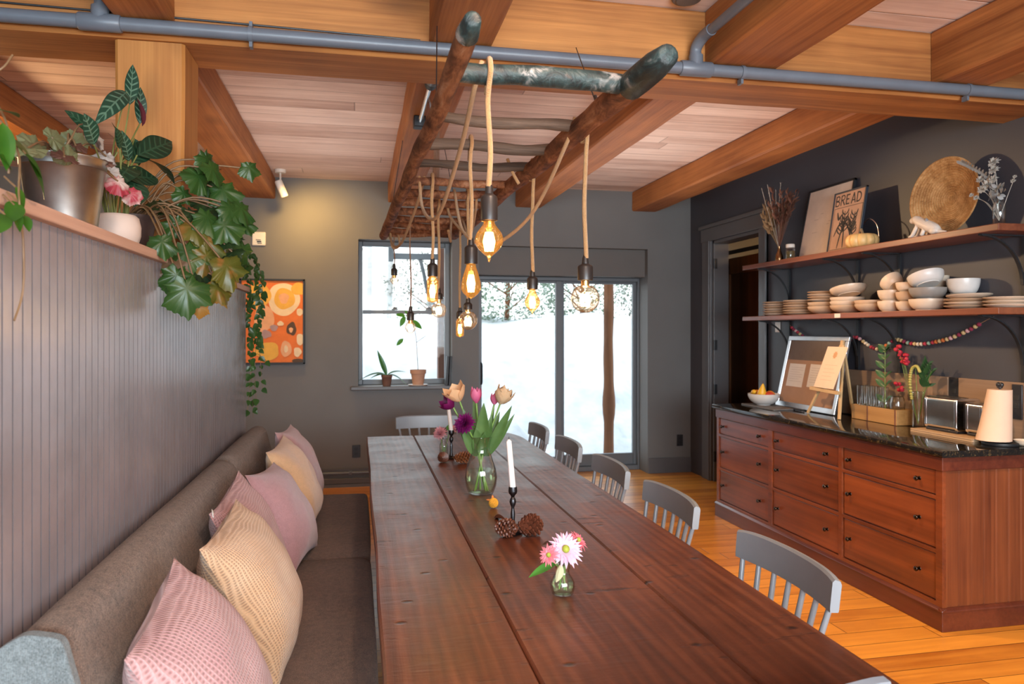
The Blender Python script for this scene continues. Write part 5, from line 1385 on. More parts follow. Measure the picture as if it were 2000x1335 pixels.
# --- bead garland
gl = thing('bead_garland', 'garland of red, cream and green felt beads swagged under the lower shelf', 'garland', (3.43,4.4,1.40))
GP = bez([(3.43,5.40,1.545),(3.43,5.33,1.505),(3.43,5.10,1.425),(3.432,4.80,1.435),(3.43,4.66,1.438),(3.43,4.58,1.455),(3.43,4.42,1.386),(3.43,4.33,1.383),(3.43,4.20,1.442),(3.43,4.08,1.423),(3.43,3.98,1.418),(3.43,3.87,1.432),(3.43,3.74,1.458),(3.43,3.60,1.508),(3.43,3.515,1.548)],14)
b = MB(); b.tube(GP + [V((3.42,3.42,1.583))], .0016, 5); b.build('string', M['rope'], gl)
BC = [paint('felt_'+n,c,.9,.15,60,.2,150) for n,c in (('cream',(.60,.50,.38)),('red',(.36,.03,.05)),('rust',(.50,.13,.03)),('sand',(.52,.36,.17)),('sage',(.22,.30,.24)),('pink',(.55,.30,.30)),('wine',(.22,.02,.05)))]
acc = 0; k = 0; rnd = random.Random(3); last = GP[0]
base_ = [MB().ell((0,0,0),.0128,14,9) for _ in range(1)][0]
bm0 = {}
for p in GP[1:]:
    seg_ = (p-last).length; acc += seg_; last = p
    if acc >= .0262 and k < 84:
        acc = 0; k += 1; ci = rnd.choice((0,0,1,1,2,3,3,4,5,6))
        if ci not in bm0:
            bo = base_.build('felt_bead', BC[ci], origin=(0,0,0), smooth=80); bm0[ci] = bo
        else:
            bo = bm0[ci].copy(); COL.objects.link(bo)
        bo.parent = gl; bo.location = p - V((3.43,4.4,1.40))

# --- things on the counter
cz = CT+.0006
b = MB(); P = roundpoly([(3.02,4.97),(3.22,4.99),(3.25,5.44),(3.02,5.46)], .03, 4); b.prism(P, lambda a,c,d:(a,c,d), cz, cz+.010)
solo(b,'slate_board',paint('grey_slate',(.13,.12,.115),.5,.2,12,.2,60),'grey slate serving board under the fruit bowl','board',smooth=0,bevel=.002)
fb = (3.135,5.30)
bowl(fb[0],fb[1],cz+.0105,.122,.088,M['stonew'],'white footed fruit bowl on the slate board',None,.42,'fruit_bowl',None)['category'] = 'bowl'
fz_ = cz+.0105
b = MB()
def orange(x,y,z,r,name,m,label,cat):
    b = MB(); b.ell((x,y,z),(r,r,r*.94),20,12); o = solo(b,name,m,label,cat,'fruit in the white bowl',smooth=80)
    return o
M['org'] = paint('orange_peel',(.80,.27,.02),.45,.1,30,.3,160); M['yel'] = paint('yellow_skin',(.80,.45,.03),.42,.15,8,.05,60); M['redf'] = paint('red_apple_skin',(.50,.06,.03),.35,.5,10,0)
orange(fb[0]-.02,fb[1]+.062,fz_+.078,.040,'orange',M['org'],'orange at the far left of the white bowl','orange')
orange(fb[0]+.01,fb[1]-.068,fz_+.074,.038,'apple',M['redf'],'red apple at the right of the white bowl','apple')
orange(fb[0]+.055,fb[1]+.0,fz_+.073,.040,'orange',M['org'],'orange at the back of the white bowl, mostly hidden','orange')
b = MB(); Rm_ = Matrix.Rotation(D(14),3,'X'); b.lathe([(0,0),(.026,.006),(.036,.028),(.034,.05),(.022,.080),(.012,.105),(.006,.118),(0,.12)],(fb[0]-.035,fb[1]-.022,fz_+.055),20,Rm_)
pr_ = solo(b,'pear',M['yel'],'upright yellow pear with its tip pointing up in the white bowl','pear','fruit in the white bowl',smooth=70)
b = MB(); b.tube([V((fb[0]-.035,fb[1]-.022,fz_+.055))+Rm_@V((0,0,.118)), V((fb[0]-.035,fb[1]-.022,fz_+.055))+Rm_@V((0,.004,.135))],.0025,6); b.build('stalk', M['dry2'], pr_)
b = MB(); b.tube(bez([(fb[0]-.045,fb[1]+.088,fz_+.082),(fb[0]-.058,fb[1]+.05,fz_+.098),(fb[0]-.062,fb[1]+.015,fz_+.102)],6), [.006,.012,.016,.018,.019,.0195,.0195,.019,.0185,.017,.014,.010,.005],10)
solo(b,'lemon',M['yel'],'yellow fruit lying left of the pear in the white bowl','lemon','fruit in the white bowl',smooth=70)
# pinboard
pb = thing('pinboard', 'silver-framed pinboard with a brown and tan panel leaning on the wall', 'board', (3.26,4.97,CT))
yb0, yb1, hB = 4.60, 5.345, .565
upB = V((.125,0,.55)).normalized(); nB = V((-upB.z,0,upB.x)); oB = V((3.262,yb1,cz+.004))
def pat(a, c, d): return oB + V((0,-a,0)) + upB*c + nB*d
def pbar(b, a0,a1,c0,c1,d0,d1):
    b.add([pat(a,c,d) for d in (d0,d1) for a,c in ((a0,c0),(a1,c0),(a1,c1),(a0,c1))], [(0,1,2,3),(7,6,5,4),(4,5,1,0),(5,6,2,1),(6,7,3,2),(7,4,0,3)])
WB = yb1-yb0; M['silver'] = metal('brushed_aluminium',(.72,.72,.74),.32)
b = MB(); f_ = .034
pbar(b,0,WB,0,f_*1.2,-.02,0); pbar(b,0,WB,hB-f_,hB,-.02,0); pbar(b,0,f_,f_,hB-f_,-.02,0); pbar(b,WB-f_,WB,f_,hB-f_,-.02,0); b.build('frame', M['silver'], pb, smooth=0, bevel=.003)
b = MB(); pbar(b,f_,WB-f_,f_,hB*.665,-.016,-.006); b.build('kraft_panel', paint('kraft_tan',(.36,.205,.125),.75,.06,12,.05,60), pb, smooth=0)
b = MB(); pbar(b,f_,WB-f_,hB*.665,hB-f_,-.016,-.008); b.build('felt_panel', paint('taupe_felt',(.135,.10,.085),.9,.08,20,.1,120), pb, smooth=0)
M['paper'] = paint('white_note_paper',(.66,.60,.56),.8,.03,14,0)
for (a0,a1,c0,c1,lb) in ((.085,.295,.165,.345,'left white note sheet pinned on the tan half of the pinboard'),(.355,.60,.175,.35,'right white note sheet on the pinboard, partly behind the easel card')):
    b = MB(); pbar(b,a0,a1,c0,c1,-.0055,-.0045); p_ = solo(b,'note_sheet',M['paper'],lb,'paper','notes on the pinboard',smooth=0)
    b = MB()
    for q in range(7): pbar(b,a0+.02,a1-.02-.04*(q%3==2),c1-.03-.018*q,c1-.0285-.018*q,-.0044,-.0042)
    b.build('faint_lines', M['grey_ink'], p_, smooth=0)
b = MB(); b.tube([(3.20,5.02,cz+.008),(3.205,4.90,cz+.008)],.0075,10); b.tube([(3.2055,4.90,cz+.008),(3.207,4.87,cz+.008)],.006,10)
solo(b,'marker_pen',M['dark_p'],'black marker pen lying in front of the pinboard','pen',smooth=40)
# easel and card
ez = thing('mini_easel', 'small pale wooden tabletop easel standing in front of the pinboard', 'easel', (3.2,4.55,CT))
M['pine'] = wood('pale_pine',(.52,.33,.15),(.70,.48,.25),'z',14,.5,.05)
apx = V((3.262,4.505,1.40))
b = MB()
def slat(b,p,q,w,t):
    p,q = V(p),V(q); d=(q-p).normalized(); s_ = d.cross(V((1,0,0))).normalized(); n_ = d.cross(s_)
    b.add([pp_ + s_*a*w + n_*c*t for pp_ in (p,q) for a,c in ((-1,-1),(1,-1),(1,1),(-1,1))],[(3,2,1,0),(4,5,6,7),(0,1,5,4),(1,2,6,5),(2,3,7,6),(3,0,4,7)])
for nm,q in (('leg',(3.175,4.775,cz)),('leg',(3.150,4.385,cz)),('leg',(3.385,4.555,cz))):
    b = MB(); slat(b, apx + (V((.0,.012,0)) if q[1] > 4.7 else V((0,-.012,0)) if q[1] < 4.5 else V((.012,0,-.03))), q, .011, .007); b.v = [(p[0],p[1],max(p[2],cz)) for p in b.v]; b.build(nm, M['pine'], ez, smooth=0, bevel=.002)
b = MB(); slat(b,(3.172,4.735,1.092),(3.158,4.40,1.082),.012,.012); b.build('ledge', M['pine'], ez, smooth=0, bevel=.002)
b = MB(); slat(b,(3.255,4.507,1.34),(3.262,4.503,1.435),.014,.008); b.build('top_clip', M['pine'], ez, smooth=0, bevel=.002)
b = MB(); u_ = V((.085,-.0,.285)).normalized(); c0 = V((3.150,4.668,1.106)); ydir = V((-.012,-.235,.0))
c1 = c0 + V((.082,.0-.045,.285)); q_ = [c0, c0+ydir, c0+ydir+(c1-c0), c1]
nn = V((-1,0,.28)).normalized()
b.add([p - nn*.0 for p in q_]+[p - nn*.003 for p in q_],[(0,1,2,3),(7,6,5,4),(4,5,1,0),(5,6,2,1),(6,7,3,2),(7,4,0,3)])
cd = solo(b,'easel_card',paint('cream_card',(.80,.60,.46),.75,.03,12,0),'cream card with a small tan emblem propped on the mini easel','card',smooth=0)
b = MB(); cc_ = c0 + ydir*.52 + (c1-c0)*.80 + nn*.001; yy_ = ydir.normalized(); uu_ = (c1-c0).normalized()
vs = [cc_ + yy_*(.026*math.sin(k*PI/8)*(1 if k%2 else .7)) + uu_*(.03*math.cos(k*PI/8)*(1 if k%2 else .7)) for k in range(16)]
b.add(vs,[tuple(range(16))]); b.build('tan_emblem', paint('tan_ink',(.60,.33,.17),.8), cd, smooth=0)
b = MB()
for q in range(5): 
    p_ = c0 + ydir*.2 + (c1-c0)*(.55-.09*q) + nn*.001; b.add([p_,p_+ydir*(.6-.1*(q%2)),p_+ydir*(.6-.1*(q%2))+(c1-c0)*.008,p_+(c1-c0)*.008],[(0,1,2,3)])
b.build('faint_lines', paint('faint_tan_ink',(.64,.44,.32),.8), cd, smooth=0)
# crate with glasses
M['crate'] = wood('honey_crate_wood',(.33,.16,.05),(.56,.32,.12),'y',10,.45,.1)
cr = thing('wooden_crate', 'small open wooden box of glasses on the counter', 'crate', (3.36,4.24,CT))
b = MB(); x0,x1,y0,y1,z1 = 3.300,3.428,4.03,4.46,CT+.098
b.box(x0,x0+.010,y0,y1,cz,z1); b.box(x1-.010,x1,y0,y1,cz,z1); b.box(x0+.010,x1-.010,y0,y0+.010,cz,z1); b.box(x0+.010,x1-.010,y1-.010,y1,cz,z1); b.box(x0+.01,x1-.01,y0+.01,y1-.01,cz,cz+.010)
b.build('box_sides', M['crate'], cr, smooth=0, bevel=.002)
for yy in (y0+.012,y1-.16): 
    b = MB().box(x0-.002,x0,yy-.004,yy+.006,cz,z1); b.build('corner_strap', M['dry2'], cr, smooth=0)
gz = cz+.0105
def tumbler(x,y,label,g='clear glasses in the wooden crate'):
    o = thing('shot_glass',label,'glass',(x,y,gz),group=g)
    b = MB(); b.lathe([(.013,0),(.015,.004),(.018,.10),(.0195,.215)],(x,y,gz),18); b.lathe([(.0175,.215),(.016,.10),(.012,.03),(0,.026)],(x,y,gz),18); b.build('glass_body',M['clear'],o,smooth=50); return o
gw = ['first from the easel','second from the easel','third from the easel','fourth from the easel','fifth from the easel']
for k in range(5): tumbler(3.338,4.425-.046*k,'slim clear glass in the front row of the crate, '+gw[k])
for k in range(5): tumbler(3.388,4.425-.046*k,'slim clear glass in the back row of the crate, '+gw[k])
o = thing('glass_bottle','small clear bottle in the crate holding a green sprig','bottle',(3.34,4.19,gz))
b = MB(); b.lathe([(.018,0),(.021,.006),(.021,.15),(.011,.18),(.011,.215),(.013,.218)],(3.345,4.185,gz),20); b.build('glass_body',M['clear'],o,smooth=50)
M['sprig'] = leafmat('dark_green_sprig',(.018,.075,.03),(.04,.13,.05),None,rough=.35)
o = thing('green_sprig','upright dark green leafy sprig in the bottle','plant',(3.345,4.185,gz+.1))
b = MB(); P = bez([(3.345,4.185,gz+.02),(3.344,4.188,gz+.25),(3.35,4.195,gz+.46)],8); b.tube(P,.0022,6); b.build('stem',M['stem'],o,smooth=60)
b = MB()
for k in (4,7,9,11,13,15,16):
    z_ = P[k]
    for s_ in (-1,1): b.leaf(z_,V((-.25,s_*.8,.6)),V((-.9,-.3*s_,.5)),.095 if k < 13 else .07,.036,.15,.2,8,.8)
b.build('leaves',M['sprig'],o,smooth=60)
o = thing('glass_carafe','round clear carafe at the near end of the crate','carafe',(3.362,4.095,gz))
b = MB(); b.lathe([(.030,0),(.040,.01),(.042,.06),(.046,.12),(.040,.155),(.036,.165)],(3.362,4.098,gz),24); b.lathe([(.034,.165),(.044,.12),(.040,.06),(.036,.012),(0,.010)],(3.362,4.098,gz),24); b.build('glass_body',M['clear'],o,smooth=50)
vx2, vy2 = 3.375, 3.935
o = thing('tall_glass_vase','tall clear glass of red and yellow sprays right of the crate','vase',(vx2,vy2,CT))
b = MB(); b.lathe([(.030,0),(.036,.004),(.034,.12),(.038,.22)],(vx2,vy2,cz),24); b.lathe([(.035,.22),(.031,.12),(.032,.012),(0,.010)],(vx2,vy2,cz),24); b.build('glass_body',M['clear'],o,smooth=50)
M['redpet'] = petal_mat('red_berry_flower',(.50,.02,.04),(.66,.05,.09)); M['ylw'] = petal_mat('yellow_green_curl',(.46,.42,.10),(.62,.56,.18))
def sprays(name,label,mat_,pts,fn,cat='flower'):
    o = thing(name,label,cat,(vx2,vy2,CT+.2),group='sprays in the tall glass')
    b = MB()
    for p in pts: b.tube(bez([(vx2,vy2,cz+.02),((vx2+p[0])/2,(vy2+p[1])/2,cz+.22),p],6),.0015,5)
    b.build('stem',M['stem'],o,smooth=60)
    for p in pts:
        b = MB(); fn(b,p); b.build('bloom',mat_,o,smooth=60)
def redf(b,p):
    for k in range(7): b.ell(V(p)+V((R(-.02,.02),R(-.035,.035),R(-.03,.03))),(R(.010,.016),R(.010,.016),R(.009,.014)),8,6)
sprays('red_spray','red berry-like blossoms rising from the tall glass',M['redpet'],[(3.34,4.06,1.385),(3.34,4.03,1.33),(3.33,4.00,1.31),(3.35,4.055,1.14)],redf)
def curl(b,p):
    p = V(p)
    P = bez([p+V((0,.03,-.20)),p+V((0,.045,-.10)),p+V((0,.03,-.02)),p+V((0,-.01,.0)),p+V((0,-.035,-.03))],6)
    for k,q in enumerate(P): b.ell(q,(.009,.011,.009),8,5)
sprays('yellow_spray','curling yellow-green spray arching over the tall glass',M['ylw'],[(3.33,3.905,1.285)],curl)
def lf(b,p):
    p = V(p); base = V((vx2,vy2,cz+.25))
    for k in range(7):
        q = base.lerp(p,.35+.65*k/6)
        for s_ in (-1,1): b.leaf(q,V((-.2,-.5+s_*.5,.4)),V((-1,0,.3)),.06,.017,.1,.2,6,.8)
sprays('olive_spray','olive green leafy twigs leaning right from the tall glass',M['sprig'],[(3.35,3.80,1.26),(3.36,3.84,1.30),(3.34,3.80,1.17)],lf,'plant')
# tray, toasters, paper towel
b = MB(); P = roundpoly([(3.205,3.345),(3.43,3.345),(3.43,3.81),(3.205,3.81)],.02,4)
b.prism(P,lambda a,c,d:(a,c,d),cz,cz+.008); P2_ = roundpoly([(3.211,3.351),(3.427,3.351),(3.427,3.804),(3.211,3.804)],.02,4); b.prism(P2_,lambda a,c,d:(a,c,d),cz+.008,cz+.011); b.prism(P,lambda a,c,d:(a,c,d),cz+.011,cz+.018)
solo(b,'serving_board',wood('tan_board',(.42,.27,.15),(.58,.40,.25),'y',9,.5,.05),'tan wooden board under the chrome toasters','board',smooth=0)
tz = cz+.0186
M['steel'] = metal('polished_steel',(.66,.62,.58),.16)
def toaster(x0,x1,y0,y1,h,label,slots=True):
    o = thing('toaster',label,'toaster',((x0+x1)/2,(y0+y1)/2,tz),group='chrome toasters on the counter')
    b = MB(); b.box(x0+.006,x1-.006,y0+.004,y1-.004,tz,tz+.016); b.build('base',M['dark_p'],o,bevel=.004)
    P = roundpoly([(x0,tz+.016),(x0,tz+h),(x1,tz+h),(x1,tz+.016)],.022,5)
    b = MB(); b.prism(P,lambda a,c,d:(a,d,c),y0+.018,y1-.018); b.build('steel_body',M['steel'],o,smooth=40)
    for ya,yb_ in ((y0,y0+.018),(y1-.018,y1)):
        Pc = roundpoly([(x0-.002,tz+.012),(x0-.002,tz+h+.002),(x1+.002,tz+h+.002),(x1+.002,tz+.012)],.024,5)
        b = MB(); b.prism(Pc,lambda a,c,d:(a,d,c),ya,yb_); b.build('chrome_end',M['chrome'],o,smooth=40,bevel=.004)
    if slots:
        for xs in ((x0*.66+x1*.34),(x0*.34+x1*.66)):
            b = MB(); b.box(xs-.012,xs+.012,y0+.04,y1-.04,tz+h-.002,tz+h+.0012); b.build('slot',M['black'],o,smooth=0)
    b = MB(); b.box((x0+x1)/2-.03,(x0+x1)/2+.03,y0-.004,y0+.001,tz+.03,tz+h-.03); b.build('control_panel',M['dark_p'],o,bevel=.002)
    for zz in (.05,.08,.11):
        b = MB(); b.lathe([(0,0),(.008,0),(.007,.006),(0,.006)],((x0+x1)/2-.012,y0-.004,tz+zz),12,Matrix.Rotation(PI/2,3,'X')); b.build('button',M['chrome'],o)
    b = MB(); b.box((x0+x1)/2+.006,(x0+x1)/2+.026,y0-.024,y0-.003,tz+h*.62,tz+h*.62+.012); b.build('lever',M['dark_p'],o,bevel=.003)
    return o
toaster(3.262,3.420,3.515,3.755,.195,'larger chrome toaster on the tan board, left one with its long side showing')
toaster(3.285,3.425,3.365,3.480,.180,'second chrome toaster on the tan board, mostly hidden behind the paper towel')
pt = thing('paper_towel','roll of cream paper towel with a flared loose sheet at the counter end','paper towel',(3.285,3.258,CT))
b = MB(); b.lathe([(0,0),(.083,0),(.085,.004),(.083,.014),(.06,.020),(0,.021)],(3.285,3.255,cz),32); b.build('base',M['black'],pt,smooth=40)
tx_, ty_ = 3.285,3.255
b = MB(); n=40; vs=[]; fs=[]
lev = [(.024,.103),(.10,.092),(.20,.080),(.288,.070)]
for (z,r_) in lev:
    for k in range(n):
        q = 2*PI*k/n; s_ = (r_-.070); c_ = V((tx_,ty_,cz+z)) - RT*s_*1.0
        rr_ = r_ if math.cos(q-math.atan2(RT.y,RT.x)) < 0 else r_
        vs.append(c_ + V((math.cos(q)*r_*.80,math.sin(q)*r_*.80,0)))
for k in range(3):
    for i in range(n):
        j_=(i+1)%n; fs.append((k*n+i,k*n+j_,(k+1)*n+j_,(k+1)*n+i))
fs.append(tuple(range(3*n,4*n))); fs.append(tuple(range(n-1,-1,-1))); b.add(vs,fs); b.build('towel_roll',paint('cream_paper',(.70,.50,.38),.85,.03,16,.1,120),pt,smooth=40)
b = MB(); b.tube([(tx_,ty_,cz+.02),(tx_,ty_,cz+.305)],.006,10); b.ell((tx_,ty_+.010,cz+.313),(.011,.011,.013)); b.ell((tx_,ty_-.010,cz+.313),(.011,.011,.013)); b.ell((tx_,ty_,cz+.300),(.014,.014,.007)); b.build('post_knob',M['dark_p'],pt,smooth=60)
b = MB(); b.lathe([(0,0),(.03,0),(.045,.012),(.05,.028),(.047,.028),(.04,.014),(0,.006)],(3.385,3.205,cz),28)
solo(b,'small_dish',M['stone2'],'small cream dish at the very end of the counter behind the paper towel','dish',smooth=50)
# ------------------------------------------------------------------ plants on the partition cap
M['galv'] = metal('galvanised_steel', (.42,.40,.38), .38, .35)
M['soil'] = paint('dark_soil', (.03,.018,.012), .95, .4, 60, .5, 90)
M['cal'] = leafmat('calathea_leaf', (.008,.035,.022), (.014,.055,.032), (.085,.17,.115), 7, rough=.38)
M['cal2'] = leafmat('dark_calathea_leaf', (.008,.03,.016), (.015,.05,.024), (.028,.08,.042), 7, rough=.38)
M['calr'] = leafmat('maroon_leaf_back', (.10,.02,.03), (.16,.03,.04), None, rough=.5)
M['cstem'] = paint('olive_stem', (.16,.18,.05), .5, .2, 20, 0)
M['bstem'] = paint('brownish_stem', (.16,.09,.04), .55, .25, 20, 0)
M['rexs'] = leafmat('silver_rex_leaf', (.30,.27,.25), (.50,.46,.42), (.03,.02,.018), 11, rough=.55, lobed=True, blot=(.07,.05,.045))
M['rexp'] = leafmat('pink_rex_leaf', (.26,.02,.035), (.36,.05,.07), (.42,.30,.27), 11, rough=.5, lobed=True, blot=(.50,.40,.36))
M['rexo'] = leafmat('olive_rex_leaf', (.09,.10,.045), (.17,.18,.09), (.26,.26,.16), 13, rough=.5, lobed=True)
M['rexb'] = leafmat('brown_rex_leaf', (.06,.025,.018), (.11,.05,.035), (.16,.10,.07), 11, rough=.5, lobed=True)
M['beg'] = leafmat('begonia_leaf', (.014,.048,.010), (.032,.080,.015), (.10,.14,.035), 14, rough=.36, lobed=True)
M['begd'] = leafmat('deep_begonia_leaf', (.009,.024,.010), (.02,.042,.013), (.05,.07,.022), 14, rough=.36, lobed=True)
M['begy'] = leafmat('olive_begonia_leaf', (.045,.062,.008), (.105,.090,.012), (.15,.145,.035), 14, rough=.38, lobed=True, blot=(.20,.09,.02))
M['bego'] = leafmat('rusty_begonia_leaf', (.26,.12,.02), (.34,.16,.03), (.30,.2,.06), 14, rough=.5, lobed=True)
M['begb'] = leafmat('brown_begonia_leaf', (.10,.055,.03), (.15,.085,.04), (.2,.13,.06), 14, rough=.5, lobed=True)
M['viney'] = leafmat('trailing_vine_leaf', (.018,.055,.014), (.05,.12,.025), None, rough=.35)
M['edgel'] = leafmat('glossy_hoya_leaf', (.018,.070,.008), (.045,.14,.012), None, rough=.28, trans=.2)

# galvanised bucket with rex begonia
bx_, by_ = -.815, 2.285
o = thing('bucket_planter','galvanised metal bucket of rex begonia on the partition cap','planter',(bx_,by_,CZ))
b = MB(); r0,r1,hb = .082,.108,.205
b.lathe([(0,CZ+.006),(r0-.003,CZ+.006),(r0,CZ+.0006),(r0+.002,CZ+.010),(r1-.004,CZ+hb-.03),(r1-.001,CZ+hb-.028),(r1,CZ+hb-.008),(r1+.004,CZ+hb-.004),(r1+.004,CZ+hb),(r1-.003,CZ+hb),(r1-.006,CZ+hb-.02),(r1-.012,CZ+hb-.04)],(bx_,by_,0),48)
b.build('bucket',M['galv'],o,smooth=50)
b = MB(); b.lathe([(0,CZ+hb-.022),(r1-.008,CZ+hb-.024)],(bx_,by_,0),30); b.build('soil',M['soil'],o)
REX=[((-.80,2.474,2.096),.042,'s'),((-.775,2.507,2.045),.040,'s'),((-.76,2.493,1.994),.044,'s'),((-.72,2.438,1.956),.042,'p'),((-.70,2.490,1.930),.036,'p'),((-.79,1.966,1.931),.040,'o'),((-.80,2.041,1.953),.042,'o'),((-.79,2.137,2.006),.040,'o'),((-.76,2.164,1.961),.040,'o'),((-.76,2.252,1.972),.040,'b'),((-.74,2.078,1.945),.040,'b'),((-.78,2.394,1.993),.040,'o'),((-.80,2.331,2.034),.032,'b'),((-.86,2.2,2.0),.045,'o'),((-.88,2.35,2.03),.045,'b'),((-.72,2.30,1.985),.036,'b'),((-.84,2.42,2.06),.045,'o')]
b = MB()
for i,(p,r_,c) in enumerate(REX):
    b.tube(bez([(bx_+R(-.03,.03),by_+R(-.03,.03),CZ+hb-.03),((p[0]+bx_)/2,(p[1]+by_)/2,max(p[2],CZ+hb)+.01),p],5),.0028,6)
b.build('stems',M['bstem'],o,smooth=60)
for c,nm,mm in (('s','silver_leaves','rexs'),('p','pink_leaves','rexp'),('o','olive_leaves','rexo'),('b','brown_leaves','rexb')):
    b = MB()
    for i,(p,r_,c_) in enumerate(REX):
        if c_ != c: continue
        nr_ = V((.55+R(-.3,.3),-.75+R(-.3,.3),.45+R(-.35,.35))) if c != 'b' else V((.4,-.5,.8))
        b.lobed(p,nr_,V((R(-.5,.5),R(.2,1),-.6 if c in 'sp' else .1)),r_,9,.07,.35 if c in 'sp' else .2,i)
    b.build(nm,M[mm],o,smooth=70)

# white round pot with calathea
wx_, wy_ = -.80, 2.705
o = thing('calathea_pot','tall fishbone-leaved calathea in a white rounded pot on the partition cap','potted plant',(wx_,wy_,CZ))
M['matte'] = paint('white_bisque',(.62,.50,.43),.6,.04,12,.03,60)
b = MB(); b.lathe([(0,CZ+.004),(.050,CZ+.0006),(.064,CZ+.018),(.072,CZ+.045),(.073,CZ+.075),(.066,CZ+.105),(.056,CZ+.114),(.052,CZ+.112),(.060,CZ+.10),(.062,CZ+.08)],(wx_,wy_,0),40); b.build('pot',M['matte'],o,smooth=60)
b = MB(); b.lathe([(0,CZ+.100),(.060,CZ+.098)],(wx_,wy_,0),24); b.build('soil',M['soil'],o)
CAL=[((-.775,2.75,2.278),(-.765,2.773,2.433),.30),((-.775,2.716,2.311),(-.765,2.50,2.205),.25),((-.775,2.87,2.245),(-.765,2.86,2.379),.32),((-.775,2.404,2.056),(-.765,2.318,2.119),.5),((-.775,2.645,2.102),(-.765,2.59,2.156),.45),((-.775,2.744,2.083),(-.765,2.659,2.161),.38),((-.775,2.779,2.085),(-.74,2.93,2.213),.34),((-.765,2.80,2.117),(-.68,3.02,2.24),.34),((-.765,2.824,2.115),(-.66,3.00,2.126),.36),((-.775,2.783,2.069),(-.745,2.549,2.028),.36),((-.775,2.677,2.016),(-.70,2.90,2.07),.34),((-.76,2.742,2.024),(-.72,2.642,1.925),.6),
  ((-.83,2.80,2.20),(-.86,2.92,2.25),.4),((-.84,2.66,2.14),(-.90,2.56,2.2),.4),((-.79,2.86,2.19),(-.78,2.90,2.10),.5)]
b = MB()
for i,(p,q,w) in enumerate(CAL):
    s_ = (wx_+R(-.03,.03),wy_+R(-.04,.04),CZ+.10)
    b.tube(bez([s_,(V(s_)+V(p))/2+V((R(-.01,.01),0,.03)),p],6),.0026,6)
for k in range(10):
    a = R(0,6.28); b.tube(bez([(wx_+.03*math.cos(a),wy_+.03*math.sin(a),CZ+.10),(wx_+.05*math.cos(a),wy_+.06*math.sin(a),CZ+.22),(wx_+R(-.05,.08),wy_+R(-.12,.14),CZ+R(.26,.36))],5),.0024,6)
b.build('stems',M['cstem'],o,smooth=60)
b = MB(); b2 = MB()
for i,(p,q,w) in enumerate(CAL):
    d = V(q)-V(p); tg = b if i in (0,1,2,3,5) else b2
    tg.leaf(p,d,V((.55+R(-.25,.25),-.8,.35)) if abs(d.z) > .02 else V((.2,-.4,.9)),d.length*1.03,d.length*w,.12 if i not in (1,8,9) else .35,.2,14,.85,.02)
b.build('patterned_leaves',M['cal'],o,smooth=70); b2.build('dark_leaves',M['cal2'],o,smooth=70)
b = MB(); b.leaf((-.765,2.862,2.235),(.0,-.25,.9),(.8,.5,0),.10,.045,.1,.5,8,.8); b.build('folded_maroon_leaf',M['calr'],o,smooth=70)

# big trailing begonia in a dark pot
gx_, gy_ = -.835, 2.98
o = thing('trailing_begonia','big-leaved begonia in a dark pot spilling over the partition beside the post','potted plant',(gx_,gy_,CZ))
b = MB(); b.lathe([(0,CZ+.004),(.060,CZ+.0006),(.066,CZ+.02),(.085,CZ+.135),(.088,CZ+.14),(.088,CZ+.15),(.080,CZ+.15),(.076,CZ+.12)],(gx_,gy_,0),32); b.build('pot',paint('dark_brown_pot',(.045,.025,.022),.55,.2,20,.05,60),o,smooth=50)
b = MB(); b.lathe([(0,CZ+.128),(.079,CZ+.126)],(gx_,gy_,0),24); b.build('soil',M['soil'],o)
BEG=[((-.664,2.72,1.808),.063,'g'),((-.576,3.02,2.166),.075,'g'),((-.424,3.05,2.146),.053,'g'),((-.659,3.02,2.028),.052,'g'),((-.574,3.08,2.088),.066,'g'),((-.485,2.98,1.971),.080,'g'),((-.708,3.0,1.981),.064,'d'),((-.604,2.92,1.888),.074,'y'),((-.520,3.02,1.896),.068,'g'),((-.452,3.05,1.930),.064,'g'),((-.639,2.86,1.733),.084,'b'),((-.554,2.90,1.777),.077,'y'),((-.477,2.86,1.740),.090,'y'),((-.597,2.78,1.651),.100,'g'),((-.513,2.88,1.662),.076,'y'),((-.564,2.84,1.590),.046,'o'),((-.755,2.95,1.973),.051,'d'),((-.452,3.1,1.826),.066,'g'),((-.602,3.06,2.00),.061,'d'),
  ((-.62,2.98,1.95),.07,'d'),((-.54,3.05,1.98),.07,'d'),((-.50,3.0,1.86),.07,'d'),((-.60,3.0,2.09),.075,'g'),((-.55,2.98,2.12),.07,'g'),((-.52,3.04,2.05),.08,'g'),((-.56,2.95,1.93),.08,'g'),((-.50,2.95,1.90),.08,'g'),((-.66,2.92,1.90),.07,'g'),((-.56,2.93,1.84),.085,'y'),((-.62,2.88,1.79),.085,'g'),((-.47,2.96,1.80),.075,'d'),((-.64,2.82,1.70),.075,'g'),((-.45,3.02,1.98),.075,'g'),((-.58,2.9,1.72),.08,'d')]
up_ = {1:((.75,-.5,.2),(.3,.2,-1)),2:((.5,-.85,.1),(.1,.1,-1)),5:((.6,-.65,.35),(.5,0,-.8)),13:((.35,-.9,.15),(.05,.0,-1)),12:((.5,-.75,.35),(.3,.0,-1)),0:((.3,-.9,.3),(.1,0,-1)),10:((.2,-.9,.3),(-.1,0,-1)),15:((.3,-.9,.0),(0,0,-1))}
b = MB()
for i,(p,r_,c) in enumerate(BEG):
    s_ = V((gx_+R(-.04,.05),gy_+R(-.04,.04),CZ+.13)); P_ = V(p); top = max(P_.z+.05, CZ+.20)
    b.tube(bez([s_, (s_*.55+P_*.45)+V((0,0,top-(s_.z*.55+P_.z*.45))*.0) if False else V(((s_.x*.5+P_.x*.5),(s_.y*.5+P_.y*.5),min(top,CZ+.32)*.55+.45*max(s_.z,P_.z))), P_+V((0,.012,-.004))],6),.0036,7)
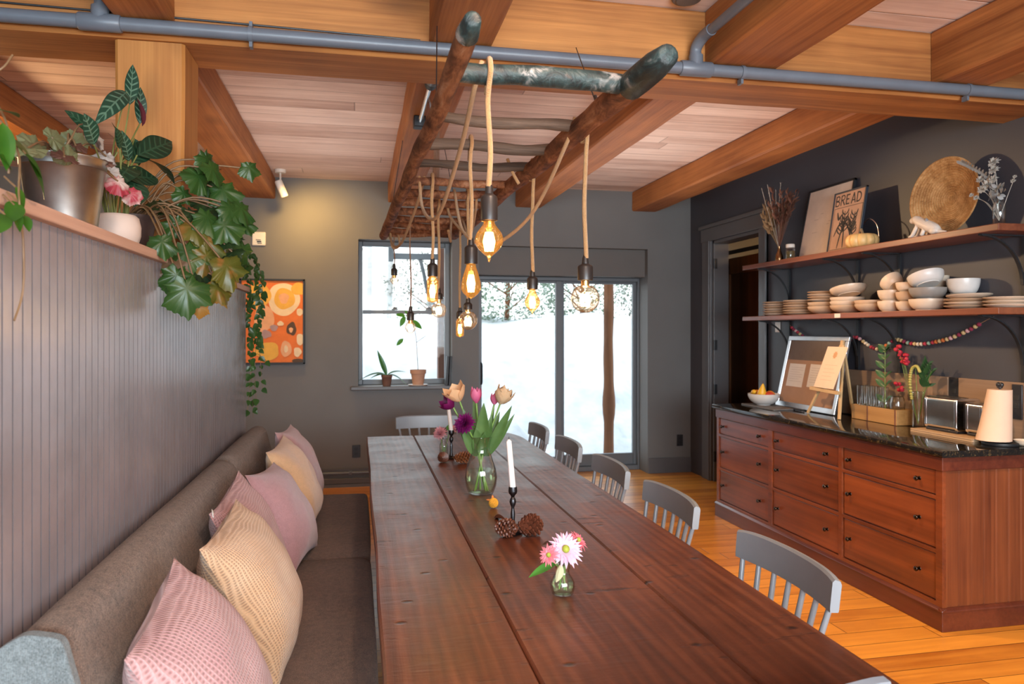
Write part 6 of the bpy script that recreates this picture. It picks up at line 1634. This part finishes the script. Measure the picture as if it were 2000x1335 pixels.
b.build('stems',M['bstem'],o,smooth=60)
for c,nm,mm in (('g','green_leaves','beg'),('d','deep_green_leaves','begd'),('y','olive_leaves','begy'),('o','rusty_leaf_tip','bego'),('b','brown_leaf','begb')):
    b = MB()
    for i,(p,r_,c_) in enumerate(BEG):
        if c_ != c: continue
        nr_, u_ = up_.get(i, ((.45+R(-.3,.3),-.75+R(-.2,.2),.35+R(-.3,.3)),(R(-.5,.6),R(-.2,.2),-.8)))
        if c == 'd': nr_ = (R(-.3,.6),-.5,.8)
        b.lobed(p,nr_,u_,r_,7 if i % 2 else 6,.12,.22,i*3+1)
    b.build(nm,M[mm],o,smooth=70)

# hoya at the left edge
o = thing('hoya_plant','glossy green trailing plant in a pot at the left edge of the partition cap','potted plant',(-.83,1.60,CZ))
b = MB(); b.lathe([(0,CZ+.004),(.055,CZ+.0006),(.075,CZ+.10),(.078,CZ+.11),(.070,CZ+.11),(.066,CZ+.09)],(-.83,1.60,0),28); b.build('pot',M['matte'],o,smooth=50)
b = MB(); b.lathe([(0,CZ+.092),(.068,CZ+.090)],(-.83,1.60,0),20); b.build('soil',M['soil'],o)
EDGE=[((-.655,1.512,1.905),(-.645,1.591,1.926),.45),((-.655,1.581,1.865),(-.645,1.749,1.831),.28),((-.650,1.631,1.852),(-.640,1.746,1.783),.28),((-.655,1.545,1.89),(-.645,1.552,1.805),.4),((-.655,1.576,1.81),(-.645,1.528,1.829),.5),((-.655,1.598,1.78),(-.645,1.622,1.741),.45),((-.655,1.609,1.752),(-.645,1.552,1.711),.5),((-.655,1.593,1.744),(-.645,1.604,1.694),.4),((-.655,1.555,1.719),(-.645,1.496,1.682),.5),((-.655,1.638,1.731),(-.645,1.641,1.70),.6),((-.70,1.60,1.88),(-.66,1.62,1.84),.5),((-.75,1.55,1.93),(-.70,1.50,1.95),.5)]
b = MB()
b.tube(bez([(-.83,1.60,CZ+.09),(-.72,1.58,1.94),(-.655,1.60,1.86),(-.652,1.605,1.76),(-.65,1.62,1.67),(-.655,1.63,1.58),(-.66,1.605,1.52)],8),.0022,6)
b.tube(bez([(-.83,1.60,CZ+.09),(-.73,1.62,1.96),(-.66,1.57,1.90),(-.655,1.57,1.80)],8),.0022,6)
b.tube(bez([(-.83,1.58,CZ+.09),(-.75,1.55,1.97),(-.66,1.53,1.98),(-.64,1.55,2.02)],6),.002,6)
for p,q,w in EDGE: b.tube([V(p)+V((-.02,.0,.02)),V(p)],.0018,5)
b.build('stems',M['bstem'],o,smooth=60)
b = MB()
for i,(p,q,w) in enumerate(EDGE):
    d = V(q)-V(p); b.leaf(p,d,V((.6,-.6,.5)) if i not in (0,) else V((.2,-.5,.9)),d.length*1.05,d.length*w,.15,.2,12,.8)
b.build('leaves',M['edgel'],o,smooth=70)

# vine trailing from the end of the partition
o = thing('trailing_vine','small-leaved vine hanging down the far end of the partition to the bench back','potted plant',(-.83,4.72,CZ))
b = MB(); b.lathe([(0,CZ+.004),(.050,CZ+.0006),(.068,CZ+.09),(.070,CZ+.10),(.063,CZ+.10),(.060,CZ+.08)],(-.83,4.72,0),28); b.build('pot',paint('terracotta',(.34,.15,.08),.8,.1,20,.05,80),o,smooth=50)
b = MB(); b.lathe([(0,CZ+.084),(.062,CZ+.082)],(-.83,4.72,0),20); b.build('soil',M['soil'],o)
VINE=[[(-.739,4.935,1.97),(-.69,4.935,1.85),(-.671,4.935,1.716),(-.683,4.935,1.487),(-.677,4.935,1.258),(-.693,4.935,.997)],[(-.693,4.935,1.93),(-.637,4.935,1.847),(-.624,4.935,1.618),(-.646,4.935,1.389),(-.652,4.935,1.193),(-.637,4.935,.996)],[(-.677,4.935,1.99),(-.621,4.935,1.88),(-.609,4.935,1.749),(-.631,4.935,1.52),(-.621,4.935,1.323),(-.606,4.935,1.127)],[(-.708,4.935,1.846),(-.702,4.935,1.65),(-.687,4.935,1.389),(-.671,4.935,1.128),(-.665,4.935,.948)],[(-.646,4.935,1.356),(-.599,4.935,1.323),(-.577,4.935,1.284)]]
b = MB(); b2 = MB(); rnd = random.Random(9)
for si,P in enumerate(VINE):
    P = [V(p)+V((0,.012*si-.02,0)) for p in P]
    if si < 4: P = [V((-.83,4.72,CZ+.085)),V((-.79,4.85,CZ+.14+.03*si))] + P
    C = bez(P,16); b.tube(C,.0016,5); acc = 0; start = 12 if si < 4 else 0
    for k in range(start,len(C)):
        acc += (C[k]-C[k-1]).length if k else 0
        zf = .5+.5*min(1,max(0,(C[k].z-1.0)/.6))
        if acc > .024/zf*(.8 if C[k].z > 1.4 else 1.2):
            acc = 0; a = rnd.uniform(0,6.28)
            d = V((math.cos(a)*.8,math.sin(a)*.5-.25,-.75)); L_ = rnd.uniform(.034,.060)
            b2.leaf(C[k],d,V((.2,-.9,.35))+V((rnd.uniform(-.5,.5),rnd.uniform(-.3,.3),0)),L_,L_*.72,.15,.25,6,.62)
b.build('stems',M['bstem'],o,smooth=60); b2.build('leaves',M['viney'],o,smooth=70)

# ------------------------------------------------------------------ window sill
SZ_ = wZ0+.0005
o = thing('potted_orchid','small strappy-leaved orchid in a brown pot on the window sill','potted plant',(.262,7.262,SZ_))
M['brownpot'] = paint('brown_clay',(.17,.085,.06),.75,.12,20,.05,80)
b = MB(); b.lathe([(0,.004),(.038,0),(.050,.085),(.054,.088),(.054,.108),(.047,.108),(.045,.08)],(.262,7.262,SZ_),28); b.build('pot',M['brownpot'],o,smooth=50)
b = MB(); b.lathe([(0,.092),(.047,.090)],(.262,7.262,SZ_),20); b.build('soil',M['soil'],o)
b = MB()
for (d,L_,W_,dr,nr_) in (((-.35,-.05,1),.27,.052,.05,(.3,-.9,0)),((-1,-.1,.55),.26,.05,.75,(.2,-.3,.9)),((.9,-.1,.75),.19,.040,.55,(-.2,-.3,.9)),((.8,-.2,.35),.20,.035,1.1,(0,-.3,.9)),((-.7,-.3,.35),.16,.04,.6,(0,-.3,.9))):
    b.leaf((.262,7.262,SZ_+.10),d,nr_,L_,W_,dr,.25,12,.75)
b.build('leaves',leafmat('orchid_leaf',(.03,.12,.03),(.06,.20,.05),None,rough=.35,trans=.25),o,smooth=70)
o = thing('potted_seedling','thin tall seedling in a terracotta pot on a saucer on the window sill','potted plant',(.565,7.255,SZ_))
b = MB(); b.lathe([(0,.002),(.085,0),(.098,.010),(.095,.013),(.08,.006),(0,.006)],(.565,7.255,SZ_),32); b.build('saucer',M['stonew'],o,smooth=50)
b = MB(); b.lathe([(0,.010),(.052,.007),(.070,.115),(.078,.118),(.080,.155),(.072,.155),(.068,.12)],(.565,7.255,SZ_),32); b.build('pot',paint('pale_terracotta',(.52,.30,.20),.8,.1,20,.05,80),o,smooth=50)
b = MB(); b.lathe([(0,.138),(.070,.136)],(.565,7.255,SZ_),24); b.build('soil',M['soil'],o)
b = MB(); P = bez([(.565,7.255,SZ_+.13),(.555,7.255,SZ_+.32),(.540,7.255,SZ_+.50),(.50,7.255,SZ_+.63),(.44,7.255,SZ_+.69)],6); b.tube(P,.0032,6)
b.tube(bez([(.548,7.255,SZ_+.42),(.60,7.255,SZ_+.46),(.645,7.25,SZ_+.49)],4),.003,6); b.build('stem',M['bstem'],o,smooth=60)
b = MB()
for (p,d,L_) in (((.44,7.255,SZ_+.685),(-.9,-.1,.10),.10),((.435,7.255,SZ_+.68),(-.35,-.2,-.8),.12),((.50,7.255,SZ_+.64),(.9,-.2,-.7),.14),((.46,7.255,SZ_+.70),(-.45,0,.75),.05),((.42,7.25,SZ_+.46),(-.75,-.1,-.75),.10)):
    b.leaf(p,d,V((.1,-.9,.4)),L_,L_*.42,.1,.15,10,.8)
b.tube(bez([(.50,7.255,SZ_+.62),(.45,7.255,SZ_+.52),(.42,7.25,SZ_+.46)],4),.0018,5)
b.build('leaves',leafmat('lit_green_leaf',(.06,.22,.02),(.12,.34,.04),None,rough=.4,trans=.35),o,smooth=70)
for i,(x,lean,lb) in enumerate(((.838,-.06,'dark upright book leaning at the right end of the window sill, left of its twin'),(.868,-.05,'dark upright book at the right end of the window sill, against the reveal'))):
    o = thing('book',lb,'book',(x,7.25,SZ_),group='books on the window sill',rot=Matrix.Rotation(-lean,4,'Y'))
    Mx = o.matrix_basis
    b = MB(); 
    for (a0,a1) in ((-.011,-.009),(.009,.011)): b.obox(Mx @ Matrix.Translation(((a0+a1)/2,0,.1450)),.001,.065,.143)
    b.obox(Mx @ Matrix.Translation((0,-.064,.1450)),.011,.001,.143); b.build('cover',M['black'],o,smooth=0)
    b = MB(); b.obox(Mx @ Matrix.Translation((0,.001,.1450)),.0088,.061,.138); b.build('pages',M['paper'],o,smooth=0)

# ------------------------------------------------------------------ abstract painting (plain stand-in)
ptg = thing('framed_painting','orange abstract canvas of pale rounded shapes in a dark frame on the back wall','painting',(-.80,YB-.03,1.18))
aX0,aX1,aZ0,aZ1 = -1.10,-.508,1.185,1.992
b = MB(); f_=.018
b.box(aX0,aX1,YB-.045,YB-.001,aZ0,aZ0+f_); b.box(aX0,aX1,YB-.045,YB-.001,aZ1-f_,aZ1); b.box(aX0,aX0+f_,YB-.045,YB-.001,aZ0,aZ1); b.box(aX1-f_,aX1,YB-.045,YB-.001,aZ0,aZ1)
b.build('frame',M['black'],ptg,smooth=0,bevel=.002)
def cpaint(n,c): return paint(n,c,.7,.10,14,.05,60)
b = MB(); b.box(aX0+f_,aX1-f_,YB-.030,YB-.005,aZ0+f_,aZ1-f_); b.build('orange_canvas',cpaint('canvas_orange',(.78,.19,.035)),ptg,smooth=0)
cols = {'cream':cpaint('canvas_cream',(.84,.66,.42)),'gold':cpaint('canvas_gold',(.82,.45,.07)),'peach':cpaint('canvas_peach',(.80,.42,.22)),'dark':cpaint('canvas_umber',(.10,.055,.03)),'lilac':cpaint('canvas_mauve',(.42,.28,.28))}
lay = [0]
def blob(name,cx,cz_,rx,rz_,c,wob=.06,ph=0):
    lay[0] += 1; y = YB-.030-.0004*lay[0]; b = MB(); n=40
    vs = []
    for k in range(n):
        q = 2*PI*k/n; w = 1+wob*math.sin(3*q+ph)+wob*.5*math.sin(5*q+ph*2)
        x_ = min(max(cx+rx*w*math.cos(q),aX0+f_),aX1-f_); z_ = min(max(cz_+rz_*w*math.sin(q),aZ0+f_),aZ1-f_); vs.append((x_,y,z_))
    b.add(vs,[tuple(range(n))]); b.build(name,cols[c],ptg,smooth=0)
A = [('cream_shape',-.70,1.80,.145,.155,'cream',.03,1),('gold_shape',-.695,1.805,.095,.10,'gold',.04,2),('peach_shape',-.70,1.81,.045,.05,'peach',.08,0),('gold_shape',-.92,1.83,.10,.12,'gold',.06,1),('cream_shape',-.565,1.90,.07,.06,'gold',.05,3),
 ('peach_shape',-.88,1.62,.09,.13,'peach',.06,2),('cream_shape',-.555,1.68,.03,.035,'cream',.05,1),('dark_shape',-.63,1.52,.045,.062,'dark',.09,4),('peach_shape',-.635,1.51,.018,.025,'peach',.1,0),('lilac_shape',-.79,1.53,.035,.03,'lilac',.08,0),('lilac_shape',-.86,1.47,.045,.04,'lilac',.1,2),
 ('cream_shape',-.55,1.42,.035,.055,'cream',.06,1),('gold_shape',-.85,1.31,.11,.085,'gold',.07,5),('peach_shape',-.68,1.33,.05,.075,'peach',.05,2),('cream_shape',-.68,1.33,.018,.035,'cream',.05,2),('cream_shape',-.575,1.30,.035,.045,'cream',.08,1),('dark_shape',-.57,1.215,.055,.022,'dark',.02,0),('cream_shape',-.73,1.57,.03,.022,'cream',.08,3)]
for a in A: blob(*a)

# ------------------------------------------------------------------ outside: snow, shrubs, porch
def snowmat():
    t = NT('snow'); v_ = t.coord(); f = t.noise(v_,3,5,.6)
    col = t.ramp(f,[(.3,(.44,.47,.50)),(.7,(.62,.63,.64))])  # darker bluish noise puts soft shading into the snow's colour
    return t.bsdf(col,.7,0,.3,t.bump(t.noise(v_,9,5,.6),.4,.03))
M['snow'] = snowmat()
M['snow'].name = 'snow'
def hgt(x,y):
    t = max(0,(y-9.2)/4.6); t = min(1,t); s_ = t*t*(3-2*t)
    h_ = -.30 + 2.02*s_ + .30*mnoise.noise(V((x*.75,y*.55,1))) + .22*mnoise.noise(V((x*1.7,y*1.7,4)))*(1.25-s_) + .10*mnoise.cell(V((x*1.6,y*1.6,9)))*(1.05-s_) + .08*mnoise.noise(V((x*4.5,y*4.5,9)))*(1.2-s_)
    if y < 8.0: h_ = min(h_, -.16)
    return h_
b = MB(); b.grid(lambda u,v_: ((-9+26*u),(7.56+16*v_),hgt(-9+26*u,7.56+16*v_)),170,120)
so = b.build('snow_bank',M['snow'],smooth=80,origin=(0,7.5,0)); tag(so,'bright snow banks heaped outside the glass door and window','snow',None,'stuff')
def shrub(x,y,z0,r_,h_,label,seed,m,n=1500):
    rnd = random.Random(seed); o = thing('snowy_shrub',label,'shrub',(x,y,z0),group='shrubs on the snow bank outside')
    b = MB(); b.tube([(x,y,z0-.3),(x+.05,y,z0+h_*.4),(x,y,z0+h_*.8)],[.06,.045,.015],8)
    for k in range(9):
        a = rnd.uniform(0,6.28); z_ = z0+h_*rnd.uniform(.15,.6); b.tube([(x,y,z_),(x+r_*.7*math.cos(a),y+r_*.5*math.sin(a),z_+h_*.25)],[.022,.006],6)
    b.build('trunk',M['bark'],o)
    b = MB()
    for k in range(n):
        a = rnd.uniform(0,6.28); w = rnd.uniform(-.95,1); q = math.sqrt(1-w*w)*rnd.uniform(.55,1.05)
        p = V((x+r_*q*math.cos(a)*(1+.2*math.sin(a*3+seed)),y+r_*.7*q*math.sin(a),z0+h_*.5+h_*.5*w))
        s_ = rnd.uniform(.04,.09); d = V((rnd.uniform(-1,1),rnd.uniform(-1,1),rnd.uniform(-.6,.8))).normalized(); e = d.orthogonal().normalized()
        b.add([p-e*s_*.4,p+d*s_*.6-e*s_*.1,p+d*s_*1.3,p+d*s_*.6+e*s_*.5],[(0,1,2,3)])
    b.build('foliage',m,o,smooth=0)
M['ever'] = leafmat('frosted_evergreen',(.12,.18,.11),(.24,.31,.22),None,rough=.7,trans=.3,blot=(.5,.55,.52))
M['ever2'] = leafmat('pale_frosted_bush',(.16,.17,.13),(.27,.27,.23),None,rough=.7,trans=.3,blot=(.42,.43,.42))
shrub(2.9,14.6,1.55,1.15,2.0,'green frosted shrub seen through the left glass door pane',1,M['ever'],4200)
shrub(4.6,15.0,1.6,.95,1.7,'green frosted shrub behind the door mullion and the big globe bulb',2,M['ever'],2800)
shrub(6.4,15.3,1.65,1.2,2.2,'pale frosted bush seen right of the porch post',3,M['ever2'],2800)
shrub(1.4,15.2,1.6,.8,1.5,'small pale frosted bush behind the pier between window and door',4,M['ever2'],1300)
M['post'] = wood('weathered_porch_post',(.09,.03,.010),(.21,.08,.028),'z',10,.7,.3,.3)
o = thing('porch_post','round orange-brown porch post standing in the snow outside the glass door','post',(3.35,9.6,.2))
b = MB(); pts=[]; rs=[]
for k in range(30):
    z_ = -.2 + 3.3*k/29; pts.append((3.345+.018*mnoise.noise(V((z_*1.2,3,0))),9.6,z_)); rs.append(.068+.006*mnoise.noise(V((z_*2.5,8,0)))+(.022 if .25 < z_ < .75 else 0)*max(0,math.sin((z_-.25)*6.28)))
b.tube(pts,rs,16); b.build('trunk',M['post'],o,smooth=60)
b = MB(); b.box(-1.0,5.0,9.5,9.72,3.08,3.25); b.build('header_beam',M['post'],o,smooth=0)
o = thing('porch_bracket_post','reddish porch post with a dark bar and curved brace outside the window','post',(.98,8.9,0))
M['redpost'] = wood('reddish_post',(.10,.045,.03),(.17,.08,.055),'z',9,.7,.2)
b = MB(); b.box(.93,1.10,8.85,9.0,-.4,3.1); b.build('post',M['redpost'],o,smooth=0,bevel=.01)
b = MB(); b.box(.38,.95,8.88,8.94,2.36,2.43); b.box(.34,.40,8.86,8.96,2.33,2.55); b.build('dark_bar',M['frame'],o,smooth=0,bevel=.005)
b = MB(); b.tube(bez([(.72,8.91,2.36),(.76,8.91,2.2),(.80,8.91,2.0),(.86,8.91,1.85),(.95,8.91,1.76)],6),.022,8); b.build('curved_brace',M['frame'],o)
for i,(x,y) in enumerate(((-.35,15.0),(.15,17.0),(.55,15.6))):
    o = thing('bare_tree','pale bare trunk beyond the snow, %s of the three seen through the upper window' % ('leftmost','middle','rightmost')[i],'tree',(x,y,1.5),group='bare trees beyond the snow')
    b = MB(); b.tube(bez([(x,y,1.3),(x+.05,y,3),(x+.1-.08*i,y,5),(x+.12,y,7.5)],5),[.10]*6+[.09]*5+[.07]*5,10); b.build('trunk',paint('pale_bark',(.58,.56,.54),.8,.2,10,.2,30),o)
    b = MB()
    for k in range(5): b.tube([(x+.08,y,3.2+.7*k),(x+(.7-.1*k)*(1 if k%2 else -1),y+.2,4.0+.75*k)],[.03,.008],6)
    b.build('branches',paint('pale_twig',(.55,.53,.52),.8),o)
# ------------------------------------------------------------------ light, sky, camera
w = bpy.data.worlds.new('overcast_sky'); SC.world = w; w.use_nodes = True
nt = w.node_tree; nt.nodes.clear()
bg = nt.nodes.new('ShaderNodeBackground'); wo = nt.nodes.new('ShaderNodeOutputWorld'); nt.links.new(bg.outputs[0], wo.inputs[0])
tc = nt.nodes.new('ShaderNodeTexCoord'); sp_ = nt.nodes.new('ShaderNodeSeparateXYZ'); cr_ = nt.nodes.new('ShaderNodeValToRGB')
nt.links.new(tc.outputs['Generated'], sp_.inputs[0]); nt.links.new(sp_.outputs[2], cr_.inputs[0]); nt.links.new(cr_.outputs[0], bg.inputs[0])
cr_.color_ramp.elements[0].color = (.93,.97,1,1); cr_.color_ramp.elements[1].color = (.70,.84,1,1)
bg.inputs[1].default_value = 3.0
def lamp(name, typ, loc, energy, color, **k):
    l = bpy.data.lights.new(name, typ); l.energy = energy; l.color = color
    tgt = k.pop('target', None)
    for a, c in k.items(): setattr(l, a, c)
    o = bpy.data.objects.new(name, l); COL.objects.link(o); o.location = loc
    if tgt is not None: o.rotation_euler = (V(tgt)-V(loc)).to_track_quat('-Z','Y').to_euler()
    return o
for nm, loc, sx, sy, tg in (('door_portal',(2.075,YB2+.03,1.02),1.8,2.05,(2.075,0,1.02)),('window_portal',(.45,YB2+.03,1.66),.9,1.4,(.45,0,1.66)),('rear_portal',(.35,YF-.2,1.65),4.5,1.5,(.35,5,1.65))):
    o = lamp(nm,'AREA',loc,1,(1,1,1),target=tg,shape='RECTANGLE',size=sx,size_y=sy); o.data.cycles.is_portal = True
warm = (1.0,.66,.36)
lamp('wall_spot','SPOT',(-.55,6.66,2.80),64,(1.0,.58,.17),target=(-.30,7.3,2.2),spot_size=D(125),spot_blend=1.0,shadow_soft_size=.04)
lamp('shelf_spot','SPOT',(1.25,5.9,2.70),190,warm,target=(3.3,3.95,1.62),spot_size=D(52),spot_blend=1,shadow_soft_size=.05)
lamp('dresser_spot','SPOT',(1.30,4.0,2.68),150,(1.0,.62,.32),target=(3.0,4.1,.5),spot_size=D(85),spot_blend=.9,shadow_soft_size=.08)
lamp('bench_spot','SPOT',(.55,1.2,2.68),90,(1.0,.70,.50),target=(-.5,2.8,.8),spot_size=D(95),spot_blend=1,shadow_soft_size=.12)
lamp('floor_spot','SPOT',(2.2,1.6,2.68),260,(1.0,.66,.34),target=(2.2,2.9,0),spot_size=D(90),spot_blend=1,shadow_soft_size=.1)
lamp('hall_lamp','POINT',(XR+1.0,6.3,2.45),22,(1.0,.62,.28),shadow_soft_size=.08)
lamp('left_room_lamp','POINT',(-2.6,4.6,2.3),60,(1.0,.64,.32),shadow_soft_size=.15)
lamp('ceiling_bounce','AREA',(1.0,-1.2,1.5),130,(1.0,.87,.80),target=(.9,3.0,2.96),shape='RECTANGLE',size=3.2,size_y=1.2)  # added area lamp out of view, standing in for bounced light on the ceiling
lamp('rear_daylight','AREA',(.35,YF-.6,1.8),480,(.62,.82,1.0),target=(.35,3,1.2),shape='RECTANGLE',size=4.2,size_y=1.4)
l_ = lamp('sun','SUN',(0,12,8),1.6,(1.0,.93,.82),target=(6.8,14.0,4.0),angle=.03)
lamp('unseen_ceiling_fill','AREA',(2.15,5.2,2.15),12,(1.0,.84,.74),target=(2.15,5.2,2.96),shape='RECTANGLE',size=1.1,size_y=2.6)  # unseen area lamp added under the back ceiling to brighten its boards
lamp('unseen_ceiling_fill_left','AREA',(-.40,5.6,2.2),7,(1.0,.84,.74),target=(-.40,5.6,2.96),shape='RECTANGLE',size=.9,size_y=2.4)  # second added fill, unseen from below, lifting the ceiling on the left
SC.view_settings.view_transform = 'Standard'; SC.view_settings.look = 'None'; SC.view_settings.exposure = 0
cam = bpy.data.cameras.new('camera'); co = bpy.data.objects.new('camera', cam); COL.objects.link(co)
co.location = (0,0,1.5); co.rotation_euler = (PI/2, 0, -.2046)
cam.sensor_width = 36; cam.lens = 1437.3/2000*36; cam.shift_y = -(667.5-646)/2000; cam.clip_start = .05
cam.dof.use_dof = True; cam.dof.focus_distance = 2.7; cam.dof.aperture_fstop = 4.5
SC.camera = co
cy = SC.cycles
cy.use_denoising = True; cy.max_bounces = 8; cy.diffuse_bounces = 4; cy.glossy_bounces = 4; cy.transparent_max_bounces = 24; cy.caustics_reflective = False; cy.caustics_refractive = False
cy.sample_clamp_indirect = 6.0
